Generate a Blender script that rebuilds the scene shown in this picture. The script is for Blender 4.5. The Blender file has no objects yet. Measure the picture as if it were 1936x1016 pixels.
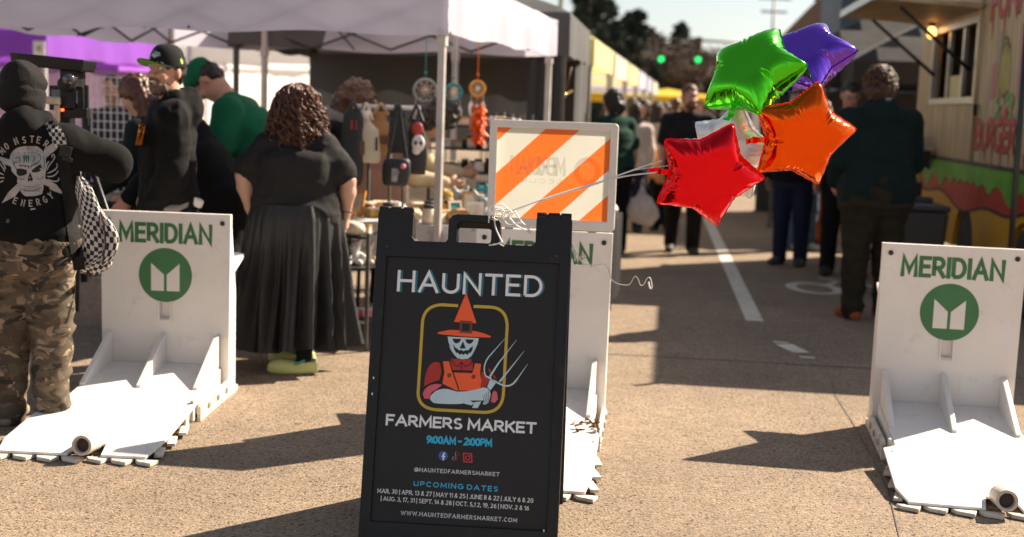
import bpy, bmesh, math, random
import numpy as np
from mathutils import Vector, Matrix
from mathutils.geometry import tessellate_polygon
from mathutils.bvhtree import BVHTree

# ------------------------------------------------------------------ camera, world, sun, exposure
S = bpy.context.scene
COL = S.collection
FPX, CAM_H, PITCH, ROLL = 2400.0, 1.5, math.radians(7.24), math.radians(2.0)
cd = bpy.data.cameras.new('camera'); cam = bpy.data.objects.new('camera', cd); COL.objects.link(cam)
cd.sensor_width = 36; cd.lens = FPX / 1936 * 36; cd.clip_end = 2000; cd.clip_start = .05
CAMM = Matrix.Rotation(math.pi / 2 - PITCH, 3, 'X') @ Matrix.Rotation(ROLL, 3, 'Z')
cam.matrix_world = Matrix.Translation((0, 0, CAM_H)) @ CAMM.to_4x4()
cd.dof.use_dof = True; cd.dof.focus_distance = 4.75; cd.dof.aperture_fstop = 1.9
S.camera = cam
SUN_EL = 38.0; SUN_AZ = math.degrees(math.atan2(.84, .545))      # azimuth from +Y towards +X
se, sa = math.radians(SUN_EL), math.radians(SUN_AZ)
SUND = Vector((math.sin(sa) * math.cos(se), math.cos(sa) * math.cos(se), math.sin(se)))
w = bpy.data.worlds.new('World'); S.world = w; w.use_nodes = True
sky = w.node_tree.nodes.new('ShaderNodeTexSky'); sky.sky_type = 'NISHITA'; sky.sun_disc = False
sky.sun_elevation = se; sky.sun_rotation = sa; sky.air_density = 1.0; sky.dust_density = .8; sky.ozone_density = .6
bg = w.node_tree.nodes['Background']; hsv = w.node_tree.nodes.new('ShaderNodeHueSaturation'); hsv.inputs['Saturation'].default_value = .55; w.node_tree.links.new(sky.outputs[0], hsv.inputs['Color']); w.node_tree.links.new(hsv.outputs[0], bg.inputs[0]); bg.inputs[1].default_value = .05
sl = bpy.data.lights.new('sun', 'SUN'); sl.energy = 5; sl.angle = math.radians(.53); sl.color = (1, .87, .69)
so = bpy.data.objects.new('sun', sl); COL.objects.link(so); so.rotation_euler = (-SUND).to_track_quat('-Z', 'Y').to_euler(); so.location = (10, 8, 20)
S.view_settings.view_transform = 'Standard'; S.view_settings.look = 'None'; S.view_settings.gamma = 1; S.view_settings.exposure = 1.38
S.render.engine = 'CYCLES'
S.cycles.use_denoising = True; S.cycles.max_bounces = 8; S.cycles.sample_clamp_indirect = 8

def at(px, py, Y):
    """point at depth Y (metres) that the photo shows at pixel px, py"""
    d = CAMM @ Vector(((px - 968) / FPX, -(py - 508) / FPX, -1)); return Vector((0, 0, CAM_H)) + d * (Y / d.y)
def gp(px, py, z=0):
    d = CAMM @ Vector(((px - 968) / FPX, -(py - 508) / FPX, -1)); return Vector((0, 0, CAM_H)) + d * ((z - CAM_H) / d.z)

# ------------------------------------------------------------------ materials
MATS = {}
def mat(name, col, rough=.6, metal=0, var=.12, vscale=6, bump=0, bscale=60, spec=.5, coat=0, trans=0, sheen=0, emit=None, emits=0, dirt=None, dscale=3, damt=.5, alpha=1):
    if name in MATS: return MATS[name]
    m = bpy.data.materials.new(name); MATS[name] = m; m.use_nodes = True
    nt = m.node_tree; N = nt.nodes; L = nt.links; b = N['Principled BSDF']
    b.inputs['Roughness'].default_value = rough; b.inputs['Metallic'].default_value = metal
    b.inputs['Specular IOR Level'].default_value = spec; b.inputs['Coat Weight'].default_value = coat; b.inputs['Coat Roughness'].default_value = .08
    b.inputs['Sheen Weight'].default_value = sheen
    tc = N.new('ShaderNodeTexCoord'); c = None
    rgb = N.new('ShaderNodeRGB'); rgb.outputs[0].default_value = (*col, 1); out = rgb.outputs[0]
    if var:
        n = N.new('ShaderNodeTexNoise'); n.inputs['Scale'].default_value = vscale; n.inputs['Detail'].default_value = 5
        L.new(tc.outputs['Object'], n.inputs['Vector'])
        mr = N.new('ShaderNodeMapRange'); mr.inputs[1].default_value = .3; mr.inputs[2].default_value = .7; mr.inputs[3].default_value = 1 - var; mr.inputs[4].default_value = 1 + var
        L.new(n.outputs[0], mr.inputs[0])
        hs = N.new('ShaderNodeHueSaturation'); L.new(out, hs.inputs['Color']); L.new(mr.outputs[0], hs.inputs['Value']); out = hs.outputs[0]
        mr2 = N.new('ShaderNodeMapRange'); mr2.inputs[1].default_value = .3; mr2.inputs[2].default_value = .7; mr2.inputs[3].default_value = max(0, rough - .08); mr2.inputs[4].default_value = min(1, rough + .08)
        L.new(n.outputs[0], mr2.inputs[0]); L.new(mr2.outputs[0], b.inputs['Roughness'])
    if dirt:
        n = N.new('ShaderNodeTexNoise'); n.inputs['Scale'].default_value = dscale; n.inputs['Detail'].default_value = 8; n.inputs['Roughness'].default_value = .7
        L.new(tc.outputs['Object'], n.inputs['Vector'])
        mr = N.new('ShaderNodeMapRange'); mr.inputs[1].default_value = .56; mr.inputs[2].default_value = .72; mr.inputs[4].default_value = damt; L.new(n.outputs[0], mr.inputs[0])
        mx = N.new('ShaderNodeMix'); mx.data_type = 'RGBA'; L.new(mr.outputs[0], mx.inputs[0]); L.new(out, mx.inputs[6]); mx.inputs[7].default_value = (*dirt, 1); out = mx.outputs[2]
    L.new(out, b.inputs['Base Color'])
    if bump:
        n = N.new('ShaderNodeTexNoise'); n.inputs['Scale'].default_value = bscale; n.inputs['Detail'].default_value = 3; L.new(tc.outputs['Object'], n.inputs['Vector'])
        bp = N.new('ShaderNodeBump'); bp.inputs['Strength'].default_value = bump; bp.inputs['Distance'].default_value = .01; L.new(n.outputs[0], bp.inputs['Height']); L.new(bp.outputs[0], b.inputs['Normal'])
    if alpha < 1: b.inputs['Alpha'].default_value = alpha
    if emit: b.inputs['Emission Color'].default_value = (*emit, 1); b.inputs['Emission Strength'].default_value = emits
    if trans:
        t = N.new('ShaderNodeBsdfTranslucent'); L.new(out, t.inputs[0]); ms = N.new('ShaderNodeMixShader'); ms.inputs[0].default_value = trans
        L.new(b.outputs[0], ms.inputs[1]); L.new(t.outputs[0], ms.inputs[2]); L.new(ms.outputs[0], N['Material Output'].inputs[0])
    m.diffuse_color = (*col, 1)
    return m
def fab(name, col, rough=.92, var=.18, bump=.25, bscale=220, **k): return mat(name, col, rough, var=var, bump=bump, bscale=bscale, spec=.2, **k)
def srgb(r, g, b): return tuple(((c / 255) / 12.92 if c / 255 <= .04045 else ((c / 255 + .055) / 1.055) ** 2.4) for c in (r, g, b))

# ------------------------------------------------------------------ mesh builder
class MB:
    def __init__(s): s.v = []; s.f = []; s.mi = []; s.sm = []; s.uv = {}
    def add(s, vs, fs, m=0, smooth=False, uvs=None):
        o = len(s.v); s.v += [tuple(v) for v in vs]
        for i, f in enumerate(fs):
            if uvs is not None: s.uv[len(s.f)] = [uvs[k] for k in f]
            s.f.append(tuple(o + k for k in f)); s.mi.append(m); s.sm.append(smooth)
    def box(s, c, d, R=None, m=0, taper=1.0):
        x, y, z = (k / 2 for k in d); vs = [(-x, -y, -z), (x, -y, -z), (x, y, -z), (-x, y, -z), (-x * taper, -y * taper, z), (x * taper, -y * taper, z), (x * taper, y * taper, z), (-x * taper, y * taper, z)]
        vs = [(R @ Vector(v) if R else Vector(v)) + Vector(c) for v in vs]
        s.add(vs, [(3, 2, 1, 0), (4, 5, 6, 7), (0, 1, 5, 4), (1, 2, 6, 5), (2, 3, 7, 6), (3, 0, 4, 7)], m)
    def tube(s, pts, r, n=8, m=0, closed=False, smooth=True, flat=1.0):
        P = [Vector(p) for p in pts]; k = len(P); rr = r if hasattr(r, '__len__') else [r] * k
        vs = []; T0 = None; up = None
        for i in range(k):
            a = P[i - 1] if (i > 0 or closed) else P[i]; b = P[(i + 1) % k] if (i < k - 1 or closed) else P[i]
            t = (b - a); t = t.normalized() if t.length > 1e-9 else Vector((0, 0, 1))
            if up is None: up = t.orthogonal().normalized()
            else:
                up = up - t * up.dot(t); up = up.normalized() if up.length > 1e-6 else t.orthogonal().normalized()
            sd = t.cross(up)
            for j in range(n):
                g = 2 * math.pi * j / n; vs.append(P[i] + (up * math.cos(g) + sd * math.sin(g) * flat) * rr[i])
        fs = []
        for i in range(k if closed else k - 1):
            for j in range(n):
                a = i * n; b = ((i + 1) % k) * n; fs.append((a + j, a + (j + 1) % n, b + (j + 1) % n, b + j))
        if not closed: fs += [tuple(range(n - 1, -1, -1)), tuple((k - 1) * n + j for j in range(n))]
        s.add(vs, fs, m, smooth)
    def lathe(s, prof, n=20, c=(0, 0, 0), R=None, m=0, smooth=True):
        vs = []
        for r, z in prof:
            for j in range(n):
                g = 2 * math.pi * j / n; v = Vector((r * math.cos(g), r * math.sin(g), z)); vs.append((R @ v if R else v) + Vector(c))
        fs = []
        for i in range(len(prof) - 1):
            for j in range(n): fs.append((i * n + j, i * n + (j + 1) % n, (i + 1) * n + (j + 1) % n, (i + 1) * n + j))
        fs += [tuple(range(n - 1, -1, -1)), tuple((len(prof) - 1) * n + j for j in range(n))]
        s.add(vs, fs, m, smooth)
    def ball(s, c, r, m=0, nu=12, nv=8, R=None):
        r = r if hasattr(r, '__len__') else (r, r, r); vs = []; fs = []
        for i in range(nv + 1):
            for j in range(nu):
                a = math.pi * i / nv; g = 2 * math.pi * j / nu; v = Vector((r[0] * math.sin(a) * math.cos(g), r[1] * math.sin(a) * math.sin(g), r[2] * math.cos(a))); vs.append((R @ v if R else v) + Vector(c))
        for i in range(nv):
            for j in range(nu): fs.append((i * nu + j, (i + 1) * nu + j, (i + 1) * nu + (j + 1) % nu, i * nu + (j + 1) % nu))
        s.add(vs, fs, m, True)
    def prism(s, loops, fn0, fn1, m=0, sidem=None):
        """polygon (first loop outer, others holes) between two maps of the plane into space"""
        if not hasattr(loops[0][0], '__len__'): loops = [loops]
        flat = [p for l in loops for p in l]
        tri = tessellate_polygon([[Vector((p[0], p[1], 0)) for p in l] for l in loops]); n = len(flat)
        area = lambda t: (flat[t[1]][0] - flat[t[0]][0]) * (flat[t[2]][1] - flat[t[0]][1]) - (flat[t[2]][0] - flat[t[0]][0]) * (flat[t[1]][1] - flat[t[0]][1])
        tri = [t if area(t) > 0 else (t[0], t[2], t[1]) for t in tri]
        vs = [fn0(*p) for p in flat] + [fn1(*p) for p in flat]
        if len(loops) == 1:
            ar = sum(flat[i][0] * flat[(i + 1) % n][1] - flat[(i + 1) % n][0] * flat[i][1] for i in range(n)); o = range(n) if ar > 0 else range(n - 1, -1, -1)
            o = list(o); caps = [tuple(reversed(o)), tuple(i + n for i in o)]
            s.add(vs, caps, m)
            b = len(s.v) - 2 * n; sides = []
            for i in range(n):
                a, c = o[i], o[(i + 1) % n]; s.f.append((b + a, b + c, b + c + n, b + a + n)); s.mi.append(m if sidem is None else sidem); s.sm.append(False)
            return
        fs = [(t[2], t[1], t[0]) for t in tri] + [(t[0] + n, t[1] + n, t[2] + n) for t in tri]
        o = 0
        for li, l in enumerate(loops):
            k = len(l); ar = sum(l[i][0] * l[(i + 1) % k][1] - l[(i + 1) % k][0] * l[i][1] for i in range(k)); ccw = ar > 0
            for i in range(k):
                a, b = o + i, o + (i + 1) % k
                if ccw == (li > 0): a, b = b, a
                fs.append((a, b, b + n, a + n))
            o += k
        s.add(vs, fs, m)
    def flat(s, poly, fn, m=0):
        n = len(poly); ar = sum(poly[i][0] * poly[(i + 1) % n][1] - poly[(i + 1) % n][0] * poly[i][1] for i in range(n))
        if ar < 0: poly = poly[::-1]
        s.add([fn(*p) for p in poly], [tuple(range(n))], m)
    def ribbon(s, pts, wd, fn, m=0, closed=False):
        P = [Vector((p[0], p[1])) for p in pts]; k = len(P); L = []; Rr = []
        wf = wd if hasattr(wd, '__len__') else [wd] * k
        for i in range(k):
            a = P[i - 1] if (i > 0 or closed) else None; b = P[(i + 1) % k] if (i < k - 1 or closed) else None
            n1 = n2 = None
            if a is not None and (P[i] - a).length > 1e-9: d = (P[i] - a).normalized(); n1 = Vector((-d.y, d.x))
            if b is not None and (b - P[i]).length > 1e-9: d = (b - P[i]).normalized(); n2 = Vector((-d.y, d.x))
            if n1 is None: n1 = n2
            if n2 is None: n2 = n1
            nn = n1 + n2
            nn = nn.normalized() if nn.length > 1e-4 else n1
            h = wf[i] / 2 / max(.42, nn.dot(n1)); L.append(P[i] + nn * h); Rr.append(P[i] - nn * h)
        vs = [fn(*p) for p in L] + [fn(*p) for p in Rr]; fs = []
        for i in range(k if closed else k - 1):
            j = (i + 1) % k; fs.append((i, k + i, k + j, j))
        s.add(vs, fs, m)
    def build(s, name, mats, parent=None, bevel=0, seg=2, subdiv=0, loc=None, rot=None):
        me = bpy.data.meshes.new(name); me.from_pydata(s.v, [], s.f); ml = mats if isinstance(mats, (list, tuple)) else [mats]
        for m in ml: me.materials.append(m)
        me.polygons.foreach_set('material_index', s.mi); me.polygons.foreach_set('use_smooth', s.sm)
        if s.uv:
            ul = me.uv_layers.new(name='UVMap')
            for p in me.polygons:
                if p.index in s.uv:
                    for k, li in enumerate(p.loop_indices): ul.data[li].uv = s.uv[p.index][k]
        me.update(); o = bpy.data.objects.new(name, me); COL.objects.link(o)
        if parent: o.parent = parent
        if loc is not None: o.location = loc
        if rot is not None: o.rotation_euler = rot
        if bevel:
            b = o.modifiers.new('bevel', 'BEVEL'); b.width = bevel; b.segments = seg; b.limit_method = 'ANGLE'; b.angle_limit = math.radians(40); b.harden_normals = False
        if subdiv:
            b = o.modifiers.new('sub', 'SUBSURF'); b.levels = b.render_levels = subdiv
        return o

def tag(o, label, cat, group=None, kind=None):
    if label: o['label'] = label
    if cat: o['category'] = cat
    if group: o['group'] = group
    if kind: o['kind'] = kind
    return o
def thing(name, label, cat, loc=(0, 0, 0), rz=0, group=None):
    o = bpy.data.objects.new(name, None); COL.objects.link(o); o.location = loc; o.rotation_euler = (0, 0, rz); o.empty_display_size = .1
    return tag(o, label, cat, group)
def dup(o, parent=None):
    c = o.copy(); COL.objects.link(c)
    if parent: c.parent = parent
    for ch in list(o.children): dup(ch, c)
    return c
ID = lambda x, y: Vector((x, y, 0))

# ------------------------------------------------------------------ stroke lettering
def arc(cx, cy, rx, ry, a0, a1, n=9): return [(cx + rx * math.cos(math.radians(a0 + (a1 - a0) * i / n)), cy + ry * math.sin(math.radians(a0 + (a1 - a0) * i / n))) for i in range(n + 1)]
O_ = lambda w: arc(w / 2, .5, w / 2, .5, 90, 450, 22)
GL = {
 'A': (.74, [[(0, 0), (.37, 1), (.74, 0)], [(.13, .33), (.61, .33)]]),
 'B': (.56, [[(0, .53), (0, 0)] + [(.3, 0)] + arc(.3, .27, .26, .27, -90, 90) + [(0, .54)], [(0, .54), (0, 1), (.27, 1)] + arc(.27, .77, .22, .23, 90, -90)]),
 'C': (.66, [arc(.4, .5, .4, .5, 50, 310, 16)]), 'D': (.66, [[(0, 0), (0, 1), (.26, 1)] + arc(.26, .5, .4, .5, 90, -90, 14) + [(0, 0)]]),
 'E': (.5, [[(.5, 1), (0, 1), (0, 0), (.5, 0)], [(0, .52), (.44, .52)]]), 'F': (.5, [[(.5, 1), (0, 1), (0, 0)], [(0, .5), (.42, .5)]]),
 'G': (.72, [arc(.4, .5, .4, .5, 48, 330, 16) + [(.74, .46), (.44, .46)]]), 'H': (.64, [[(0, 0), (0, 1)], [(.64, 0), (.64, 1)], [(0, .52), (.64, .52)]]),
 'I': (.0, [[(0, 0), (0, 1)]]), 'J': (.36, [[(.36, 1), (.36, .25)] + arc(.16, .22, .2, .22, 0, -150, 8)]),
 'K': (.58, [[(0, 0), (0, 1)], [(.56, 1), (.02, .42)], [(.2, .6), (.58, 0)]]), 'L': (.46, [[(0, 1), (0, 0), (.46, 0)]]),
 'M': (.8, [[(0, 0), (.03, 1), (.4, .22), (.77, 1), (.8, 0)]]), 'N': (.66, [[(0, 0), (0, 1), (.66, 0), (.66, 1)]]), 'O': (.78, [O_(.78)]),
 'P': (.54, [[(0, 0), (0, 1), (.28, 1)] + arc(.28, .73, .26, .27, 90, -90) + [(0, .46)]]), 'R': (.58, [[(0, 0), (0, 1), (.28, 1)] + arc(.28, .73, .26, .27, 90, -90) + [(0, .46)], [(.26, .46), (.58, 0)]]),
 'S': (.52, [arc(.27, .75, .24, .25, 35, 270, 10) + arc(.26, .25, .26, .25, 90, -145, 10)]), 'T': (.62, [[(0, 1), (.62, 1)], [(.31, 1), (.31, 0)]]),
 'U': (.62, [[(0, 1), (0, .31)] + arc(.31, .31, .31, .31, 180, 360, 10) + [(.62, 1)]]), 'V': (.68, [[(0, 1), (.34, 0), (.68, 1)]]),
 'W': (1.0, [[(0, 1), (.25, 0), (.5, .95), (.75, 0), (1, 1)]]), 'X': (.62, [[(0, 0), (.62, 1)], [(0, 1), (.62, 0)]]), 'Y': (.64, [[(0, 1), (.32, .46), (.64, 1)], [(.32, .46), (.32, 0)]]),
 'Z': (.58, [[(0, 1), (.58, 1), (0, 0), (.58, 0)]]),
 '0': (.54, [O_(.54)]), '1': (.2, [[(0, .8), (.2, 1), (.2, 0)]]), '2': (.5, [arc(.25, .74, .24, .26, 165, -20, 9) + [(0, 0), (.5, 0)]]),
 '3': (.48, [arc(.23, .76, .22, .24, 150, -90, 9), arc(.22, .26, .26, .26, 90, -150, 9)]), '4': (.56, [[(.4, 0), (.4, 1), (0, .28), (.56, .28)]]),
 '5': (.48, [[(.44, 1), (.08, 1), (.05, .56)] + arc(.22, .31, .26, .3, 110, -145, 10)]), '6': (.52, [arc(.26, .3, .26, .3, 0, 360, 14), [(.03, .42), (.1, .75), (.4, 1)]]),
 '7': (.48, [[(0, 1), (.48, 1), (.16, 0)]]), '8': (.5, [arc(.25, .76, .21, .24, 0, 360, 12), arc(.25, .27, .25, .27, 0, 360, 12)]), '9': (.52, [arc(.26, .7, .26, .3, 0, 360, 14), [(.49, .58), (.42, .25), (.12, 0)]]),
 '.': (.0, [[(0, 0), (0, .13)]]), ',': (.03, [[(.03, .12), (-.04, -.15)]]), '|': (.0, [[(0, -.2), (0, 1.1)]]), '-': (.34, [[(0, .45), (.34, .45)]]), ':': (0, [[(0, .08), (0, .24)], [(0, .58), (0, .74)]]),
 '&': (.62, [[(.62, 0), (.14, .7)] + arc(.27, .82, .16, .18, 200, -60, 9) + [(.02, .36)] + arc(.24, .25, .24, .25, 155, 330, 8) + [(.6, .45)]]),
 '@': (.95, [arc(.48, .45, .47, .55, -50, 290, 18), arc(.46, .45, .2, .25, 0, 360, 12), [(.68, .7), (.68, .25), (.85, .25), (.94, .5)]]),
}
SERIFS = set('HINMRFPKTUVWAYBDE')
def lettering(mb, text, fn, x0, y0, x1, h, wt, m=0, gap=.2, serif=False, dz=.00012, track=None):
    """strokes between x0 and x1 on a baseline y0 of the plane mapped by fn(x, y, layer)"""
    tot = 0; lay = []
    for ch in text:
        if ch == ' ': tot += .32; continue
        g = GL[ch]; lay.append((tot, g, ch)); tot += g[0] + gap + wt * .5
    tot -= gap + wt * .5; full = tot + wt
    sx = (x1 - x0) / full; li = 0
    for off, g, ch in lay:
        for st in g[1]:
            li += 1; wd = wt * h
            pts = [(x0 + (off + wt / 2 + px) * sx, y0 + (wt / 2 + py * (1 - wt)) * h) for px, py in st]
            # butt ends of verticals reach full cap height
            P = [list(p) for p in pts]
            for e, q in ((0, 1), (-1, -2)):
                if len(P) > 1 and len(st) < 6:
                    d = Vector((P[e][0] - P[q][0], P[e][1] - P[q][1])); d = d.normalized() * wd / 2 if d.length > 0 else d; P[e][0] += d.x; P[e][1] += d.y
            mb.ribbon(P, wd, lambda x, y, k=li: fn(x, y, (k % 7) * dz), m)
            if serif and ch in SERIFS:
                for (px, py) in (st[0], st[-1]):
                    if py in (0, 1) :
                        cx = x0 + (off + wt / 2 + px) * sx; cy = y0 + (wt / 2 + py * (1 - wt)) * h; sw = .11 * h
                        mb.ribbon([(cx - sw, cy), (cx + sw, cy)], wd * .7, lambda x, y: fn(x, y, 7 * dz + .00005), m)

# ------------------------------------------------------------------ implicit surfaces for bodies and clothes
def vnoise(P, sc, seed=0):
    P = np.asarray(P, float) * np.asarray(sc, float) + seed * 17.13; I = np.floor(P).astype(np.int64); f = P - I; f = f * f * (3 - 2 * f); r = 0
    for dx in (0, 1):
        for dy in (0, 1):
            for dz in (0, 1):
                a = (I[:, 0] + dx) * 73856093 ^ (I[:, 1] + dy) * 19349663 ^ (I[:, 2] + dz) * 83492791
                a = (a ^ (a >> 13)) * 1274126177 & 0x7fffffff; a = (a ^ (a >> 16)) & 0xffff
                r = r + (a / 65535.0) * (f[:, 0] if dx else 1 - f[:, 0]) * (f[:, 1] if dy else 1 - f[:, 1]) * (f[:, 2] if dz else 1 - f[:, 2])
    return r
V3 = lambda *a: np.array(a, float)
def pr_bounds(p):
    t = p[0]
    if t == 'c': a, b, ra, rb = p[1:5]; r = max(ra, rb); return np.minimum(a, b) - r, np.maximum(a, b) + r
    if t == 'e': c, rad = p[1:3]; r = max(rad); return c - r, c + r
    if t == 'l':
        q = np.array(p[1]); r = max(max(p[2]), max(p[3])); return q.min(0) - r, q.max(0) + r
def pr_eval(p, X):
    t = p[0]
    if t == 'c':
        a, b, ra, rb = p[1:5]; ba = b - a; u = np.clip(((X - a) @ ba) / max(ba @ ba, 1e-9), 0, 1)
        return np.linalg.norm(X - a - u[:, None] * ba, axis=1) - (ra + (rb - ra) * u)
    if t == 'e':
        c, rad = p[1:3]; R = p[3] if len(p) > 3 and p[3] is not None else None; q = X - c
        if R is not None: q = q @ R
        rad = np.array(rad); k0 = np.linalg.norm(q / rad, axis=1); k1 = np.linalg.norm(q / rad ** 2, axis=1); return k0 * (k0 - 1) / np.maximum(k1, 1e-6)
    if t == 'l':
        pts, rx, ry, ax = p[1:5]; D = None
        for i in range(len(pts) - 1):
            a, b = np.array(pts[i]), np.array(pts[i + 1]); ba = b - a; L2 = max(ba @ ba, 1e-9); u = np.clip(((X - a) @ ba) / L2, 0, 1); o = X - a - u[:, None] * ba
            dr = ba / math.sqrt(L2); A = ax - dr * (ax @ dr); A /= np.linalg.norm(A); B = np.cross(dr, A)
            RX = rx[i] + (rx[i + 1] - rx[i]) * u; RY = ry[i] + (ry[i + 1] - ry[i]) * u; mn = np.minimum(RX, RY)
            x_, y_, z_ = np.abs(o @ A) / RX, np.abs(o @ B) / RY, (o @ dr) / (mn * .6)
            k = np.sqrt((x_ ** 2.5 + y_ ** 2.5) ** .8 + z_ ** 2); d = (k - 1) * mn
            D = d if D is None else np.minimum(D, d)
        return D
def sdf_mesh(prims, h=.014, k=.03):
    lo = np.min([pr_bounds(p)[0] for p in prims], 0) - 3 * h; hi = np.max([pr_bounds(p)[1] for p in prims], 0) + 3 * h
    n = np.ceil((hi - lo) / h).astype(int) + 1; F = np.full(n, 1.0); ax = [lo[i] + h * np.arange(n[i]) for i in range(3)]
    for p in prims:
        kk = k; op = 1
        for e in p[1:]:
            if isinstance(e, dict): kk = e.get('k', kk); op = e.get('op', 1)
        a, b = pr_bounds(p); i0 = np.clip(np.floor((a - kk * 1.5 - 2 * h - lo) / h).astype(int), 0, n); i1 = np.clip(np.ceil((b + kk * 1.5 + 2 * h - lo) / h).astype(int) + 1, 0, n)
        g = np.meshgrid(ax[0][i0[0]:i1[0]], ax[1][i0[1]:i1[1]], ax[2][i0[2]:i1[2]], indexing='ij'); X = np.stack([q.ravel() for q in g], 1)
        q = tuple(e for e in p if not isinstance(e, dict)); d = pr_eval(q, X).reshape(g[0].shape); sl = tuple(slice(i0[i], i1[i]) for i in range(3)); f = F[sl]
        if op == 1: hh = np.maximum(kk - np.abs(f - d), 0) / kk; F[sl] = np.minimum(f, d) - hh * hh * kk * .25
        else: d = -d; hh = np.maximum(kk - np.abs(f - d), 0) / kk; F[sl] = np.maximum(f, d) + hh * hh * kk * .25
    sg = F < 0; c = [sg[i:n[0] - 1 + i, j:n[1] - 1 + j, l:n[2] - 1 + l] for i in (0, 1) for j in (0, 1) for l in (0, 1)]
    s = sum(x.astype(np.int8) for x in c); act = (s > 0) & (s < 8); idx = -np.ones(act.shape, int); idx[act] = np.arange(act.sum()); I = np.argwhere(act)
    acc = np.zeros((len(I), 3)); cnt = np.zeros(len(I)); co = [(i, j, l) for i in (0, 1) for j in (0, 1) for l in (0, 1)]
    for a in range(8):
        for b in range(a + 1, 8):
            A, B = np.array(co[a]), np.array(co[b])
            if np.abs(A - B).sum() != 1: continue
            fa = F[tuple((I + A).T)]; fb = F[tuple((I + B).T)]; m = (fa < 0) != (fb < 0); t = fa / np.where(m, fa - fb, 1)
            acc += np.where(m[:, None], A + t[:, None] * (B - A), 0); cnt += m
    V = lo + (I + acc / cnt[:, None]) * h; faces = []
    for d in range(3):
        e, g = (d + 1) % 3, (d + 2) % 3; sh = [0, 0, 0]; s0 = [slice(None)] * 3; s1 = [slice(None)] * 3; s0[d] = slice(0, n[d] - 1); s1[d] = slice(1, n[d])
        a, b = sg[tuple(s0)], sg[tuple(s1)]; ch = np.argwhere(a != b)
        ch = ch[(ch[:, e] > 0) & (ch[:, g] > 0) & (ch[:, e] < n[e] - 1) & (ch[:, g] < n[g] - 1)]
        ins = a[tuple(ch.T)]; q = []
        for de, dg in ((-1, -1), (0, -1), (0, 0), (-1, 0)):
            o = ch.copy(); o[:, e] += de; o[:, g] += dg; q.append(idx[tuple(o.T)])
        q = np.stack(q, 1); q[~ins] = q[~ins][:, ::-1]; faces.append(q[(q >= 0).all(1)])
    return V, np.concatenate(faces)
def vnormals(V, Fc):
    a = V[Fc[:, 2]] - V[Fc[:, 0]]; b = V[Fc[:, 3]] - V[Fc[:, 1]]; nn = np.cross(a, b); N = np.zeros_like(V)
    for i in range(4): np.add.at(N, Fc[:, i], nn)
    return N / np.maximum(np.linalg.norm(N, axis=1), 1e-9)[:, None]
def cloth(name, prims, m, parent=None, h=.014, k=.03, fold=0, fsc=(9, 9, 14), seed=0, ridge=True, disp=None, loc=None, rot=None):
    V, Fc = sdf_mesh(prims, h, k)
    if fold or disp:
        N = vnormals(V, Fc); D = 0
        if fold:
            Wp = V + .05 * np.stack([vnoise(V, (5, 5, 5), seed + 3), vnoise(V, (5, 5, 5), seed + 5), vnoise(V, (5, 5, 5), seed + 7)], 1)
            n1 = vnoise(Wp, fsc, seed); n2 = vnoise(Wp, np.array(fsc) * 2.3, seed + 1)
            D = fold * ((1 - np.abs(2 * n1 - 1) ** .8) - .45 + .35 * ((1 - np.abs(2 * n2 - 1)) - .5)) if ridge else fold * (n1 - .5 + .5 * (n2 - .5)) * 2
        if disp: D = D + disp(V)
        V = V + N * np.maximum(np.asarray(D), -.0075)[:, None]
    me = bpy.data.meshes.new(name); me.from_pydata(V.tolist(), [], Fc.tolist())
    for mm in (m if isinstance(m, (list, tuple)) else [m]): me.materials.append(mm)
    me.polygons.foreach_set('use_smooth', [True] * len(me.polygons)); me.update()
    o = bpy.data.objects.new(name, me); COL.objects.link(o)
    if parent: o.parent = parent
    if loc is not None: o.location = loc
    if rot is not None: o.rotation_euler = rot
    return o

# ------------------------------------------------------------------ people
def rotx(a): return np.array([[1, 0, 0], [0, math.cos(a), -math.sin(a)], [0, math.sin(a), math.cos(a)]])
def rotz(a): return np.array([[math.cos(a), -math.sin(a), 0], [math.sin(a), math.cos(a), 0], [0, 0, 1]])
rad = math.radians
skin = lambda n, c: mat('skin_' + n, c, .55, var=.1, vscale=14, spec=.4)
SKIN = skin('fair', (.56, .33, .24)); SKIN2 = skin('tan', (.44, .24, .15)); SKIN3 = skin('ruddy', (.6, .3, .2)); SKIN4 = skin('brown', (.22, .11, .065))
BLACK = fab('black_fleece', (.0065, .0058, .0057)); BLACKC = fab('black_cotton', (.008, .0075, .008)); CHAR = fab('charcoal_cotton', (.018, .018, .021)); DKGREEN = fab('dark_green_knit', (.012, .045, .032))
NAVY = fab('navy_denim', (.014, .018, .045)); JEAN = fab('blue_denim', (.06, .1, .17)); OLIVE = fab('olive_canvas', (.026, .021, .013)); GREEN = fab('green_cotton', (.012, .13, .06))
EYEW = mat('eye_white', (.7, .66, .62), .25, var=0); EYED = mat('eye_dark', (.03, .02, .015), .2, var=0)
HAIRD = mat('hair_dark', (.022, .013, .01), .5, var=.3, vscale=40); HAIRB = mat('hair_brown', (.1, .045, .022), .45, var=.35, vscale=40); HAIRR = mat('hair_auburn', (.09, .026, .012), .45, var=.35, vscale=40)
RUBBER = mat('shoe_rubber', (.03, .028, .027), .7); SHOEW = mat('shoe_white', (.55, .5, .44), .6); BEARD = mat('beard_grey', (.17, .11, .08), .8, var=.5, vscale=90)

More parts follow.
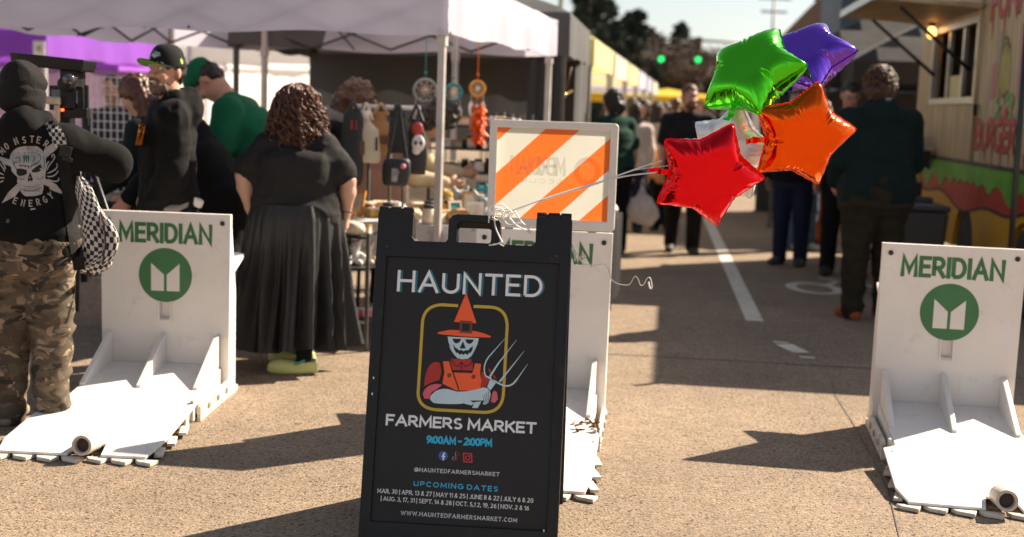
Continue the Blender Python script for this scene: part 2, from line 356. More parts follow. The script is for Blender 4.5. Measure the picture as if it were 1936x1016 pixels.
def hand_prims(wr, d, nrm, side, sc=1, curl=.5):
    """palm and five fingers; d points to the finger tips, nrm out of the back of the hand"""
    d = d / np.linalg.norm(d); nrm = nrm - d * (nrm @ d); nrm /= np.linalg.norm(nrm); x = np.cross(d, nrm) * side; P = []
    pc = wr + d * .05 * sc
    P.append(('l', [wr, wr + d * .03 * sc, wr + d * .09 * sc], [.027 * sc, .036 * sc, .042 * sc], [.02 * sc, .017 * sc, .014 * sc], x))
    for i, (off, ln) in enumerate(((-.031, .062), (-.011, .074), (.01, .079), (.03, .072))):
        b = wr + d * .09 * sc + x * off * sc; L = ln * sc / 2.2
        a1 = curl * (1.1 - .12 * i); d1 = d * math.cos(a1) - nrm * math.sin(a1); d2 = d * math.cos(a1 * 2.1) - nrm * math.sin(a1 * 2.1); d3 = d * math.cos(a1 * 2.9) - nrm * math.sin(a1 * 2.9)
        p1 = b + d1 * L; p2 = p1 + d2 * L * .7; p3 = p2 + d3 * L * .5; r = .0095 * sc
        for u, v, ra, rb in ((b, p1, r, r * .93), (p1, p2, r * .93, r * .86), (p2, p3, r * .86, r * .75)): P.append(('c', u, v, ra, rb, {'k': .006}))
    tb = wr + d * .028 * sc + x * .03 * sc; t1 = tb + (d * .6 + x * .7 - nrm * .3) * .035 * sc; t2 = t1 + (d * .9 + x * .15 - nrm * .4) * .034 * sc
    P.append(('c', tb, t1, .014 * sc, .012 * sc, {'k': .012})); P.append(('c', t1, t2, .012 * sc, .009 * sc, {'k': .006}))
    return P

def human(label, loc, yaw, H=1.75, fat=1.0, lean=0, hyaw=0, hpitch=0, arms=None, legs=None, hood=1.0, top=('long', None), bottom=('trousers', None), shoe=None, skinm=None, hair=None,
          face=True, h=.014, fold=.008, group=None, seed=0, baggy=1.0, hem=None, curl=.5, women=False, shw=1.0, fsc=(7, 7, 10), hx=0):
    sc = H / 1.75; W = fat; A = {'R': 1, 'L': -1}; X = V3(1, 0, 0); J = {}
    pel = V3(0, 0, .53 * H); RL = rotx(-rad(lean)); up = lambda x, y, z: pel + RL @ (V3(x, y, z) * sc)
    sw = (.165 if women else .19) * (1 + .35 * (W - 1)) * shw
    J['waist'] = up(0, .01, .15); J['chest'] = up(0, .015, .36); J['shl'] = up(0, -.005, .5); J['neck'] = up(0, .0, .555); J['head'] = up(hx, .035, .715)
    RH = RL @ rotz(rad(hyaw)) @ rotx(-rad(hpitch)); hc = J['head']
    nk = J['neck']; hd = lambda x, y, z: hc + RH @ (V3(x, y, z) * sc)
    body = []; sleeve = {}; skinm = skinm or SKIN
    torso = ('l', [pel + V3(0, 0, -.06 * sc), J['waist'], J['chest'], J['shl']], [.165 * sc * W, .15 * sc * W, .17 * sc * (.5 + .5 * W), .13 * sc], [.12 * sc * W, .105 * sc * W, .115 * sc * W, .075 * sc], X)
    body += [torso, ('c', J['shl'], hc + RH @ V3(0, -.02, -.06) * sc, .062 * sc, .056 * sc)]
    # head
    E = lambda c, r, **k: ('e', hd(*c), np.array(r) * sc, RH, k or {'k': .02})
    body += [E((0, -.008, .03), (.076, .096, .092)), E((0, .03, -.055), (.056, .06, .062), k=.035), E((0, .068, -.098), (.026, .022, .02), k=.025), E((.078, -.01, -.012), (.011, .02, .032), k=.01), E((-.078, -.01, -.012), (.011, .02, .032), k=.01)]
    if face:
        body += [('c', hd(0, .094, .008), hd(0, .116, -.03), .008 * sc, .0125 * sc, {'k': .014}), E((.017, .1, -.035), (.011, .011, .009), k=.008), E((-.017, .1, -.035), (.011, .011, .009), k=.008), E((0, .086, .036), (.055, .018, .012), k=.02),
                 E((.036, .078, -.03), (.024, .022, .022), k=.02), E((-.036, .078, -.03), (.024, .022, .022), k=.02), E((0, .088, -.064), (.024, .012, .006), k=.006), E((0, .086, -.078), (.021, .012, .007), k=.006), E((.031, .094, .014), (.018, .013, .011), k=.012, op=-1), E((-.031, .094, .014), (.018, .013, .011), k=.012, op=-1)]
    arms = arms or {}
    tops = []; th = .014 * baggy
    for s, sg in A.items():
        sh = J['shl'] + RL @ (V3(sg * sw, 0, -.035) * sc); eo, wo = arms.get(s, ((sg * .045, -.03, -.27), (sg * .01, .06, -.245)))
        el = sh + np.array(eo) * sc; wr = el + np.array(wo) * sc; J['sh' + s], J['el' + s], J['wr' + s] = sh, el, wr; fw = .6 + .4 * W
        body += [('c', J['shl'] + RL @ (V3(sg * .06, 0, -.01) * sc), sh, .06 * sc, .058 * sc * fw), ('c', sh, el, .05 * sc * fw, .04 * sc * fw), ('c', el, el + (wr - el) * .35, .042 * sc * fw, .043 * sc * fw), ('c', el + (wr - el) * .35, wr, .043 * sc * fw, .027 * sc)]
        d = wr - el; nrm = arms.get('n' + s); nrm = V3(sg, -.2, 0) if nrm is None else np.array(nrm, float)
        body += hand_prims(wr, d, nrm, -sg * (1 if arms.get('flip' + s) is None else -1), sc, arms.get('curl' + s, curl))
        if top[0] in ('long', 'hoodie'):
            tops += [('c', J['shl'] + RL @ (V3(sg * .05, 0, -.02) * sc), sh, .07 * sc * W ** .3 + th, .064 * sc * fw + th), ('c', sh, el, .06 * sc * fw + th, .052 * sc * fw + th), ('c', el, wr - d * .06, .054 * sc * fw + th, .036 * sc + th * .7)]
        else:
            tops += [('c', J['shl'] + RL @ (V3(sg * .05, 0, -.01) * sc), sh, .068 * sc + th, .06 * sc * fw + th), ('c', sh, sh + (el - sh) * .72, .062 * sc * fw + th, .062 * sc * fw + th * 1.2)]
    # legs
    legs = legs or {}; bots = []; feet = {}
    for s, sg in A.items():
        hp = pel + V3(sg * .088 * sc * (.7 + .3 * W), 0, -.03 * sc); kn, an = legs.get(s, ((sg * .012, .015, -.42), (sg * .005, -.02, -.4)))
        kn = hp + np.array(kn) * sc; an = kn + np.array(an) * sc; an[2] = max(an[2], .075 * sc); feet[s] = an; fw = .6 + .4 * W
        body += [('c', hp, kn, .085 * sc * W, .054 * sc * fw), ('c', kn, kn + (an - kn) * .35, .054 * sc * fw, .055 * sc * fw), ('c', kn + (an - kn) * .35, an, .055 * sc * fw, .036 * sc)]
        fd = rotz(rad(-sg * 8)) @ V3(0, 1, 0); body += [('l', [an + V3(0, 0, -.03) * sc - fd * .03 * sc, an + fd * .1 * sc + V3(0, 0, -.052) * sc, an + fd * .165 * sc + V3(0, 0, -.058) * sc], [.03 * sc, .036 * sc, .03 * sc], [.03 * sc, .018 * sc, .014 * sc], X)]
        J['kn' + s], J['an' + s], J['fd' + s] = kn, an, fd
        bots.append((hp, kn, an))
    root = cloth('person', body, skinm, h=h, k=.022 * sc, loc=loc, rot=(0, 0, yaw)); tag(root, label, 'person', group)
    # top
    if top[0]:
        hz = hem if hem is not None else -.05
        t = ('l', [pel + RL @ V3(0, 0, hz * sc), pel + RL @ V3(0, 0, .04 * sc), J['waist'], J['chest'], J['shl'] + RL @ V3(0, 0, -.01)], [(.178 * W) * sc + th, .178 * sc * W + th, .165 * sc * W + th, .178 * sc * (.5 + .5 * W) + th, .13 * sc + th],
             [.13 * sc * W + th, .135 * sc * W + th, .12 * sc * W + th, .125 * sc * W + th, .085 * sc + th], X)
        tt = [t] + tops
        if top[0] == 'hoodie':
            tt += [('l', [nk + RL @ V3(-.075, -.01, 0) * sc, nk + RL @ V3(0, -.085, .01) * sc, nk + RL @ V3(.075, -.01, 0) * sc], [.05 * sc] * 3, [.05 * sc] * 3, V3(0, .3, 1)), ('e', nk + RL @ V3(0, -.1, -.03) * sc, V3(.11, .065, .1) * sc, RL, {'k': .05}),
                   ('l', [nk + RL @ V3(-.08, 0, -.02) * sc, nk + RL @ V3(0, .085, -.06) * sc, nk + RL @ V3(.08, 0, -.02) * sc], [.035 * sc] * 3, [.035 * sc] * 3, V3(0, .3, 1))]
        if top[0] == 'hoodie' and hood > 1: tt += [('l', [nk + RL @ V3(-.07, .02, .035) * sc, nk + RL @ V3(0, -.07, .05) * sc, nk + RL @ V3(.07, .02, .035) * sc], [.042 * sc] * 3, [.042 * sc] * 3, V3(0, .3, 1))]
        if top[0] != 'hoodie': tt += [('c', J['shl'], nk + (J['head'] - nk) * -.1, .08 * sc, .066 * sc)]
        g = cloth('hoodie' if top[0] == 'hoodie' else ('t_shirt' if top[0] == 'tee' else 'shirt'), tt, top[1], root, h=h, k=.035 * sc, fold=fold, seed=seed, fsc=fsc); J['top'] = g
    if bottom[0] == 'trousers':
        bb = [('l', [pel + V3(0, 0, .09 * sc), pel, pel + V3(0, -.005, -.1 * sc)], [.165 * sc * W + th, .178 * sc * W + th, .17 * sc * W + th], [.118 * sc * W + th, .13 * sc * W + th, .12 * sc * W + th], X)]
        for hp, kn, an in bots: bb += [('c', hp, kn, .093 * sc * W + th, .062 * sc * fw + th * 1.3), ('c', kn, an + V3(0, 0, -.02) * sc, .062 * sc * fw + th * 1.3, .054 * sc * fw ** .5 + th)]
        cloth('trousers', bb, bottom[1], root, h=h, k=.03 * sc, fold=fold, fsc=(6, 6, 15), seed=seed + 9)
    elif bottom[0] == 'shorts':
        bb = [('l', [pel + V3(0, 0, .09 * sc), pel, pel + V3(0, 0, -.1 * sc)], [.17 * sc * W + th] * 3, [.125 * sc * W + th] * 3, X)]
        for hp, kn, an in bots: bb += [('c', hp, kn * .85 + hp * .15, .1 * sc * W + th, .08 * sc * fw + th * 1.3)]
        cloth('shorts', bb, bottom[1], root, h=h, k=.03 * sc, fold=fold, seed=seed + 9)
    if shoe:
        for s in 'RL':
            an, fd = J['an' + s], J['fd' + s]; z0 = V3(0, 0, -an[2])
            sp = [('l', [an + z0 + fd * -.055 * sc + V3(0, 0, .045) * sc, an + z0 + fd * .06 * sc + V3(0, 0, .045) * sc, an + z0 + fd * .17 * sc + V3(0, 0, .034) * sc, an + z0 + fd * .2 * sc + V3(0, 0, .03) * sc], [.041 * sc, .045 * sc, .045 * sc, .035 * sc], [.045 * sc, .044 * sc, .033 * sc, .026 * sc], np.cross(fd, V3(0, 0, 1))), ('c', an + V3(0, 0, -.01), an + z0 + V3(0, 0, .05) * sc, .045 * sc, .048 * sc)]
            cloth('shoe', sp, shoe, root, h=min(h, .012), k=.02)
    if face:
        for sg in (1, -1):
            mb = MB(); R = Matrix(RH.tolist()); c = hd(sg * .031, .082, .014); mb.ball(c, .0125 * sc, 0, R=R @ Matrix.Rotation(-math.pi / 2, 3, 'X')); c2 = hd(sg * .031, .0915, .013); mb.ball(c2, .0052 * sc, 1); mb.build('eye', [EYEW, EYED], root)
    J['hd'], J['RH'], J['sc'], J['root'], J['nk'], J['RL'], J['pel'] = hd, RH, sc, root, nk, RL, pel
    if hair:
        kind, hm = hair[:2]; E2 = lambda c, r, k=.03, **q: ('e', hd(*c), np.array(r) * sc, RH, dict(k=k, **q))
        dz = lambda V: .012 * (vnoise(V, (55, 55, 30), seed) - .5) * 2 + .01 * (vnoise(V, (25, 25, 18), seed + 2) - .5)
        cut = [E2((0, .085, -.05), (.07, .06, .085), .01, op=-1)]
        if kind == 'short': pr = [E2((0, -.02, .045), (.085, .1, .092)), E2((0, -.06, -.02), (.075, .06, .07))] + cut
        elif kind == 'buzz': pr = [E2((0, -.014, .045), (.08, .098, .085)), E2((0, -.05, -.01), (.074, .062, .07))] + cut
        elif kind == 'bob': pr = [E2((0, -.02, .04), (.1, .115, .1)), E2((0, -.055, -.05), (.1, .075, .11)), E2((.07, .0, -.05), (.03, .06, .09)), E2((-.07, .0, -.05), (.03, .06, .09))] + cut
        elif kind == 'long': pr = [E2((0, -.02, .04), (.092, .11, .098)), E2((0, -.07, -.12), (.1, .06, .2)), E2((.07, -.02, -.1), (.03, .05, .15)), E2((-.07, -.02, -.1), (.03, .05, .15))] + cut
        elif kind == 'afro': pr = [E2((0, -.03, .05), (.135, .14, .13)), E2((0, -.06, -.03), (.125, .1, .12))] + [E2((0, .1, -.05), (.08, .075, .09), .02, op=-1)]; dz = lambda V: .03 * (vnoise(V, (38, 38, 38), seed) - .5) * 2 + .02 * (vnoise(V, (90, 90, 90), seed + 2) - .5)
        elif kind == 'shag': pr = [E2((0, -.02, .05), (.098, .112, .1)), E2((0, -.07, -.05), (.095, .065, .085)), E2((.075, -.02, -.01), (.03, .06, .06)), E2((-.075, -.02, -.01), (.03, .06, .06))] + cut; dz = lambda V: .022 * (vnoise(V, (70, 70, 24), seed) - .5) * 2 + .012 * (vnoise(V, (30, 30, 18), seed + 2) - .5)
        cloth('hair', pr, hm, root, h=min(h, .01), k=.03, disp=dz)
    return root, J
def beard(J, m, full=1.0):
    hd, RH, sc = J['hd'], J['RH'], J['sc']; E = lambda c, r, k=.02, **q: ('e', hd(*c), np.array(r) * sc, RH, dict(k=k, **q))
    pr = [E((0, .062, -.1), (.042, .042, .038 * full)), E((.043, .045, -.085), (.016, .032, .03)), E((-.043, .045, -.085), (.016, .032, .03)), E((0, .099, -.05), (.032, .01, .008), .008), E((.028, .088, -.068), (.01, .012, .022), .01), E((-.028, .088, -.068), (.01, .012, .022), .01), E((0, .105, -.07), (.024, .016, .011), .006, op=-1)]
    cloth('beard', pr, m, J['root'], h=.007, k=.02, disp=lambda V: .006 * (vnoise(V, (140, 140, 90), 4) - .5) * 2)

# ------------------------------------------------------------------ ground and road
def asphalt():
    m = bpy.data.materials.new('asphalt'); m.use_nodes = True; nt = m.node_tree; N = nt.nodes; L = nt.links; b = N['Principled BSDF']
    tc = N.new('ShaderNodeTexCoord'); P = tc.outputs['Object']
    def noise(sc, det=4, ro=.6): n = N.new('ShaderNodeTexNoise'); n.inputs['Scale'].default_value = sc; n.inputs['Detail'].default_value = det; n.inputs['Roughness'].default_value = ro; L.new(P, n.inputs['Vector']); return n.outputs[0]
    def ramp(src, a, c, lo, hi): r = N.new('ShaderNodeMapRange'); r.inputs[1].default_value = a; r.inputs[2].default_value = c; r.inputs[3].default_value = lo; r.inputs[4].default_value = hi; L.new(src, r.inputs[0]); return r.outputs[0]
    def mul(a, c): q = N.new('ShaderNodeMath'); q.operation = 'MULTIPLY'; L.new(a, q.inputs[0]); L.new(c, q.inputs[1]); return q.outputs[0]
    vo = N.new('ShaderNodeTexVoronoi'); vo.inputs['Scale'].default_value = 95; L.new(P, vo.inputs['Vector'])
    sep = N.new('ShaderNodeSeparateColor'); L.new(vo.outputs['Color'], sep.inputs[0])
    stone = ramp(sep.outputs[0], 0, 1, .78, 1.24)                    # each chip of aggregate has its own tone
    pits = ramp(noise(62, 3, .6), .36, .45, .45, 1)                  # binder worn out between the chips
    v2 = N.new('ShaderNodeTexVoronoi'); v2.inputs['Scale'].default_value = 62; L.new(P, v2.inputs['Vector']); s2 = N.new('ShaderNodeSeparateColor'); L.new(v2.outputs['Color'], s2.inputs[0])
    sub_ = N.new('ShaderNodeMath'); sub_.operation = 'SUBTRACT'; L.new(v2.outputs['Distance'], sub_.inputs[0]); rr_ = ramp(s2.outputs[1], .35, 1, -.05, .42); L.new(rr_, sub_.inputs[1]); dots = ramp(sub_.outputs[0], -.06, .06, .3, 1)   # dark chips
    pale = ramp(noise(34, 2), .68, .74, 1, 1.5)
    big = ramp(noise(.9, 6), .3, .7, .82, 1.14); mid = ramp(noise(7, 4), .3, .7, .88, 1.1)
    gum = N.new('ShaderNodeTexVoronoi'); gum.inputs['Scale'].default_value = 1.6; L.new(P, gum.inputs['Vector']); spots = ramp(gum.outputs['Distance'], .022, .034, .5, 1); stain = ramp(noise(.55, 7, .72), .58, .7, 1, .74); streak = ramp(noise(2.3, 6, .7), .6, .74, 1, .82)
    stone = mul(stone, dots); v = mul(mul(mul(mul(stone, pits), mul(big, mid)), pale), mul(spots, mul(stain, streak)))
    hs = N.new('ShaderNodeHueSaturation'); hs.inputs['Color'].default_value = (.272, .2, .14, 1); L.new(v, hs.inputs['Value']); L.new(hs.outputs[0], b.inputs['Base Color'])
    b.inputs['Roughness'].default_value = .88; b.inputs['Specular IOR Level'].default_value = .3
    h = mul(ramp(noise(80, 3, .6), .34, .5, 0, 1), ramp(vo.outputs['Distance'], 0, .6, 1, .4))
    bp = N.new('ShaderNodeBump'); bp.inputs['Strength'].default_value = .7; bp.inputs['Distance'].default_value = .006; L.new(h, bp.inputs['Height']); L.new(bp.outputs[0], b.inputs['Normal'])
    return m
mb = MB(); mb.add([(-300, -200, 0), (300, -200, 0), (300, 420, 0), (-300, 420, 0)], [(0, 1, 2, 3)]); tag(mb.build('road', asphalt()), None, None, None, 'structure')
PAINT = mat('road_paint', (.62, .56, .48), .75, var=.15, dirt=(.2, .16, .13), dscale=9, damt=.9, bump=.3, bscale=80)
TAR = mat('tar_seam', (.1, .078, .06), .8, var=.3, vscale=12)
mb = MB(); fl = lambda x, y: Vector((x, y, .004))
def stripe(a, b, wd): mb.ribbon([a, b], wd, fl)
p0, p1 = gp(1427, 608), gp(1340, 420); d = (p1 - p0).normalized(); stripe(p0, p0 + d * 14, .13)
for k in range(4): q = p0 + d * (19 + k * 9); stripe(q, q + d * 3, .13)
tag(mb.build('lane_line', PAINT), None, None, None, 'structure')
mb = MB(); c = gp(1540, 546); mb.ribbon([(c.x + .2 * math.cos(a), c.y + .33 * math.sin(a)) for a in np.linspace(0, 2 * math.pi, 33)[:-1]], .095, fl, closed=True)
c2 = c + Vector((.9, .12, 0)); mb.ribbon([(c2.x + .2 * math.cos(a), c2.y + .33 * math.sin(a)) for a in np.linspace(0, 2 * math.pi, 33)[:-1]], .095, fl, closed=True)
fl2 = lambda x, y: Vector((x, y, .0045))
for a, b2 in (((.14, .2), (.4, .62)), ((.4, .62), (.66, .1)), ((.3, .5), (.62, .56)), ((.2, .75), (.36, .6))): mb.ribbon([(c.x + a[0], c.y + a[1]), (c.x + b2[0], c.y + b2[1])], .07, fl2)
tag(mb.build('bicycle_lane_marking', PAINT), None, None, None, 'structure')
mb = MB()
for x0, y0, x1, y1, wd in ((1462, 647, 1490, 650, .06), (1482, 652, 1515, 668, .12), (1512, 676, 1540, 678, .05)): a, b2 = gp(x0, y0), gp(x1, y1); mb.ribbon([(a.x, a.y), (b2.x, b2.y)], wd, fl)
tag(mb.build('arrow_marking', PAINT), None, None, None, 'structure')
mb = MB(); pts = []
rnd = random.Random(4)
for px, py in ((600, 652), (880, 658), (1150, 670), (1400, 683), (1647, 697), (1936, 716)): q = gp(px, py); pts.append((q.x, q.y + rnd.uniform(-.01, .01)))
mb.ribbon(pts, .014, lambda x, y: Vector((x, y, .003)))
pts = [gp(*p) for p in ((1565, 705), (1580, 750), (1612, 800), (1650, 868), (1680, 930), (1700, 1016))]; mb.ribbon([(q.x, q.y) for q in pts], [.003, .004, .005, .004, .005, .004], lambda x, y: Vector((x, y, .0035)))
tag(mb.build('road_seam', TAR), None, None, None, 'structure')

# ------------------------------------------------------------------ A-frame sign
PLAS = mat('black_plastic', (.012, .011, .0115), .4, spec=.32, var=.12, vscale=30, bump=.06, bscale=350, dirt=(.05, .045, .04), dscale=7, damt=.55)
AF = thing('a_frame_sign', 'black plastic A-frame pavement sign with haunted market poster and looped carry handle', 'sign', (-.134, 4.4, 0), rad(-4))
ZR, YF, YB = 1.125, -.27, .345; AFM = Matrix.Translation((-.134, 4.4, 0)) @ Matrix.Rotation(rad(-4), 4, 'Z'); AFI = AFM.inverted()
LF = math.hypot(YF, ZR); NF = Vector((0, -ZR, -YF)) / LF; DF = Vector((0, -YF, ZR)) / LF
LB = math.hypot(YB, ZR); NB = Vector((0, ZR, YB)) / LB; DB = Vector((0, -YB, ZR)) / LB
FN = lambda w: (lambda u, v: Vector((u, YF, 0)) + DF * v + NF * w)
BN = lambda w: (lambda u, v: Vector((u, YB, 0)) + DB * v + NB * w)
def pf(px, py):
    """photo pixel to the front panel's own plane"""
    o = AFI @ Vector((0, 0, CAM_H)); d = (AFI @ at(px, py, 4)) - o; q0 = Vector((0, YF, 0)); t = (q0 - o).dot(NF) / d.dot(NF); p = o + d * t; return (p.x, (p - q0).dot(DF))
HW = .3375; VT = LF
vn = pf(800, 457)[1]
out = [(-HW, 0), (HW, 0), (HW, VT - .008), (HW - .008, VT), (.222, VT), (.214, VT - .008), (.214, vn + .014), (.204, vn), (.098, vn), (.09, vn + .01), (.09, VT - .025), (.078, VT - .008), (.062, VT - .002), (-.062, VT - .002), (-.078, VT - .008), (-.09, VT - .025), (-.09, vn + .01), (-.098, vn), (-.204, vn), (-.214, vn + .014), (-.214, VT - .008), (-.222, VT), (-HW + .008, VT), (-HW, VT - .008)]
hole = [(-.055, vn + .002), (.055, vn + .002), (.06, vn + .008), (.06, VT - .036), (.052, VT - .028), (-.052, VT - .028), (-.06, VT - .036), (-.06, vn + .008)]
win = [pf(686, 981), pf(1030, 1007), pf(1058, 497), pf(726, 487)]
wl, wr_, wb, wt = -.3, .3, (win[0][1] + win[1][1]) / 2, (win[2][1] + win[3][1]) / 2
wloop = [(wl, wb), (wr_, wb), (wr_, wt), (wl, wt)]
mb = MB(); mb.prism([out, wloop, hole], FN(-.03), FN(.012)); mb.prism([(wl - .004, wb - .004), (wr_ + .004, wb - .004), (wr_ + .004, wt + .004), (wl - .004, wt + .004)], FN(-.026), FN(-.002))
fp = mb.build('front_panel', PLAS, AF, bevel=.006, seg=3)
mb = MB(); mb.prism([out, hole], BN(-.012), BN(.03)); mb.build('back_panel', PLAS, AF, bevel=.006, seg=3)
for s in (-1, 1):
    mb = MB(); xa, xb = s * .215, s * .335
    for a, b in ((0, .3), (.335, .665), (.7, 1)): mb.tube([(xa + (xb - xa) * a, .0, ZR + .004), (xa + (xb - xa) * b, .0, ZR + .004)], .0135, 14)
    mb.tube([(xa, 0, ZR + .004), (xb, 0, ZR + .004)], .008, 10); mb.build('hinge', PLAS, AF, bevel=.002)
for px, py in ((733, 466), (1052, 485)): mb = MB(); u, v = pf(px, py); mb.lathe([(.007, 0), (.0068, .002), (.003, .003)], 12, FN(.012)(u, v), R=NF.to_track_quat('Z', 'Y').to_matrix()); mb.build('rivet', mat('dark_steel', (.05, .05, .05), .3, .8, var=.1), AF)
for px, py in ((707.5, 715), (705, 745), (1028.5, 1003)): u, v = pf(px, py); mb = MB(); mb.box(FN(.0125)(u, v), (.004, .003, .008), R=Matrix.Rotation(-math.atan2(-YF, ZR), 3, 'X')); mb.build('clip', mat('white_plastic', (.8, .78, .74), .4), AF)
# poster with its printed art, traced on its own plane
PC = [mat('poster_black', (.013, .011, .0115), .5, spec=.4, var=.05, vscale=4), mat('ink_white', (.82, .84, .86), .6, var=.03), mat('ink_teal', (.03, .17, .24), .6, var=.03), mat('ink_orange', (.95, .125, .03), .6, var=.03), mat('ink_gold', (.58, .4, .045), .6, var=.05),
      mat('ink_pale_blue', (.54, .7, .78), .6, var=.06, vscale=12), mat('ink_red', (.46, .03, .02), .6, var=.03), mat('ink_pink', (.72, .12, .17), .6, var=.03), mat('ink_cyan', (.035, .48, .78), .6, var=.03), mat('ink_blue', (.05, .11, .42), .6, var=.03), mat('ink_brown', (.19, .05, .022), .6, var=.03), mat('ink_crimson', (.7, .03, .04), .6, var=.03)]
mb = MB(); B0 = .0012
mb.box((0, 0, 0), (0, 0, 0)); mb = MB()
mb.prism([(wl + .0005, wb + .0005), (wr_ - .0005, wb + .0005), (wr_ - .0005, wt - .0005), (wl + .0005, wt - .0005)], FN(-.001), FN(.0008), 0)
def line(text, a, b, hpx, wt_, m, serif=False, gap=.2, lay=0):
    p, q = Vector(pf(*a)), Vector(pf(*b)); dd = q - p; L = dd.length; dd /= L; nn = Vector((-dd.y, dd.x)); mid = ((a[0] + b[0]) / 2, (a[1] + b[1]) / 2)
    hh = pf(mid[0], mid[1] - hpx)[1] - pf(*mid)[1]
    def fn(x, y, l): k = p + dd * x + nn * y; return FN(B0 + lay + l)(k.x, k.y)
    lettering(mb, text, fn, 0, 0, L, hh, wt_, m, gap, serif)
line('HAUNTED', (754, 552), (1029, 563.5), 41, .135, 2, gap=.2)
line('HAUNTED', (750, 551.5), (1025, 563), 41, .135, 1, gap=.2, lay=.0012)
line('FARMERS MARKET', (728.5, 804.5), (1014, 821), 22, .2, 1, gap=.14)
line('9:00AM - 2:00PM', (806, 838.5), (930, 845.5), 15.5, .22, 8, gap=.12)
line('@HAUNTEDFARMERSMARKET', (783, 891.5), (944, 901), 7.6, .13, 1, True, gap=.3)
line('UPCOMING DATES', (781.5, 919), (941.5, 930), 10, .19, 8, gap=.3)
line('MAR. 30 | APR. 13 & 27 | MAY 11 & 25 | JUNE 8 & 22 | JULY 6 & 20', (713.4, 932), (1008, 951), 8.6, .14, 1, True)
line('| AUG. 3, 17, 31 | SEPT. 14 & 28 | OCT. 5,1 2, 19, 26 | NOV. 2 & 16', (720, 946.5), (1000, 965.5), 8.4, .14, 1, True)
line('WWW.HAUNTEDFARMERSMARKET.COM', (757.8, 973.7), (977.5, 988), 8, .13, 1, True, gap=.3)
def F3(l): return FN(B0 + l * .00022)
def a2(x, y): return pf(660 + x / 3.907, 540 + y / 3.907)
def shape(pts, m, l): mb.flat([a2(*p) for p in pts], F3(l), m)
def strk(pts, wpx, m, l, closed=False):
    s_ = (pf(900, 700)[0] - pf(800, 700)[0]) / 100 / 3.907; mb.ribbon([a2(*p) for p in pts], [q * s_ for q in wpx] if hasattr(wpx, '__len__') else wpx * s_, F3(l), m, closed)
def bez(*P, n=10):
    r = []
    for i in range(n + 1):
        t = i / n; q = [Vector(p) for p in P]
        while len(q) > 1: q = [q[k].lerp(q[k + 1], t) for k in range(len(q) - 1)]
        r.append(tuple(q[0]))
    return r
strk([(805, 150)] + bez((690, 143), (560, 145), (543, 265)) + bez((510, 795), (512, 905), (640, 918))[0:] + bez((1000, 938), (1130, 935), (1140, 800)) + bez((1168, 300), (1165, 165), (1040, 160)) + [(920, 155)], 22, 4, 0)
# pitchfork
for pts, wv in (([(1152, 392)] + bez((1030, 530), (980, 600), (1010, 670)) + [(1052, 690)], [2] + [9] * 11 + [16]), ([(1238, 402), (1100, 580), (1040, 675)], [2, 10, 14]), ([(1293, 485), (1170, 640), (1112, 712)], [2, 10, 14]), ([(1320, 580), (1250, 680)] + bez((1235, 700), (1190, 765), (1120, 730)) + [(1060, 700)], [2, 8] + [12] * 11 + [14])): strk(pts, wv, 5, 5)
shape([(1045, 690), (1088, 715), (1045, 775), (1020, 750)], 5, 5)
# arms and shirt
shape(bez((555, 745), (560, 570), (640, 545), (672, 575)) + [(684, 640), (665, 700), (600, 720)], 6, 1)
shape([(1030, 605), (1050, 630), (1048, 640), (1036, 650)], 6, 1); shape([(980, 640), (1000, 640), (1040, 700), (1010, 745), (975, 760)], 6, 1); shape([(1070, 655), (1090, 690), (1065, 680)], 6, 1)
shape(bez((545, 800), (560, 735), (640, 715), (690, 735)) + [(650, 765), (610, 790), (590, 840), (555, 835)], 7, 2); strk([(632, 712), (660, 712), (690, 735)], 5, 0, 3)
shape(bez((1050, 860), (1050, 790), (1070, 760), (1092, 790)) + [(1100, 840), (1075, 868)], 7, 2)
shape([(752, 540), (800, 545), (880, 545), (905, 545), (915, 580), (912, 628), (760, 625), (750, 585)], 6, 1)
strk([(757, 545), (775, 585), (805, 600), (830, 565), (860, 600), (900, 580), (910, 548)], 6, 0, 2); strk([(830, 565), (832, 625)], 6, 0, 3)
shape([(694, 560), (738, 560), (760, 640), (912, 645), (932, 575), (975, 580), (968, 650), (978, 700), (970, 765), (905, 778), (790, 775), (690, 725), (705, 640)], 3, 1)
strk([(748, 580), (764, 640), (910, 644)], 7, 0, 2); strk([(768, 645), (812, 770)], 9, 0, 3)
for cx, cy in ((740, 664), (919, 674)): shape([(cx + 16 * math.cos(a), cy + 16 * math.sin(a)) for a in np.linspace(0, 6.28, 17)[:-1]], 10, 2)
shape(bez((598, 825), (630, 770), (680, 760), (730, 765)) + bez((800, 785), (900, 785), (985, 755)) + bez((1010, 755), (1045, 770), (1045, 810)) + bez((1030, 850), (1000, 850), (900, 850)) + bez((830, 875), (700, 880), (625, 868)) + [(600, 845)], 5, 4)
shape(bez((980, 760), (1030, 760), (1042, 790)) + [(1040, 830), (1030, 868), (1005, 880), (985, 876), (1000, 850), (960, 830), (960, 780)], 5, 5)
for k in range(4): strk(bez((985 + k * 13, 876 - k * 2), (1005 + k * 10, 840), (985 + k * 14, 815 - k * 12)), 3.5, 0, 6)
shape([(845, 872), (890, 850), (925, 868), (905, 886)], 5, 5); shape([(925, 862), (978, 856), (950, 906), (910, 905)], 5, 6)
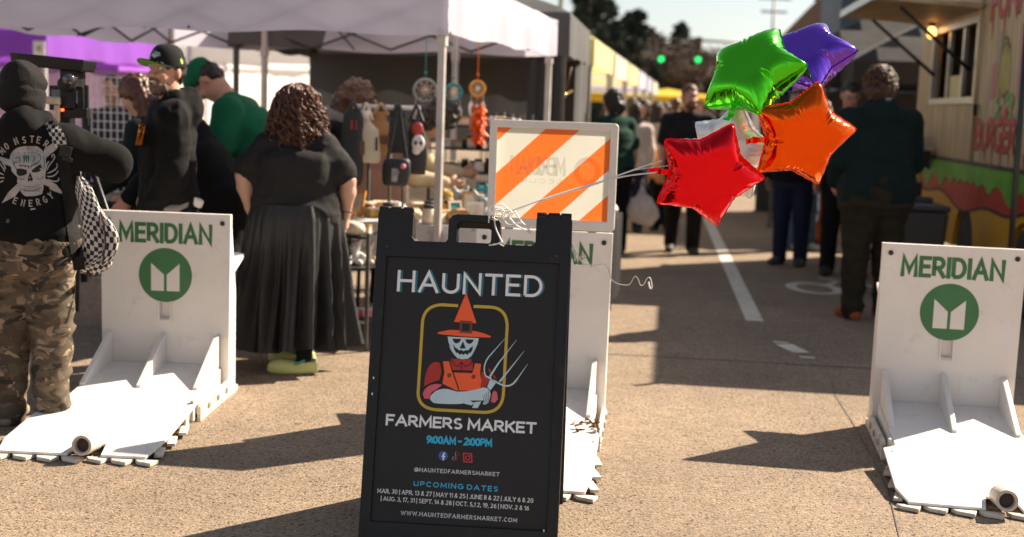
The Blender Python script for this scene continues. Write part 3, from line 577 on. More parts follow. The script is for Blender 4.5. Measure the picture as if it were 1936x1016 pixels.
# face
shape([(728, 378), (958, 390), (950, 430), (928, 482), (905, 520), (880, 541), (838, 545), (800, 538), (775, 510), (755, 470), (735, 420)], 5, 1)
shape(bez((765, 392), (770, 440), (815, 440), (828, 395)), 0, 2); shape(bez((858, 398), (868, 445), (910, 440), (922, 400)), 0, 2); shape([(842, 412), (862, 466), (816, 466)], 0, 2)
shape([(768, 430), (785, 460), (800, 468), (812, 480), (830, 476), (845, 486), (862, 478), (880, 480), (895, 462), (916, 448), (910, 480), (895, 500), (885, 498), (875, 515), (858, 502), (846, 514), (830, 504), (818, 514), (802, 496), (792, 500), (775, 470)], 0, 3)
strk([(740, 450), (765, 495)], 4, 5, 1); strk([(935, 462), (915, 500)], 4, 5, 1)
# hat
shape([(866, 55), (942, 280), (775, 270)], 3, 8); shape([(820, 258), (912, 266), (908, 356), (816, 350)], 10, 9); shape([(836, 280), (893, 285), (890, 340), (832, 335)], 0, 10)
shape([(650, 355), (660, 346), (745, 328), (930, 338), (990, 352), (1047, 374), (1047, 386), (860, 378), (680, 362)], 3, 8)
# small round marks under the hours
cir = lambda cx, cy, r, n=20: [pf(cx + r * math.cos(a), cy + r * math.sin(a)) for a in np.linspace(0, 2 * math.pi, n + 1)[:-1]]
mb.flat(cir(838, 862, 9), F3(0), 9); U = (pf(900, 860)[0] - pf(800, 860)[0]) / 100
R2 = lambda pts, wpx, m, l, c=False: mb.ribbon([pf(*p) for p in pts], wpx * U, F3(l), m, c)
R2([(842, 857.5), (839.5, 857.5), (838.3, 859.5), (838.3, 870.5)], 2.6, 1, 1); R2([(835, 863), (842, 863.4)], 2.2, 1, 2)
for o, m, l in ((-.7, 5, 0), (.9, 11, 1), (0, 0, 2)): R2([(862.5 + o, 855), (862.5 + o, 867)], 2, m, l); mb.ribbon([pf(860 + o + 3.2 * math.cos(a), 867 + 3.2 * math.sin(a)) for a in np.linspace(0, 5.2, 12)], 1.8 * U, F3(l + .4), m); R2([(862.5 + o, 855), (864.5 + o, 859), (868 + o, 860)], 2, m, l + .7)
sq = [(876.5, 857.5), (891.5, 858.3), (892.2, 874), (877.2, 873.2)]; R2(sq, 2.2, 11, 0, True); mb.ribbon(cir(884.3, 866, 3.8, 16), 1.9 * U, F3(1), 11, True); mb.flat(cir(888.8, 861.4, 1.2, 8), F3(1), 11)
mb.build('poster', PC, AF)

# ------------------------------------------------------------------ vehicle barriers
WPAINT = mat('barrier_white_paint', (.79, .74, .695), .42, var=.07, vscale=2.5, dirt=(.4, .33, .27), dscale=9, damt=.4, bump=.08, bscale=18)
WRUST = mat('barrier_worn_edge', (.62, .56, .48), .6, var=.2, vscale=12, dirt=(.12, .05, .025), dscale=14, damt=.95)
LOGO = mat('barrier_green', (.045, .17, .062), .5, var=.12, vscale=5, dirt=(.5, .52, .46), dscale=2.2, damt=.35)
STEEL = mat('galvanised_steel', (.42, .4, .38), .4, .75, var=.2, vscale=20)
DARKIN = mat('dark_inside', (.06, .045, .04), .8)
def barrier(label, loc, yaw, seed=0, text='MERIDIAN'):
    r = random.Random(seed); t = thing('vehicle_barrier', label, 'barrier', loc, yaw, 'white steel vehicle barriers across the street'); H_, W_ = .92, .655; hw = W_ / 2
    mb = MB(); f0 = lambda y: (lambda u, v: Vector((u, y, v)))
    slot = [(-.026, .385), (.026, .385), (.026, .465), (-.026, .465)]
    mb.prism([[(-hw + .006, .012), (hw - .006, .012), (hw, H_), (-hw, H_)], slot], f0(.035), f0(0))
    mb.box((0, .03, .425), (.056, .01, .084))
    fnb = lambda l: (lambda x, y: Vector((x, -.0009 - l, y)))
    n = 48; mb.flat([(.135 * math.cos(a), .605 + .137 * math.sin(a)) for a in np.linspace(0, 2 * math.pi, n + 1)[:-1]], fnb(0), 1)
    for s in (-1, 1): mb.flat([(s * .072, .665), (s * .007, .607), (s * .007, .525), (s * .072, .525)], fnb(.0008), 0)
    lettering(mb, text, lambda x, y, l: Vector((x, -.0012 - l, y)), -.235, .765, .235, .103, .19, 1, gap=.2)
    mb.build('board', [WPAINT, LOGO], t, bevel=.003)
    for s in (-1, 1):                                               # side flange and its bolts
        mb = MB(); mb.prism([(.037, .03), (.13, .03), (.13, .52), (.037, .9)], lambda u, v: Vector((s * (hw - .004), u, v)), lambda u, v: Vector((s * (hw - .022), u, v))); mb.build('side_flange', WPAINT, t)
        mb = MB(); mb.lathe([(.012, 0), (.012, .006), (.006, .008)], 10, (s * (hw - .04), 0, H_ - .045), R=Matrix.Rotation(math.pi / 2, 3, 'X')); mb.build('bolt', mat('dark_steel', (.05, .05, .05), .3, .8), t)
    mb = MB()
    for s in (-1, 1): mb.box((s * .03, -.008, .425), (.008, .016, .1))
    mb.box((0, -.003, .372), (.07, .006, .012)); mb.build('socket', WPAINT, t, bevel=.002)
    xs = [-hw + .05, -.005, hw - .06]
    zr = lambda y: .16 + (y + .0) * .105                            # ramp surface height at depth y
    for x in xs:
        mb = MB(); pr = [(-.001, zr(0) - .1), (-.001, .31), (-.03, .31), (-.4, zr(-.4) + .012), (-.4, zr(-.4) - .08)]
        mb.prism(pr, lambda u, v: Vector((x - .011, u, v)), lambda u, v: Vector((x + .011, u, v))); mb.build('fin', WPAINT, t, bevel=.002)
    xl, xr = xs[0] - .011, xs[2] + .011; nx = .05                    # ramp plate with a notch for the pipe
    out = [(xl, -.002), (xl, -.62), (xl - .055, -.66), (xl - .055, -1.1), (xl - .02, -1.24), (nx - .07, -1.24), (nx - .05, -1.12), (nx + .05, -1.12), (nx + .07, -1.24), (xr + .03, -1.24), (xr + .05, -1.05), (xr + .05, -.6), (xr, -.5), (xr, -.002)]
    mb = MB(); mb.prism(out, lambda u, v: Vector((u, v, zr(v) - .012)), lambda u, v: Vector((u, v, zr(v)))); mb.build('ramp_plate', WPAINT, t, bevel=.003)
    for s, x in ((-1, xl), (1, xr)):
        mb = MB(); mb.prism([(-.003, .012), (-.003, zr(0) - .015), (-.62, zr(-.62) - .015), (-.62, .012)], lambda u, v: Vector((x - .008, u, v)), lambda u, v: Vector((x + .008, u, v))); mb.build('side_panel', WPAINT, t)
        mb = MB(); xo = s * (hw - .004); mb.prism([(.15, .0), (.15, .03), (.03, .035), (-.02, .085), (-.5, .085), (-.53, .07), (-.53, 0)], lambda u, v: Vector((xo - .009, u, v)), lambda u, v: Vector((xo + .009, u, v)))
        for k in range(3): mb.box((xo + s * .012, -.08 - .16 * k, .05), (.01, .028, .028), m=1)
        mb.box((xo - s * .02, .06, .008), (.06, .18, .016), m=0); mb.build('base_rail', [WRUST, STEEL], t, bevel=.003)
        for k in range(3):                                          # stepped plates along the side
            mb = MB(); y = -.78 - .17 * k; mb.box((xo + s * .004, y, .022 - .003 * k), (.036, .125, .013), R=Matrix.Rotation(s * rad(13 + r.uniform(-3, 3)), 3, 'Z')); mb.build('side_step', WRUST, t, bevel=.003)
        mb = MB(); mb.box((xo - s * .015, -.58, .065), (.014, .03, .1)); mb.build('latch', WRUST, t, bevel=.003); mb = MB(); mb.box((xo - s * .015, -.68, .05), (.014, .05, .08)); mb.build('latch', WRUST, t, bevel=.003)
    for k in range(7):
        x = -hw + .02 + k * .103; mb = MB(); mb.prism([(-.048, 0), (.05, .0), (.032, -.055), (-.03, -.03)], lambda u, v: Vector((x + u, -1.235 + v + .006 * math.sin(k * 2), .002)), lambda u, v: Vector((x + u, -1.235 + v + .006 * math.sin(k * 2), .018))); mb.build('front_step', WRUST, t, bevel=.003)
    mb = MB(); R = Matrix.Rotation(rad(83), 3, 'X'); mb.lathe([(.028, -.06), (.042, -.06), (.042, .075), (.03, .075), (.028, .0)], 22, (nx, -1.19, .062), R=R); mb.lathe([(.0285, -.05), (.0285, .05)], 16, (nx, -1.19, .062), R=R, m=1); mb.build('pipe', [mat('barrier_pipe', (.6, .52, .44), .5, var=.15, dirt=(.25, .16, .1), damt=.6), DARKIN], t, bevel=.003)
    # raised plate on the far side
    mb = MB(); wav = [(hw - .03 - i * (W_ - .06) / 14, .4 + (.018 if i % 2 else 0)) for i in range(15)]
    mb.prism([(-hw + .03, .04), (hw - .03, .04)] + wav, lambda u, v: Vector((u, v, .56 + v * .3 - .02)), lambda u, v: Vector((u, v, .56 + v * .3))); mb.build('rear_plate', WPAINT, t, bevel=.003)
    for x in (-.25, .25): mb = MB(); mb.prism([(.036, .4), (.036, .55), (.36, .645)], lambda u, v: Vector((x - .008, u, v)), lambda u, v: Vector((x + .008, u, v))); mb.build('rear_gusset', WPAINT, t)
    for x in (-.24, .24): mb = MB(); mb.box((x, .2, .03), (.05, .36, .03)); mb.build('rear_foot', WRUST, t, bevel=.003)
    return t
barrier('white steel barrier with green lettering and round logo beside the man in camouflage trousers', (-1.735, 6.3, 0), rad(-2.0), 1)
barrier('white steel barrier carrying the orange striped panel, behind the A-frame sign', (.148, 6.045, 0), rad(-6.5), 2)
barrier('white steel barrier with faded green lettering in front of the food truck', (2.085, 5.97, 0), rad(-9.5), 3)
# dead leaves heaped in the middle barrier's corner
mb = MB(); r = random.Random(8)
for k in range(60):
    c = Vector((.36 + r.uniform(-.06, .05), 5.52 + r.uniform(-.09, .08), .05 + r.uniform(0, .07))); R = Matrix.Rotation(r.uniform(0, 6), 3, Vector((r.uniform(-1, 1), r.uniform(-1, 1), r.uniform(-1, 1))).normalized()); mb.box(c, (.03, .018, .002), R)
tag(mb.build('dry_leaves', mat('dead_leaf', (.16, .065, .025), .8, var=.5, vscale=30)), None, None, None, 'stuff')
# orange striped panel on the middle barrier
t = thing('striped_panel', 'square panel of orange and white diagonal stripes in a pale frame', 'sign', (.176, 6.045, .92), rad(-6.5))
OR_ = mat('reflective_orange', (.82, .17, .025), .4, var=.07, vscale=3, trans=.45, dirt=(.9, .5, .25), dscale=4, damt=.4); WH_ = mat('reflective_white', (.7, .68, .58), .4, var=.06, vscale=3, trans=.4)
ORG = mat('orange_ghost', (.45, .07, .012), .5, var=.05, alpha=.24); WHG = mat('white_ghost', (.25, .24, .2), .5, var=.05, alpha=.24)
hw, hh = .305, .52; mb = MB(); fr = .036
mb.prism([[(-hw + .012, .008), (hw - .012, .008), (hw, .02), (hw, hh - .012), (hw - .012, hh), (-hw + .012, hh), (-hw, hh - .012), (-hw, .02)], [(-hw + fr, .02 + fr), (hw - fr, .02 + fr), (hw - fr, hh - fr), (-hw + fr, hh - fr)]], lambda u, v: Vector((u, .022, v)), lambda u, v: Vector((u, -.016, v)))
mb.build('frame', mat('panel_frame', (.68, .64, .6), .4, var=.06), t, bevel=.005, seg=3)
X0, X1, Y0, Y1 = -hw + fr, hw - fr, .02 + fr, hh - fr
def clip(poly):
    def cut(P, f, g):
        Q = []
        for i in range(len(P)):
            a, b = P[i], P[(i + 1) % len(P)]; fa, fb = f(a), f(b)
            if fa >= 0: Q.append(a)
            if (fa >= 0) != (fb >= 0): k = fa / (fa - fb); Q.append((a[0] + (b[0] - a[0]) * k, a[1] + (b[1] - a[1]) * k))
        return Q
    for f in (lambda p: p[0] - X0, lambda p: X1 - p[0], lambda p: p[1] - Y0, lambda p: Y1 - p[1]): poly = cut(poly, f, None)
    return poly
mb = MB(); slope = (Y1 - .157 - Y0) / (X1 - X0) * 1.12; off = lambda x, c: c + slope * (x - X0)
cs = [Y0 - .6, Y0 - .38, Y0 - .3, Y0 - .225, Y0 - .115, Y0 + .085, Y0 + .205, Y0 + .335, Y0 + .43, Y0 + .9]
slope = .95; cs = [Y0 + q for q in (-1, -.385, -.265, -.116, .056, .209, .363, 1)]
for i in range(len(cs) - 1):
    P = clip([(X0, off(X0, cs[i])), (X1, off(X1, cs[i])), (X1, off(X1, cs[i + 1])), (X0, off(X0, cs[i + 1]))])
    if len(P) > 2: mb.flat(P, lambda x, y: Vector((x, -.002, y)), i % 2)
lettering(mb, 'MERIDIAN', lambda x, y, l: Vector((.06 - x, -.0026 - l, y)), -.0, .262, .26, .09, .17, 3, gap=.17); lettering(mb, 'SECURE', lambda x, y, l: Vector((.05 - x, -.0026 - l, y)), 0, .225, .24, .022, .15, 3, gap=.3)
mb.ribbon([(.165 + .05 * math.cos(a), .29 + .055 * math.sin(a)) for a in np.linspace(0, 6.28, 25)[:-1]], .026, lambda x, y: Vector((x, -.0026, y)), 2, True)
mb.build('striped_sheet', [OR_, WH_, ORG, WHG], t)
mb = MB(); mb.box((-.2, .012, .0), (.04, .012, .06)); mb.box((.2, .012, .0), (.04, .012, .06)); mb.build('bracket', STEEL, t)
# ------------------------------------------------------------------ foil balloons
NG = 181; gx = np.linspace(-1.05, 1.05, NG)
def star_R():
    th = np.linspace(0, 2 * math.pi, 721)[:-1]; tips = [(math.cos(rad(90 - 36 * k)) * (1 if k % 2 == 0 else .64), math.sin(rad(90 - 36 * k)) * (1 if k % 2 == 0 else .64)) for k in range(10)]; R = np.zeros(720)
    for i, t in enumerate(th):
        d = np.array([math.cos(t), math.sin(t)])
        for k in range(10):
            a, b = np.array(tips[k]), np.array(tips[(k + 1) % 10]); M2 = np.array([d, a - b]).T
            if abs(np.linalg.det(M2)) < 1e-9: continue
            s_, u = np.linalg.solve(M2, a)
            if s_ > 0 and -1e-6 <= u <= 1 + 1e-6: R[i] = s_
    ker = np.hanning(21); ker /= ker.sum(); return th, np.convolve(np.r_[R[-30:], R, R[:30]], ker, 'same')[30:-30]
TH, RR = star_R()
XX, YY = np.meshgrid(gx, gx, indexing='ij'); an = np.mod(np.arctan2(YY, XX), 2 * math.pi); mask = np.hypot(XX, YY) < np.interp(an, np.r_[TH, 2 * math.pi], np.r_[RR, RR[0]])
phi = np.zeros((NG, NG)); hg = gx[1] - gx[0]
for _ in range(2600): phi[1:-1, 1:-1] = np.where(mask[1:-1, 1:-1], .25 * (phi[2:, 1:-1] + phi[:-2, 1:-1] + phi[1:-1, 2:] + phi[1:-1, :-2] + hg * hg), 0)
HT = np.sqrt(phi); HT /= HT.max()
def bil(x, y):
    fx, fy = (x + 1.05) / hg, (y + 1.05) / hg; i, j = int(fx), int(fy); u, v = fx - i, fy - j; return HT[i, j] * (1 - u) * (1 - v) + HT[i + 1, j] * u * (1 - v) + HT[i, j + 1] * (1 - u) * v + HT[i + 1, j + 1] * u * v
def balloon(label, col, c, Rm, e0, e1, seed, thick=.42, rough=.13, ta=270, metal=1.0):
    foil = mat('foil_' + label.split()[0], col, rough, metal, var=.04, vscale=4, bump=.04, bscale=14)
    e0, e1 = Vector((e0[0], -e0[2], e0[1])).normalized(), Vector((e1[0], -e1[2], e1[1])); e1 = (e1 - e0 * e1.dot(e0)).normalized(); e2 = e0.cross(e1)
    root = thing('star_balloon', label, 'balloon', c, 0, 'foil star balloons tied to the A-frame sign'); mb = MB(); nT = 360; ts = [0, .1, .2, .3, .4, .48, .56, .63, .69, .75, .8, .84, .88, .91, .94, .965, .985, .996, 1.0]
    r = random.Random(seed); cre = []
    for k in range(10):                                             # creases run inwards from the seam, most at the inner corners
        for q in range(3 if k % 2 else 1): cre.append((rad(90 - 36 * k) + r.gauss(0, .13 if k % 2 else .1), r.uniform(.3, 1) * (1 if k % 2 else .5), r.uniform(.02, .05)))
    vs = []; idx = {}
    for sd in (1, -1):
        for i, tt in enumerate(ts):
            for j in range(nT):
                if i == 0 and j > 0: idx[sd, i, j] = idx[sd, 0, 0]; continue
                if tt == 1.0 and sd == -1: idx[sd, i, j] = idx[1, i, j]; continue
                a = 2 * math.pi * j / nT; R0 = np.interp(a, TH, RR, period=2 * math.pi); rr = tt * R0
                if tt <= .88: hgt = bil(rr * math.cos(a), rr * math.sin(a))
                else: hgt = bil(.88 * R0 * math.cos(a), .88 * R0 * math.sin(a)) * math.sqrt((1 - tt) / .12)
                k_ = .16; lim = .74; d_ = max(k_ - abs(hgt - lim), 0) / k_; hgt = min(hgt, lim) - d_ * d_ * k_ * .25
                z = hgt
                for ca, am, wd in cre:
                    da = (a - ca + math.pi) % (2 * math.pi) - math.pi
                    if abs(da) < .12:
                        fall = max(0, (tt - .6) / .4) * min(1, (1 - tt) * 7 + .05)
                        z -= .11 * am * math.exp(-(da / wd) ** 2) * fall; z += .05 * am * math.exp(-((abs(da) - 2 * wd) / wd) ** 2) * fall
                z += .010 * math.sin(a * 90 + 3 * math.sin(a * 7)) * max(0, 1 - abs(tt - .95) / .05)
                shr = 1 - .006 * math.sin(a * 31 + seed) * (tt > .9)
                idx[sd, i, j] = len(vs); vs.append((e0 * (rr * shr * math.cos(a)) + e1 * (rr * shr * math.sin(a)) + e2 * (sd * z * thick)) * Rm)
    fs = []
    for sd in (1, -1):
        for i in range(len(ts) - 1):
            for j in range(nT):
                k = (j + 1) % nT; q = (idx[sd, i, j], idx[sd, i + 1, j], idx[sd, i + 1, k], idx[sd, i, k]); q = q if sd == 1 else q[::-1]
                q = tuple(dict.fromkeys(q)); fs.append(q)
    mb.add(vs, fs, 0, True)
    rim = []
    for j in range(nT):
        a = 2 * math.pi * j / nT; R0 = float(np.interp(a, TH, RR, period=2 * math.pi)); sh0 = 1 - .006 * math.sin(a * 31 + seed)
        for q in (.994, 1.03): rim.append((e0 * (R0 * sh0 * q * math.cos(a)) + e1 * (R0 * sh0 * q * math.sin(a)) + e2 * .004 * math.sin(a * 80)) * Rm)
    mb.add(rim, [(2 * j, 2 * j + 1, 2 * ((j + 1) % nT) + 1, 2 * ((j + 1) % nT)) for j in range(nT)], 0, True)
    mb.build('foil_body', foil, root)
    mb = MB(); L = []; Rt = []; td_ = e0 * math.cos(rad(ta)) + e1 * math.sin(rad(ta)); tl_ = e0 * -math.sin(rad(ta)) + e1 * math.cos(rad(ta))
    for i in range(9):
        q = .62 + i * .05; wv = .055 + .012 * math.sin(i * 1.7); zo = .03 * math.sin(i * .9); L.append((tl_ * -wv + td_ * q + e2 * (zo + .02 * math.sin(i * 2))) * Rm); Rt.append((tl_ * wv + td_ * q + e2 * (zo - .015)) * Rm)
    mb.add(L + Rt, [(i, 9 + i, 10 + i, i + 1) for i in range(8)], 0, True); mb.build('tail', foil, root)
    return root
balloon('green foil star balloon tilted upward, its tail hanging over the white one', (.10, .72, .025), at(1424, 140, 4.75), .214, (.7, -.09, .71), (.48, .8, -.36), 1, .5)
RO = lambda deg, e0, e1: None
balloon('red foil star balloon facing the camera, lowest of the bunch', (.86, .012, .02), at(1337, 330, 4.52), .206, (.94, -.32, -.13), (.34, .89, .29), 2, .44, ta=198)
balloon('orange foil star balloon beside the red one', (.95, .11, .008), at(1516, 256, 4.66), .206, (.97, -.16, -.16), (.2, .96, .22), 3, .44, ta=198)
balloon('purple foil star balloon half behind the green one', (.2, .075, .62), at(1525, 112, 4.98), .2, (.77, -.04, .64), (.48, .7, -.53), 4, .5)
balloon('silvery white foil star balloon hidden between the others', (.78, .76, .76), at(1384, 285, 4.9), .2, (.69, -.22, .69), (.03, .96, .28), 5, .4, .32, metal=.35)
# white ribbon
mb = MB(); a_ = lambda pts, d: [at(x, y, d if not hasattr(d, '__len__') else d[0] + (d[1] - d[0]) * i / (len(pts) - 1)) for i, (x, y) in enumerate(pts)]
def smooth(P, n=6):
    P = [Vector(p) for p in P]; o = []
    for i in range(len(P) - 1):
        p0, p1, p2, p3 = P[max(i - 1, 0)], P[i], P[i + 1], P[min(i + 2, len(P) - 1)]
        for k in range(n): t = k / n; o.append(.5 * ((2 * p1) + (p2 - p0) * t + (2 * p0 - 5 * p1 + 4 * p2 - p3) * t * t + (3 * p1 - p0 - 3 * p2 + p3) * t ** 3))
    return o + [P[-1]]
rb = .0034
def rib(pts, d, r=rb): mb.tube(smooth(a_(pts, d)), r, 6, flat=.45)
rib([(958, 402), (1010, 383), (1060, 366), (1120, 349), (1180, 328), (1222, 313), (1252, 304)], (4.38, 4.5)); rib([(1020, 381), (1110, 351), (1180, 334), (1242, 326)], (4.4, 4.48)); rib([(962, 406), (1020, 379), (1120, 351), (1200, 322), (1330, 300), (1382, 232)], (4.39, 4.72), .0022)
r = random.Random(3)
for k in range(5):                                                  # the knot's loops
    cx, cy = 945 + r.uniform(-8, 12), 403 + r.uniform(-6, 8); rx, ry = r.uniform(9, 19), r.uniform(7, 14); a0 = r.uniform(0, 6)
    rib([(cx + rx * math.cos(a0 + q * .9), cy + ry * math.sin(a0 + q * .9)) for q in range(8)], (4.365 + r.uniform(-.01, .01), 4.38), .0026)
rib([(924, 422), (926, 406), (938, 398), (950, 404), (942, 416), (930, 411)], 4.36); rib([(934, 410), (937, 430), (944, 447), (950, 458)], 4.36); rib([(950, 458), (938, 462), (924, 464)], 4.35); rib([(950, 458), (944, 461), (953, 466)], 4.35)
rib([(960, 408), (975, 425), (992, 435), (1004, 441)], 4.37); rib([(972, 398), (985, 418), (998, 432), (1006, 444)], 4.36); rib([(950, 412), (962, 425), (985, 422), (1000, 430)], 4.37, .0022)
rib([(1080, 468), (1090, 478), (1097, 492), (1106, 487), (1104, 483), (1097, 487), (1103, 499), (1120, 502), (1140, 500), (1150, 508), (1156, 528), (1170, 537), (1186, 539), (1192, 536), (1200, 523), (1206, 527), (1211, 539), (1217, 538), (1224, 526), (1230, 527), (1233, 543), (1229, 545), (1226, 533)], (4.42, 4.5)); rib([(1080, 470), (1086, 482), (1087, 494)], 4.42); rib([(1103, 499), (1104, 505)], 4.42, .004)
tag(mb.build('balloon_ribbon', mat('white_ribbon', (.85, .83, .8), .45, var=.05, trans=.3)), 'white curling ribbon knotted round the sign handle and pulled towards the balloons', 'ribbon')

# ------------------------------------------------------------------ helpers for prints that lie on cloth
def bvh(o):
    me = o.data; mw = (o.parent.matrix_basis if o.parent else Matrix()) @ o.matrix_basis
    return BVHTree.FromPolygons([mw @ v.co for v in me.vertices], [tuple(p.vertices) for p in me.polygons]), mw
def drape(tree, mw, mbs, name, mats, parent, off=.004, cell=.02, world=None):
    """lay flat artwork (x, layer, z in metres on a plane) onto the cloth behind it"""
    bm = bmesh.new(); vs = [bm.verts.new(v) for v in mbs.v]
    for f, mi in zip(mbs.f, mbs.mi):
        try: q = bm.faces.new([vs[i] for i in f]); q.material_index = mi
        except ValueError: pass
    bmesh.ops.triangulate(bm, faces=bm.faces[:])
    for _ in range(5):
        e = [e for e in bm.edges if e.calc_length() > cell]
        if not e: break
        bmesh.ops.subdivide_edges(bm, edges=e, cuts=1); bmesh.ops.triangulate(bm, faces=bm.faces[:])
    inv = mw.inverted() if world is None else Matrix.Translation(world).inverted()
    for v in bm.verts:
        lay = v.co.y; o = Vector((v.co.x, 0, v.co.z)); org = mbs.org; d = (mbs.plane(o) - org).normalized(); h = tree.ray_cast(org, d)
        p = h[0] - d * (off + lay) if h[0] is not None else mbs.plane(o); v.co = inv @ p
    me = bpy.data.meshes.new(name); bm.to_mesh(me); bm.free()
    for m in mats: me.materials.append(m)
    o = bpy.data.objects.new(name, me); COL.objects.link(o); o.parent = parent; return o
def artboard(depth):
    mb = MB(); mb.org = Vector((0, 0, CAM_H)); mb.plane = lambda o: Vector((o.x, depth, o.z)); return mb
def checker(name, sc=1.0):
    m = bpy.data.materials.new(name); m.use_nodes = True; nt = m.node_tree; N = nt.nodes; c = N.new('ShaderNodeTexChecker'); c.inputs['Scale'].default_value = sc; c.inputs['Color1'].default_value = (.012, .012, .012, 1); c.inputs['Color2'].default_value = (.55, .5, .46, 1)
    u = N.new('ShaderNodeUVMap'); nt.links.new(u.outputs[0], c.inputs['Vector']); nt.links.new(c.outputs[0], N['Principled BSDF'].inputs['Base Color']); N['Principled BSDF'].inputs['Roughness'].default_value = .8; return m
def camo():
    m = bpy.data.materials.new('camouflage_canvas'); m.use_nodes = True; nt = m.node_tree; N = nt.nodes; L = nt.links; b = N['Principled BSDF']; tc = N.new('ShaderNodeTexCoord'); mp = N.new('ShaderNodeMapping'); mp.inputs['Scale'].default_value = (1, 1, 1.7); L.new(tc.outputs['Object'], mp.inputs[0]); prev = None
    for sc, lo, colr, off in ((9, .5, (.07, .048, .03), 0), (11, .56, (.15, .105, .068), 5), (10, .6, (.026, .02, .014), 9), (13, .61, (.27, .195, .13), 14)):
        mo = N.new('ShaderNodeMapping'); mo.inputs['Location'].default_value = (off, off * .7, off * 1.3); L.new(mp.outputs[0], mo.inputs[0]); n = N.new('ShaderNodeTexNoise'); n.inputs['Scale'].default_value = sc; n.inputs['Detail'].default_value = 2; n.inputs['Distortion'].default_value = .9; L.new(mo.outputs[0], n.inputs['Vector'])
        r = N.new('ShaderNodeMapRange'); r.inputs[1].default_value = lo; r.inputs[2].default_value = lo + .015; L.new(n.outputs[0], r.inputs[0]); mx = N.new('ShaderNodeMix'); mx.data_type = 'RGBA'; L.new(r.outputs[0], mx.inputs[0])
        if prev is None: mx.inputs[6].default_value = (.095, .07, .045, 1)
        else: L.new(prev, mx.inputs[6])
        mx.inputs[7].default_value = (*colr, 1); prev = mx.outputs[2]
    L.new(prev, b.inputs['Base Color']); b.inputs['Roughness'].default_value = .9; return m
CAMO = camo()

# ------------------------------------------------------------------ man with skull hoodie and camouflage trousers
root, J = human('person in black skull hoodie, beanie and camouflage trousers, seen from behind', (-2.15, 5.6, 0), rad(-6), 1.585, 1.27, 2, hpitch=8, top=('hoodie', BLACK), bottom=('trousers', CAMO), shoe=mat('shoe_sand', (.3, .24, .18), .7), hair=None, face=False, h=.010, fold=.02, hem=-.03, baggy=1.35, seed=11, fsc=(8, 8, 8), hx=-.045,
    hood=2, arms={'R': ((.19, .08, -.075), (-.12, .2, .03)), 'L': ((-.2, .1, -.06), (.1, .2, .02)), 'nR': (0, 0, 1), 'nL': (0, 0, 1)})
E = lambda J, c, r, k=.03, **q: ('e', J['hd'](*c), np.array(r) * J['sc'], J['RH'], dict(k=k, **q))
cloth('beanie', [E(J, (0, -.012, .05), (.1, .118, .105)), E(J, (0, -.03, -.02), (.095, .105, .07)), E(J, (0, .1, -.06), (.09, .07, .07), .01, op=-1)], fab('beanie_knit', (.016, .014, .014), bump=.5, bscale=160), J['root'], h=.008, fold=.014, fsc=(9, 9, 7), seed=4)
cloth('beanie_cuff', [('l', [Vector3 for Vector3 in (J['hd'](0, -.02, -.055), J['hd'](0, -.02, .0))], [.1 * J['sc'] * 1.02] * 2, [.112 * J['sc'] * 1.02] * 2, V3(1, 0, 0))], fab('beanie_knit', (.016, .014, .014)), J['root'], h=.008, fold=.005, fsc=(10, 10, 20))
tree, mw = bvh(J['top'])
PY = 5.45; ab = artboard(PY)
def hp(x, y): p = at(x / 3.908, 180 + y / 3.908, PY); return (p.x, p.z)
HF = lambda l: (lambda u, v: Vector((u, l * .0004, v)))
def hs(pts, m, l): ab.flat([hp(*p) for p in pts], HF(l), m)
HU = (hp(200, 300)[0] - hp(100, 300)[0]) / 100
def hk(pts, wpx, m, l, c=False): ab.ribbon([hp(*p) for p in pts], [q * HU for q in wpx] if hasattr(wpx, '__len__') else wpx * HU, HF(l), m, c)
# lightning bolts
hs([(428, 328), (330, 395), (352, 402), (315, 445), (340, 455), (325, 478), (420, 398), (388, 392)], 0, 0); hs([(-30, 445), (75, 478), (68, 500), (85, 530), (20, 505), (35, 495), (-30, 470)], 0, 0)
hs([(320, 610), (415, 660), (385, 678), (480, 738), (370, 700), (385, 688), (318, 660)], 0, 0); hs([(12, 800), (75, 728), (62, 718), (135, 650), (150, 700), (100, 740), (110, 750)], 0, 0)
# skull
hs(bez((70, 480), (75, 400), (140, 375), (205, 378)) + bez((270, 378), (340, 410), (340, 490)) + [(342, 540), (322, 590), (330, 640), (318, 660), (322, 690)] + bez((310, 730), (270, 748), (225, 748)) + bez((190, 748), (160, 735), (148, 700)) + [(140, 660), (125, 645), (130, 610), (88, 565)], 0, 1)
hs(bez((122, 548), (150, 535), (198, 555)) + bez((200, 580), (175, 600), (140, 598)) + [(122, 580)], 1, 2); hs(bez((232, 560), (260, 530), (300, 510)) + bez((312, 540), (300, 570), (268, 572)) + [(240, 572)], 1, 2); hs([(222, 568), (244, 622), (236, 640), (222, 630), (208, 642), (204, 622)], 1, 2)
hk(bez((150, 690), (200, 715), (260, 712), (310, 680)), 3, 1, 2); hk(bez((165, 665), (220, 690), (300, 660)), 2.2, 1, 2); hk(bez((170, 700), (220, 725), (290, 700)), 2.2, 1, 2.4)
for k in range(8): hk([(182 + k * 15, 668 + (8 if 1 < k < 6 else 2)), (184 + k * 15, 712)], 2, 1, 3)
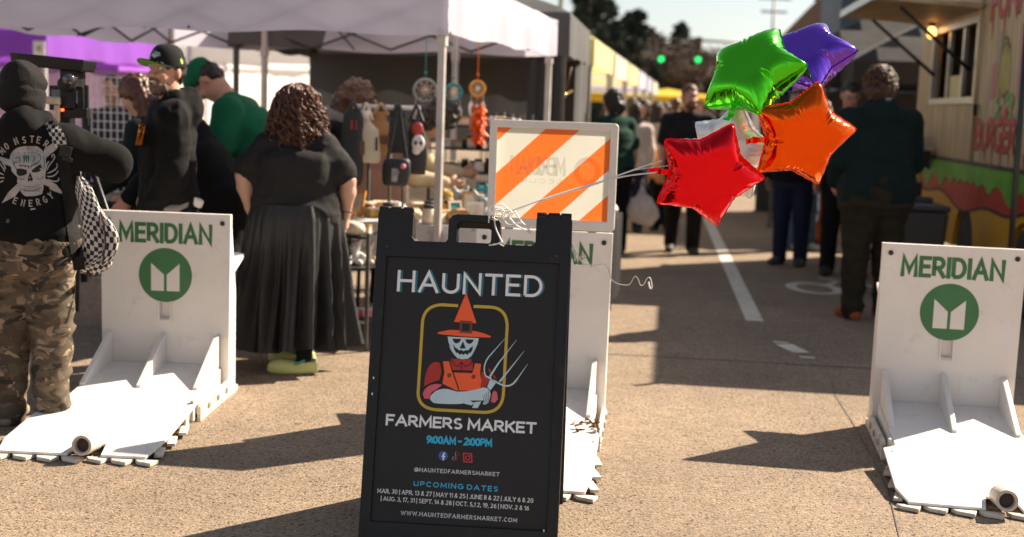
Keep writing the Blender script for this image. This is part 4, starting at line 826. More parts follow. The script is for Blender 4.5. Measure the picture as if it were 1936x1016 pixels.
for pts in (bez((110, 470), (140, 440), (160, 480), (140, 500)), bez((95, 520), (110, 480), (130, 500)), bez((270, 430), (310, 440), (310, 490), (280, 490)), bez((130, 430), (170, 400), (190, 440)), bez((230, 430), (250, 395), (290, 420)), bez((150, 530), (205, 505), (215, 545)), bez((222, 545), (235, 505), (300, 495)), bez((140, 610), (165, 640), (180, 610)), bez((270, 610), (300, 640), (320, 600)), bez((130, 560), (100, 520), (95, 480)), bez((160, 400), (205, 425), (270, 405)), bez((205, 380), (210, 410), (208, 430)), bez((320, 450), (335, 500), (322, 550)), bez((170, 500), (190, 480), (180, 460)), bez((240, 500), (262, 470), (250, 450))): hk(pts, [1.5] + [4.5] * (len(pts) - 2) + [1.5], 1, 2)
for x, y in ((150, 520), (168, 522), (186, 528), (212, 528), (236, 522), (256, 516), (272, 508)): ab.flat([hp(x + 6 * math.cos(a), y + 6 * math.sin(a)) for a in np.linspace(0, 6.28, 9)[:-1]], HF(2), 1)
for x in (176, 192, 208): hs([(x - 5, 446), (x + 6, 443), (x + 8, 470), (x + 5, 503), (x - 1, 495), (x, 470)], 2, 3)
# scrolls
for sx, cx in ((1, 0), (-1, 410)):
    fx = lambda x: cx + sx * x
    for pts in (bez((345, 560), (360, 500), (420, 480), (400, 440)), bez((400, 440), (380, 435), (385, 465)), bez((350, 580), (400, 560), (440, 540), (415, 500)), bez((345, 600), (390, 610), (420, 590), (430, 555)), bez((350, 620), (400, 650), (450, 640), (430, 610)), bez((340, 540), (345, 500), (365, 490))):
        P = [(fx(x), y) for x, y in pts]
        if sx < 0: P = [(x - 30, y + 10) for x, y in P]
        hk(P, [3] + [9] * (len(P) - 2) + [3], 0, 0)
def letter(ch, x, y, deg, hpx, wpx, m=0):
    c = Vector(hp(x, y)); hgt = hpx * HU; wd = wpx * HU; a = rad(deg); ux, uy = Vector((math.cos(a), math.sin(a))), Vector((-math.sin(a), math.cos(a)))
    lettering(ab, ch, lambda X, Y, l: HF(0)(*(c + ux * X + uy * Y)) + Vector((0, l, 0)), -wd / 2, -hgt / 2, wd / 2, hgt, .16, m, serif=True)
for ch, x, y, dg in (('M', 14, 412, 42), ('O', 48, 378, 33), ('N', 118, 340, 22), ('S', 178, 332, 6), ('T', 236, 326, -3), ('E', 285, 332, -14), ('R', 342, 360, -30)): letter(ch, x, y, dg, 52, 26 if ch not in 'M' else 34)
for ch, x, y, dg in (('E', 112, 780, -22), ('N', 170, 797, -12), ('E', 226, 800, 0), ('R', 282, 790, 14), ('G', 332, 772, 26), ('Y', 374, 742, 34)): letter(ch, x, y, dg, 52, 26)
hk([(225, 845), (262, 840)], 10, 0, 0)
HP = [mat('print_pale', (.36, .33, .32), .8, var=.2, vscale=20), mat('print_black', (.012, .012, .012), .9), mat('print_green', (.03, .12, .04), .8)]
drape(tree, mw, ab, 'back_print', HP, J['root'], off=.004, cell=.02)
# cargo pocket flap on the trousers
tr = [c for c in J['root'].children if c.name.startswith('trousers')][0]; tree2, mw2 = bvh(tr); ab = artboard(5.45)
q = lambda x, y: (lambda p: (p.x, p.z))(at(x, y, 5.45))
ab.flat([q(74, 456), (q(142, 459)), q(143, 478), q(112, 488), q(76, 480)], HF(0), 0); drape(tree2, mw2, ab, 'pocket_flap', [CAMO], J['root'], off=.01)
for (x0, y0, x1, y1) in ((140, 560, 122, 625),):
    ab = artboard(5.45); ab.ribbon([q(141, 540), q(138, 570), q(126, 612)], .006, HF(0)); drape(tree2, mw2, ab, 'cargo_seam', [fab('seam_dark', (.02, .018, .014))], J['root'], off=.004)
# sling bag on his right hip
BC = checker('checked_canvas', 1.0); STRAP = fab('black_webbing', (.014, .013, .013), bump=.3, bscale=300)
bag = thing('sling_bag', 'black and white checked sling bag hanging at the hip of the person in camouflage trousers', 'bag', (0, 0, 0))
mb = MB(); cent = smooth(a_([(150, 338), (164, 375), (180, 420), (185, 460), (182, 495), (172, 514)], 5.48), 4); wds = np.interp(np.linspace(0, 1, len(cent)), [0, .12, .35, .6, .85, .96, 1], [.01, .035, .055, .068, .068, .052, .02]); n = 28; vs = []; uv = []
for i, c in enumerate(cent):
    for j in range(n + 1):
        a = 2 * math.pi * j / n; rr = wds[i] * (1 + .04 * math.sin(5 * a + i)); vs.append(c + Vector((rr * math.cos(a), rr * .75 * math.sin(a), .012 * math.sin(3 * a + i * .7)))); uv.append((j / n * 24, i / len(cent) * 26))
mb.add(vs, [(i * (n + 1) + j, i * (n + 1) + j + 1, (i + 1) * (n + 1) + j + 1, (i + 1) * (n + 1) + j) for i in range(len(cent) - 1) for j in range(n)], 0, True, uv); mb.build('bag_body', BC, bag)
mb = MB(); cent = smooth(a_([(192, 405), (205, 430), (211, 455), (204, 485), (192, 502)], 5.44), 4); vs = []; uv = []
for i, c in enumerate(cent):
    rr = .032 * math.sin(math.pi * (i + .6) / (len(cent) + .2)) ** .5
    for j in range(n + 1): a = 2 * math.pi * j / n; vs.append(c + Vector((rr * math.cos(a), rr * .8 * math.sin(a), 0))); uv.append((j / n * 12, i / len(cent) * 10))
mb.add(vs, [(i * (n + 1) + j, i * (n + 1) + j + 1, (i + 1) * (n + 1) + j + 1, (i + 1) * (n + 1) + j) for i in range(len(cent) - 1) for j in range(n)], 0, True, uv); mb.build('front_pocket', BC, bag)
mb = MB(); mb.tube(smooth(a_([(190, 400), (197, 430), (199, 465), (193, 500)], 5.42)), .004, 6); mb.build('zip', mat('zip_dark', (.06, .02, .02), .5), bag)
def strap(name, pts, wd, m, off=.006, uvs=False):
    ab = artboard(5.4); P = [hp((x) * 3.908, (y - 180) * 3.908) for x, y in pts]; ab.ribbon(P, wd, HF(0), 0); o = drape(tree, mw, ab, name, [m], bag, off=off, cell=.018, world=(0, 0, 0)); return o
sc_ = checker('checked_strap', 1.0); st = strap('shoulder_strap', [(100, 229), (108, 238), (117, 258), (124, 276)], .058, sc_)
ul = st.data.uv_layers.new(name='UVMap')
for p in st.data.polygons:
    for li in p.loop_indices: v = st.data.vertices[st.data.loops[li].vertex_index].co; ul.data[li].uv = ((v.x + .32 * v.z) * 68, v.z * 62)
strap('long_strap', [(125, 292), (130, 320), (136, 360), (143, 410), (152, 470), (158, 508)], .052, STRAP, .007)
mb = MB(); p = at(126, 287, 5.3); h = tree.ray_cast(Vector((0, 0, CAM_H)), (p - Vector((0, 0, CAM_H))).normalized()); p = (h[0] if h[0] else p) - Vector((0, .012, 0)); R = Matrix.Rotation(rad(14), 3, 'Y'); mb.box(p, (.05, .014, .05), R); mb.box(p + Vector((.008, -.002, -.032)), (.044, .016, .018), R); mb.box(p + Vector((-.006, -.008, .018)), (.03, .008, .02), R); mb.build('buckle', PLAS, bag, bevel=.004)

# ------------------------------------------------------------------ video camera rig in front of him
rig = thing('video_camera', 'black video camera with monitor and wide hood on a tripod', 'camera', (-2.26, 6.35, 0)); I3 = lambda p: Vector(p) - Vector((-2.26, 6.35, 0))
mb = MB(); c = I3(at(102, 119, 6.35)); mb.box(c, (.345, .2, .06), Matrix.Rotation(rad(4), 3, 'Y'), taper=1.06); mb.build('hood', PLAS, rig, bevel=.008)
mb = MB(); c = I3(at(138, 172, 6.35)); mb.box(c, (.075, .16, .2)); mb.tube([c + Vector((.0, -.05, .03)), c + Vector((.0, -.13, .03))], .035, 14); mb.box(c + Vector((-.03, 0, -.14)), (.05, .1, .1)); mb.build('camera_body', PLAS, rig, bevel=.006)
mb = MB(); c = I3(at(128, 150, 6.2)); mb.tube([c, c + Vector((0, .07, 0))], .026, 14); mb.build('lens', mat('lens_glass', (.05, .04, .05), .1, coat=1), rig)
mb = MB(); c = I3(at(126, 186, 6.3)); mb.box(c, (.16, .03, .12)); mb.box(c + Vector((-.004, -.017, .008)), (.13, .004, .066), m=1); mb.build('monitor', [PLAS, mat('screen', (.12, .14, .15), .2, var=.5, vscale=40)], rig, bevel=.003)
mb = MB(); c = I3(at(100, 198, 6.25)); mb.tube([c + Vector((-.03, 0, .02)), c + Vector((.035, 0, .02))], .02, 12); mb.tube([c + Vector((.02, 0, 0)), c + Vector((.02, 0, -.09))], .014, 10); mb.build('grip', mat('cream_grip', (.6, .48, .34), .5), rig)
mb = MB(); c = I3(at(164, 200, 6.3)); mb.box(c, (.018, .02, .2)); mb.box(I3(at(145, 214, 6.3)), (.12, .06, .05)); mb.build('side_handle', PLAS, rig, bevel=.003)
mb = MB(); mb.tube([Vector((.1, 0, 1.3)), Vector((.1, 0, .55))], .016, 10); mb.build('centre_column', PLAS, rig)
for k in range(3):
    a = k * 2.09 + .4; mb = MB(); mb.tube([Vector((.1, 0, 1.25)), Vector((.1 + .4 * math.cos(a), .4 * math.sin(a), .015))], [.016, .011], 8); mb.build('leg', PLAS, rig)
mb = MB(); c = I3(at(118, 208, 6.25)); mb.box(c, (.012, .01, .012)); mb.build('indicator_light', mat('red_light', (.9, .1, .02), .4, emit=(1, .12, .02), emits=1.5), rig)

# ------------------------------------------------------------------ smiling man in a cap
root, J = human('smiling bearded person in black cap and black hoodie turned to the left behind the barrier', (-1.9, 6.95, 0), rad(108), 1.735, 1.05, -2, hyaw=46, hpitch=0, top=('hoodie', BLACK), bottom=('trousers', fab('grey_trousers', (.22, .19, .17))), shoe=RUBBER, skinm=SKIN3, hair=('buzz', HAIRD), h=.009, fold=.022, hem=-.03, seed=21, baggy=1.35, fsc=(8, 8, 9),
    arms={'L': ((-.03, -.0, -.28), (.02, .13, -.22)), 'R': ((.03, .05, -.27), (-.06, .17, -.19))})
beard(J, BEARD, 1.0)
hd, RH, sc = J['hd'], J['RH'], J['sc']; RHM = Matrix(RH.tolist()); toW = lambda x, y, z: Vector(hd(x, y, z))
mb = MB(); mb.box(toW(0, .104, -.062), (.03 * sc, .012, .009), RHM); mb.build('teeth', mat('teeth', (.7, .6, .5), .3), J['root'], bevel=.002)
for s in (1, -1): mb = MB(); mb.tube([toW(s * .014, .099, .034), toW(s * .033, .097, .041), toW(s * .052, .083, .034)], [.004, .006, .003], 8); mb.build('eyebrow', HAIRD, J['root'])
CAPM = fab('cap_black', (.014, .014, .015), bump=.15)
mb = MB(); vs = []; NU, NV = 40, 12
for i in range(NV + 1):
    t = i / NV; z = .028 + .118 * math.sin(t * math.pi / 2); k = math.cos(t * math.pi / 2) ** .62
    for j in range(NU): a = 2 * math.pi * j / NU; vs.append(toW(.091 * k * math.cos(a), -.008 + .108 * k * math.sin(a), z))
mb.add(vs, [(i * NU + j, i * NU + (j + 1) % NU, (i + 1) * NU + (j + 1) % NU, (i + 1) * NU + j) for i in range(NV) for j in range(NU)], 0, True)
cap = mb.build('cap', CAPM, J['root'])
mb = MB(); top = []; n = 18
prof = [(-.088, .035)] + [(.088 * math.sin(a) if 0 else -.088 * math.cos(math.pi * i / n), .05 + .145 * math.sin(math.pi * i / n) ** .75) for i, a in enumerate(np.linspace(0, math.pi, n + 1))] + [(.088, .035)]
inner = [(.09 * math.cos(math.pi * i / n), .0 + .1 * math.sin(math.pi * i / n)) for i in range(n + 1)]
zc = lambda x, y: .03 - 1.1 * x * x + .22 * max(0, y - .08)
loop = prof + inner[1:-1]
mb.prism(loop, lambda x, y: toW(x, y, zc(x, y) - .005), lambda x, y: toW(x, y, zc(x, y)), 0)
# the lower cap of the brim is lime
mb.mi[0] = 1; mb.build('brim', [CAPM, mat('lime_cloth', (.16, .5, .02), .7)], J['root'])
mb = MB()
def capf(l): return lambda u, v: (lambda a, z, k: toW(.0915 * k * math.sin(a) * (1 + l), -.008 + .1085 * k * math.cos(a) * (1 + l), z))(u, .028 + .118 * v, math.cos(math.asin(min(.98, v))) ** .62)
mb.flat([(-.42 + .0, .42), (-.3, .56), (-.05, .6), (.18, .52), (.32, .4), (.1, .36), (-.02, .3), (-.2, .38)], capf(.02), 0)
mb.ribbon([(.02, .66), (.25, .64), (.42, .48), (.38, .3), (.2, .24)], [.03, .07, .08, .07, .02], capf(.018), 1); mb.ribbon([(-.4, .4), (-.2, .52), (.1, .48)], [.02, .05, .02], capf(.03), 2)
mb.build('cap_emblem', [mat('emblem_silver', (.55, .57, .6), .5), mat('emblem_green', (.08, .3, .06), .6), mat('emblem_navy', (.03, .05, .09), .6)], J['root'])
mb = MB(); mb.flat([(-1.75, .12), (-1.62, .14), (-1.56, .3), (-1.66, .4), (-1.74, .3)], capf(.02), 0); mb.build('cap_badge', mat('lime_thread', (.45, .7, .05), .6), J['root'])
tree, mw = bvh(J['top']); ab = artboard(6.6); q = lambda x, y: (lambda p: (p.x, p.z))(at(x, y, 6.6))
ab.flat([q(263, 236), q(276, 233), q(268, 274), q(256, 275)], HF(0), 0); ab.flat([q(267, 245), q(271, 244), q(266, 262), q(262, 263)], HF(1), 1); drape(tree, mw, ab, 'chest_print', [mat('print_amber', (.75, .27, .02), .7), mat('print_black', (.012, .012, .012), .9)], J['root'])
mb = MB(); p = Vector(J['pel']); mb.box(p + Vector((-.12, -.12, .02)), (.1, .12, .05), Matrix.Rotation(.4, 3, 'X')); mb.build('shirt_tail', fab('white_cotton', (.6, .58, .56)), J['root'], bevel=.015)

# ------------------------------------------------------------------ woman in long skirt
root, J = human('person in black t-shirt and long pleated black skirt with curly auburn hair', (-1.215, 7.04, 0), rad(4), 1.56, 1.5, 6, hpitch=22, top=('tee', fab('faded_black_cotton', (.022, .0205, .0205))), bottom=(None,), skinm=SKIN, face=False, shw=.82, h=.009, fold=.02, fsc=(8, 8, 11), hem=.02, seed=31, women=True,
    arms={'L': ((-.165, -.02, -.19), (.03, .03, -.2)), 'R': ((.16, -.02, -.2), (-.005, .03, -.21)), 'curlL': .75, 'curlR': .5}, legs={'R': ((.012, .0, -.3), (0, -.02, -.2)), 'L': ((-.012, .0, -.3), (0, -.02, -.2))})
SK = mat('skirt_cotton', (.0125, .012, .013), .6, var=.3, vscale=14, bump=.25, bscale=90, spec=.45)
mb = MB(); NA, NZ = 220, 36; vs = []; r = random.Random(2); ph = [r.uniform(0, 6) for _ in range(6)]
for i in range(NZ + 1):
    t = i / NZ; z = .93 - .79 * t; rx = np.interp(t, [0, .08, .22, .5, 1], [.232, .256, .268, .28, .322]); ry = rx * .86; am = np.interp(t, [0, .2, .5, 1], [.003, .013, .048, .074])
    for j in range(NA):
        a = 2 * math.pi * j / NA; p_ = (1 - 2 * abs(math.sin(7.5 * a + ph[0] + .7 * math.sin(2 * a + 2 * t)))) + .5 * math.sin(31 * a + ph[1] + 1.6 * t) + .55 * math.sin(5 * a + ph[2] + t); k = 1 + am / rx * p_ * .8
        sw = .03 * t * math.sin(a * 2 + ph[3]); vs.append((rx * k * math.cos(a) - .03 * t, ry * k * math.sin(a), z + (.02 * math.sin(3 * a + ph[4]) + .012 * p_) * t + sw * .3))
mb.add(vs, [(i * NA + j, (i + 1) * NA + j, (i + 1) * NA + (j + 1) % NA, i * NA + (j + 1) % NA) for i in range(NZ) for j in range(NA)], 0, True)
mb.build('skirt', SK, J['root'])
# curls
hd, sc = J['hd'], J['sc']; mb = MB(); r = random.Random(5); c0 = Vector(J['head']) + Vector((0, -.035, 0))
RH_ = lambda z: float(np.interp(z, [-.44, -.36, -.26, -.14, -.02, .07, .115, .14], [.06, .115, .15, .152, .125, .098, .066, .0]))
for k in range(560):
    th = r.uniform(0, 2 * math.pi)
    if .5 < th < 2.6 and r.random() < .8: continue
    f = r.uniform(.55, 1.0) if r.random() < .8 else r.uniform(1.0, 1.18); zs = .135 - .16 * r.random() ** 1.6; ze = max(-.44, zs - r.uniform(.2, .42)); n = 32; pts = []; ph_ = r.uniform(0, 6); tn_ = r.uniform(2.6, 5.2); cr_ = r.uniform(.008, .017); dth = r.uniform(-.35, .35)
    for i in range(n):
        t = i / (n - 1); z = zs + (ze - zs) * t; q = th + dth * t; rr_ = f * RH_(z) + .004; a = ph_ + tn_ * 2 * math.pi * t
        pts.append(c0 + Vector((rr_ * math.cos(q), rr_ * .85 * math.sin(q), z)) + Vector((math.cos(a), math.sin(a), .4 * math.sin(a + 1))) * cr_ * min(1, t * 5))
    w0 = r.uniform(.0032, .0062); mb.tube(pts, [w0 * (1 - .45 * i / n) for i in range(n)], 5)
hb = cloth('hair', [('e', V3(c0.x, c0.y, c0.z + .02), V3(.1, .085, .105)), ('e', V3(c0.x, c0.y - .02, c0.z - .12), V3(.095, .06, .15))], HAIRR, J['root'], h=.012, k=.04, disp=lambda V: .02 * (vnoise(V, (40, 40, 40), 3) - .5))
mb.build('curls', mat('curl_brown', (.095, .032, .014), .4, var=.5, vscale=30, spec=.6), J['root'])
# leggings and clog shoes
JM = J
mb = MB(); p = Vector((.02, -.02, .0))
cloth('leggings', [('c', V3(.05, -.1, .45), V3(.075, -.155, .09), .07, .045), ('c', V3(-.06, .06, .45), V3(.045, .13, .09), .07, .045)], BLACKC, J['root'], h=.012)
CLOG = mat('clog_yellow_green', (.5, .52, .2), .6, var=.08)
for c, a in ((V3(.045, -.16, 0), rad(97)), (V3(.012, .13, 0), rad(88))):
    R = rotz(a); f = lambda x, y, z: c + R @ V3(x, y, z); pr = [('e', f(0, .085, .042), V3(.052, .085, .043), R), ('e', f(0, -.03, .045), V3(.043, .07, .047), R), ('e', f(0, .03, .018), V3(.05, .14, .022), R), ('e', f(0, -.03, .095), V3(.034, .06, .045), R, {'k': .01, 'op': -1})]
    o = cloth('clog', pr, CLOG, J['root'], h=.008, k=.02)
    mb = MB(); mb.tube([Vector(f(.052, .025, .062)), Vector(f(.04, -.03, .08)), Vector(f(.0, -.092, .075)), Vector(f(-.04, -.03, .08)), Vector(f(-.052, .025, .062))], .007, 8, flat=.5); mb.build('clog_strap', mat('clog_teal', (.02, .22, .24), .5), J['root'])
mb = MB(); w_ = Vector(J['wrR']); mb.tube([w_ + Vector((.03 * math.cos(a), .028 * math.sin(a), .012)) for a in np.linspace(0, 6.28, 17)[:-1]], .004, 6, closed=True); mb.build('wristband', mat('band_navy', (.03, .03, .12), .5), J['root'])

# ------------------------------------------------------------------ people behind them
root, J = human('person with dark red hair in dark sweater leaning over the purple table', (-2.16, 7.85, 0), rad(85), 1.62, 1.1, 14, hpitch=18, top=('long', fab('black_green_knit', (.01, .018, .016))), bottom=('trousers', BLACKC), shoe=RUBBER, skinm=SKIN, hair=('long', HAIRR), h=.013, seed=41, arms={'L': ((-.05, .06, -.26), (0, .2, -.14)), 'R': ((.04, .1, -.24), (0, .2, -.12))})
root, J = human('person in green shirt and green cap bending over behind the black jacket', (-1.56, 8.45, 0), rad(88), 1.9, 1.25, 37, hpitch=22, top=('tee', GREEN), bottom=('trousers', BLACKC), shoe=RUBBER, skinm=SKIN3, hair=('buzz', HAIRD), h=.012, fold=.012, seed=51, arms={'L': ((-.04, .05, -.27), (0, .1, -.22)), 'R': ((.04, .08, -.27), (0, .1, -.22))})
cloth('cap', [('e', J['hd'](0, .0, .075), V3(.095, .112, .075) * J['sc'], J['RH']), ('e', J['hd'](0, .03, .06), V3(.09, .1, .04) * J['sc'], J['RH'])], GREEN, J['root'], h=.01)
human('person in black jacket and shorts bending beside the skirted person', (-1.72, 7.72, 0), rad(80), 1.62, 1.25, 38, hpitch=25, top=('hoodie', BLACK), bottom=('shorts', BLACKC), shoe=RUBBER, skinm=SKIN2, hair=('short', HAIRD), h=.013, fold=.012, seed=61, arms={'L': ((-.03, .08, -.27), (0, .14, -.2)), 'R': ((.03, .1, -.26), (0, .16, -.18))})
root, J = human('person with bushy dark hair and grey hood bent over the bag rack', (-1.48, 9.05, 0), rad(-88), 1.66, 1.15, 26, hpitch=25, top=('hoodie', BLACK), bottom=('trousers', BLACKC), shoe=RUBBER, skinm=SKIN, hair=('afro', HAIRB), h=.014, seed=71)
cloth('hood', [('l', [J['nk'] + J['RL'] @ V3(-.085, -.02, .01), J['nk'] + J['RL'] @ V3(0, -.11, .0), J['nk'] + J['RL'] @ V3(.085, -.02, .01)], [.06] * 3, [.06] * 3, V3(0, .3, 1)), ('e', J['nk'] + J['RL'] @ V3(0, -.1, -.05), V3(.115, .075, .11), J['RL'])], fab('grey_fleece', (.25, .23, .21)), J['root'], h=.013, fold=.01, seed=5)
CREAM = fab('cream_knit', (.5, .4, .27))
human('person with dark curly hair in cream sleeves reaching across the stall table', (-1.0, 9.55, 0), rad(-86), 1.62, 1.05, 36, hpitch=20, top=('long', CREAM), bottom=('trousers', BLACKC), shoe=RUBBER, skinm=SKIN2, hair=('afro', HAIRD), h=.013, seed=81, arms={'R': ((.04, -.0, -.27), (-.02, .25, -.03)), 'L': ((-.02, .12, -.22), (0, .25, -.02)), 'curlR': .3})
human('person standing in the purple tent behind a white grid rack', at(215, 400, 10.5) * Vector((1, 1, 0)), rad(180), 1.62, 1.0, 0, top=('long', fab('slate_knit', (.03, .035, .05))), bottom=('trousers', NAVY), shoe=RUBBER, skinm=SKIN2, hair=('short', HAIRD), h=.017, seed=91)
human('person in dark green top with bobbed dark hair carrying a white carrier bag', (1.04, 13.4, 0), rad(28), 1.7, 1.2, 5, hyaw=35, hpitch=14, top=('tee', DKGREEN), bottom=('trousers', BLACKC), shoe=RUBBER, skinm=SKIN, hair=('bob', HAIRD), h=.015, seed=101, women=True, arms={'R': ((.08, -.01, -.27), (.03, .05, -.24))})
root, J = human('bearded person in charcoal t-shirt and black trousers walking towards the camera', (1.83, 13.65, 0), rad(176), 1.78, 1.22, 2, hyaw=12, top=('tee', CHAR), bottom=('trousers', BLACKC), shoe=RUBBER, skinm=SKIN3, hair=('short', HAIRB), h=.014, seed=111, legs={'L': ((-.01, .1, -.41), (0, -.06, -.4)), 'R': ((.02, -.03, -.42), (0, -.16, -.37))})
beard(J, HAIRB, 1.2)
human('person in dark blue jeans and dark jacket behind the orange balloon', (2.83, 12.9, 0), rad(150), 1.76, 1.15, 0, top=('hoodie', BLACK), bottom=('trousers', NAVY), shoe=mat('shoe_slate', (.05, .055, .07), .7), skinm=SKIN2, hair=('short', HAIRD), h=.015, seed=121)
human('person in pale blue jeans standing behind the orange balloon', (3.28, 14.4, 0), rad(200), 1.7, 1.0, 0, top=('long', CHAR), bottom=('trousers', JEAN), shoe=SHOEW, skinm=SKIN, hair=('long', HAIRB), h=.017, seed=131)
human('person in rust orange trousers at the food truck queue', (3.62, 15.2, 0), rad(-60), 1.68, 1.0, 0, top=('long', BLACKC), bottom=('trousers', fab('rust_cotton', (.35, .08, .015))), shoe=RUBBER, skinm=SKIN, hair=('short', HAIRD), h=.018, seed=141)
root, J = human('person with glasses in black clothes looking down beside the food truck queue', (3.16, 12.2, 0), rad(165), 1.84, 1.12, 6, hpitch=16, top=('long', BLACKC), bottom=('trousers', BLACKC), shoe=RUBBER, skinm=SKIN3, hair=('buzz', HAIRD), h=.014, seed=151, legs={'L': ((-.05, .02, -.42), (-.03, -.05, -.4))})
mb = MB()
for s in (1, -1): mb.tube([Vector(J['hd'](s * .032 + .026 * math.cos(a), .105, .012 + .02 * math.sin(a))) for a in np.linspace(0, 6.28, 15)[:-1]], .0025, 5, closed=True); mb.tube([Vector(J['hd'](s * .058, .1, .015)), Vector(J['hd'](s * .082, .0, .015))], .0025, 5)
mb.tube([Vector(J['hd'](-.008, .108, .015)), Vector(J['hd'](.008, .108, .015))], .0025, 5); mb.build('glasses', PLAS, J['root'])
root, J = human('person with tousled brown hair in dark green jacket and olive trousers, seen from behind', (2.7, 9.5, 0), rad(6), 1.86, 1.4, 3, hyaw=-14, hpitch=12, top=('hoodie', fab('bottle_green_fleece', (.006, .016, .017))), bottom=('trousers', OLIVE), shoe=mat('shoe_orange', (.3, .06, .015), .7), skinm=SKIN3, hair=('shag', mat('hair_chestnut', (.05, .02, .008), .6, var=.5, vscale=45)), face=False, h=.012, fold=.024, seed=161, arms={'R': ((.06, .04, -.27), (-.05, .2, -.1)), 'L': ((-.06, .02, -.28), (.05, .16, -.16))})
mb = MB(); r = random.Random(15); sc = J['sc']
for k in range(420):
    th, el = r.uniform(0, 6.28), r.uniform(-.9, 1.5); d = Vector((math.cos(el) * math.cos(th), math.cos(el) * math.sin(th), math.sin(el)))
    if d.y > .6 and d.z < .35: continue
    p = Vector(J['hd'](d.x * .096, d.y * .11 - .02, d.z * .1 + .04)); g = Vector((-d.y, d.x, 0)) * r.uniform(-1, 1); q = p + (d * .5 + g * .7 + Vector((0, -.2, -.5))) * r.uniform(.03, .06); mb.tube([p, p.lerp(q, .5) + d * .012, q], [.006, .0055, .002], 5)
mb.build('locks', mat('hair_tawny', (.1, .038, .012), .42, var=.6, vscale=25), J['root'])
# shopping bag
PB = mat('carrier_plastic', (.72, .68, .68), .45, var=.15, vscale=9, trans=.5)
p = at(1213, 392, 13.3); t = thing('carrier_bag', 'full white plastic carrier bag held by the person in dark green', 'bag', p)
cloth('bag_body', [('e', V3(0, 0, -.02), V3(.15, .1, .14)), ('e', V3(.06, 0, -.08), V3(.12, .09, .1)), ('c', V3(0, 0, .08), V3(.0, 0, .2), .07, .02)], PB, t, h=.014, fold=.03, fsc=(14, 14, 8), seed=3)
mb = MB()
for s in (-1, 1): mb.tube([Vector((s * .02, s * .02, .17)), Vector((s * .012, 0, .27)), Vector((0, 0, .3))], .01, 6, flat=.4)
mb.build('handle', PB, t)
# ------------------------------------------------------------------ crowd further up the street
r = random.Random(12); hues = [(.5, .45, .45), (.05, .05, .06), (.3, .06, .05), (.6, .55, .5), (.06, .08, .14), (.02, .02, .02), (.4, .3, .2), (.1, .12, .1), (.55, .25, .1), (.25, .25, .3), (.03, .03, .04), (.6, .5, .45)]
nm = ['white', 'charcoal', 'dark red', 'cream', 'navy', 'black', 'tan', 'grey green', 'orange', 'lilac grey', 'near black', 'pale pink']
spec = [(1237, 17.0, 1.62, 0, 'long', 'person with long brown hair in white top walking away up the street'), (1256, 16.2, 1.25, 8, 'short', 'child in bright orange top beside the carrier bag'), (1212, 19, 1.66, 5, 'bob', 'person in black with a pale face mask among the far crowd'), (1188, 20.5, 1.7, 6, 'short', 'person in tan jacket near the yellow tents'), (1272, 21, 1.72, 4, 'short', 'person in navy shirt just left of the bearded man'), (1336, 19.5, 1.62, 9, 'long', 'person in lilac grey top right of the bearded man'), (1206, 24, 1.75, 2, 'short', 'person in dark red shirt in the far crowd'), (1246, 27, 1.7, 3, 'bob', 'person in cream top in the far crowd'), (1264, 31, 1.78, 1, 'short', 'person in charcoal shirt deep in the far crowd'), (1225, 34, 1.68, 11, 'long', 'person in pale pink top deep in the far crowd'), (1318, 26, 1.74, 7, 'short', 'person in grey green coat by the traffic lights'), (1345, 30, 1.7, 10, 'bob', 'person in near black coat far behind the silvery balloon'), (1196, 15.8, 1.6, 11, 'long', 'person in pale pink top just behind the carrier bag'), (1222, 22, 1.64, 0, 'bob', 'person in white top in the middle of the far crowd'), (1255, 23.5, 1.66, 8, 'long', 'person in orange top in the middle of the far crowd'), (1180, 28, 1.7, 0, 'short', 'person in white shirt under the far tents'), (1281, 29, 1.66, 3, 'long', 'person in cream top beyond the bearded man'), (1330, 33, 1.7, 0, 'short', 'person in white shirt beyond the silvery balloon'), (1300, 38, 1.68, 11, 'short', 'person in pale pink shirt furthest up the street'), (1236, 40, 1.7, 6, 'bob', 'person in tan coat furthest up the street')]
for i, (px, d, H_, ci, hk_, lab) in enumerate(spec):
    p = at(px, 300, d); human(lab, (p.x, d, 0), rad(r.choice((5, 175, 190, -20, 160))), H_, r.uniform(1, 1.2), 2, top=('tee' if i % 2 else 'long', fab('crowd_' + nm[ci].replace(' ', '_'), hues[ci])), bottom=('trousers', [NAVY, BLACKC, JEAN, OLIVE][i % 4]), shoe=RUBBER, skinm=[SKIN, SKIN2, SKIN3, SKIN4][i % 4], hair=(hk_, [HAIRD, HAIRB, HAIRD][i % 3]), h=.022, seed=200 + i, fold=.006, face=d < 20, group='people walking up the street')

# ------------------------------------------------------------------ market canopies
SUNW = mat('canopy_sunlit_white', (.86, .84, .82), .7, var=.03, trans=.7); WFAB = mat('canopy_white', (.7, .675, .78), .7, var=.05, vscale=2, trans=.42, bump=.35, bscale=5); DGF = mat('curtain_dark_grey', (.04, .04, .042), .85, var=.1); GFAB = mat('canopy_grey', (.1, .097, .096), .8, var=.1, vscale=2, trans=.15); PSHADE = mat('canopy_purple_shaded', (.3, .07, .5), .75, var=.06, trans=.1); PFAB = mat('canopy_purple', (.3, .075, .55), .75, var=.06, vscale=2, trans=.35); YFAB = mat('canopy_yellow', (.82, .76, .4), .75, var=.05, trans=.4); CFAB = mat('canopy_cream', (.76, .72, .6), .75, var=.05, trans=.4); LFAB = mat('canopy_lilac', (.5, .5, .62), .75, var=.05, trans=.3); SFAB = mat('canopy_slate', (.027, .0235, .023), .95, var=.08, trans=.05); BRY = mat('canopy_bright_yellow', (.8, .55, .03), .75, trans=.3)  # purple has a second copy with shade put in: same fabric, darker, less translucent
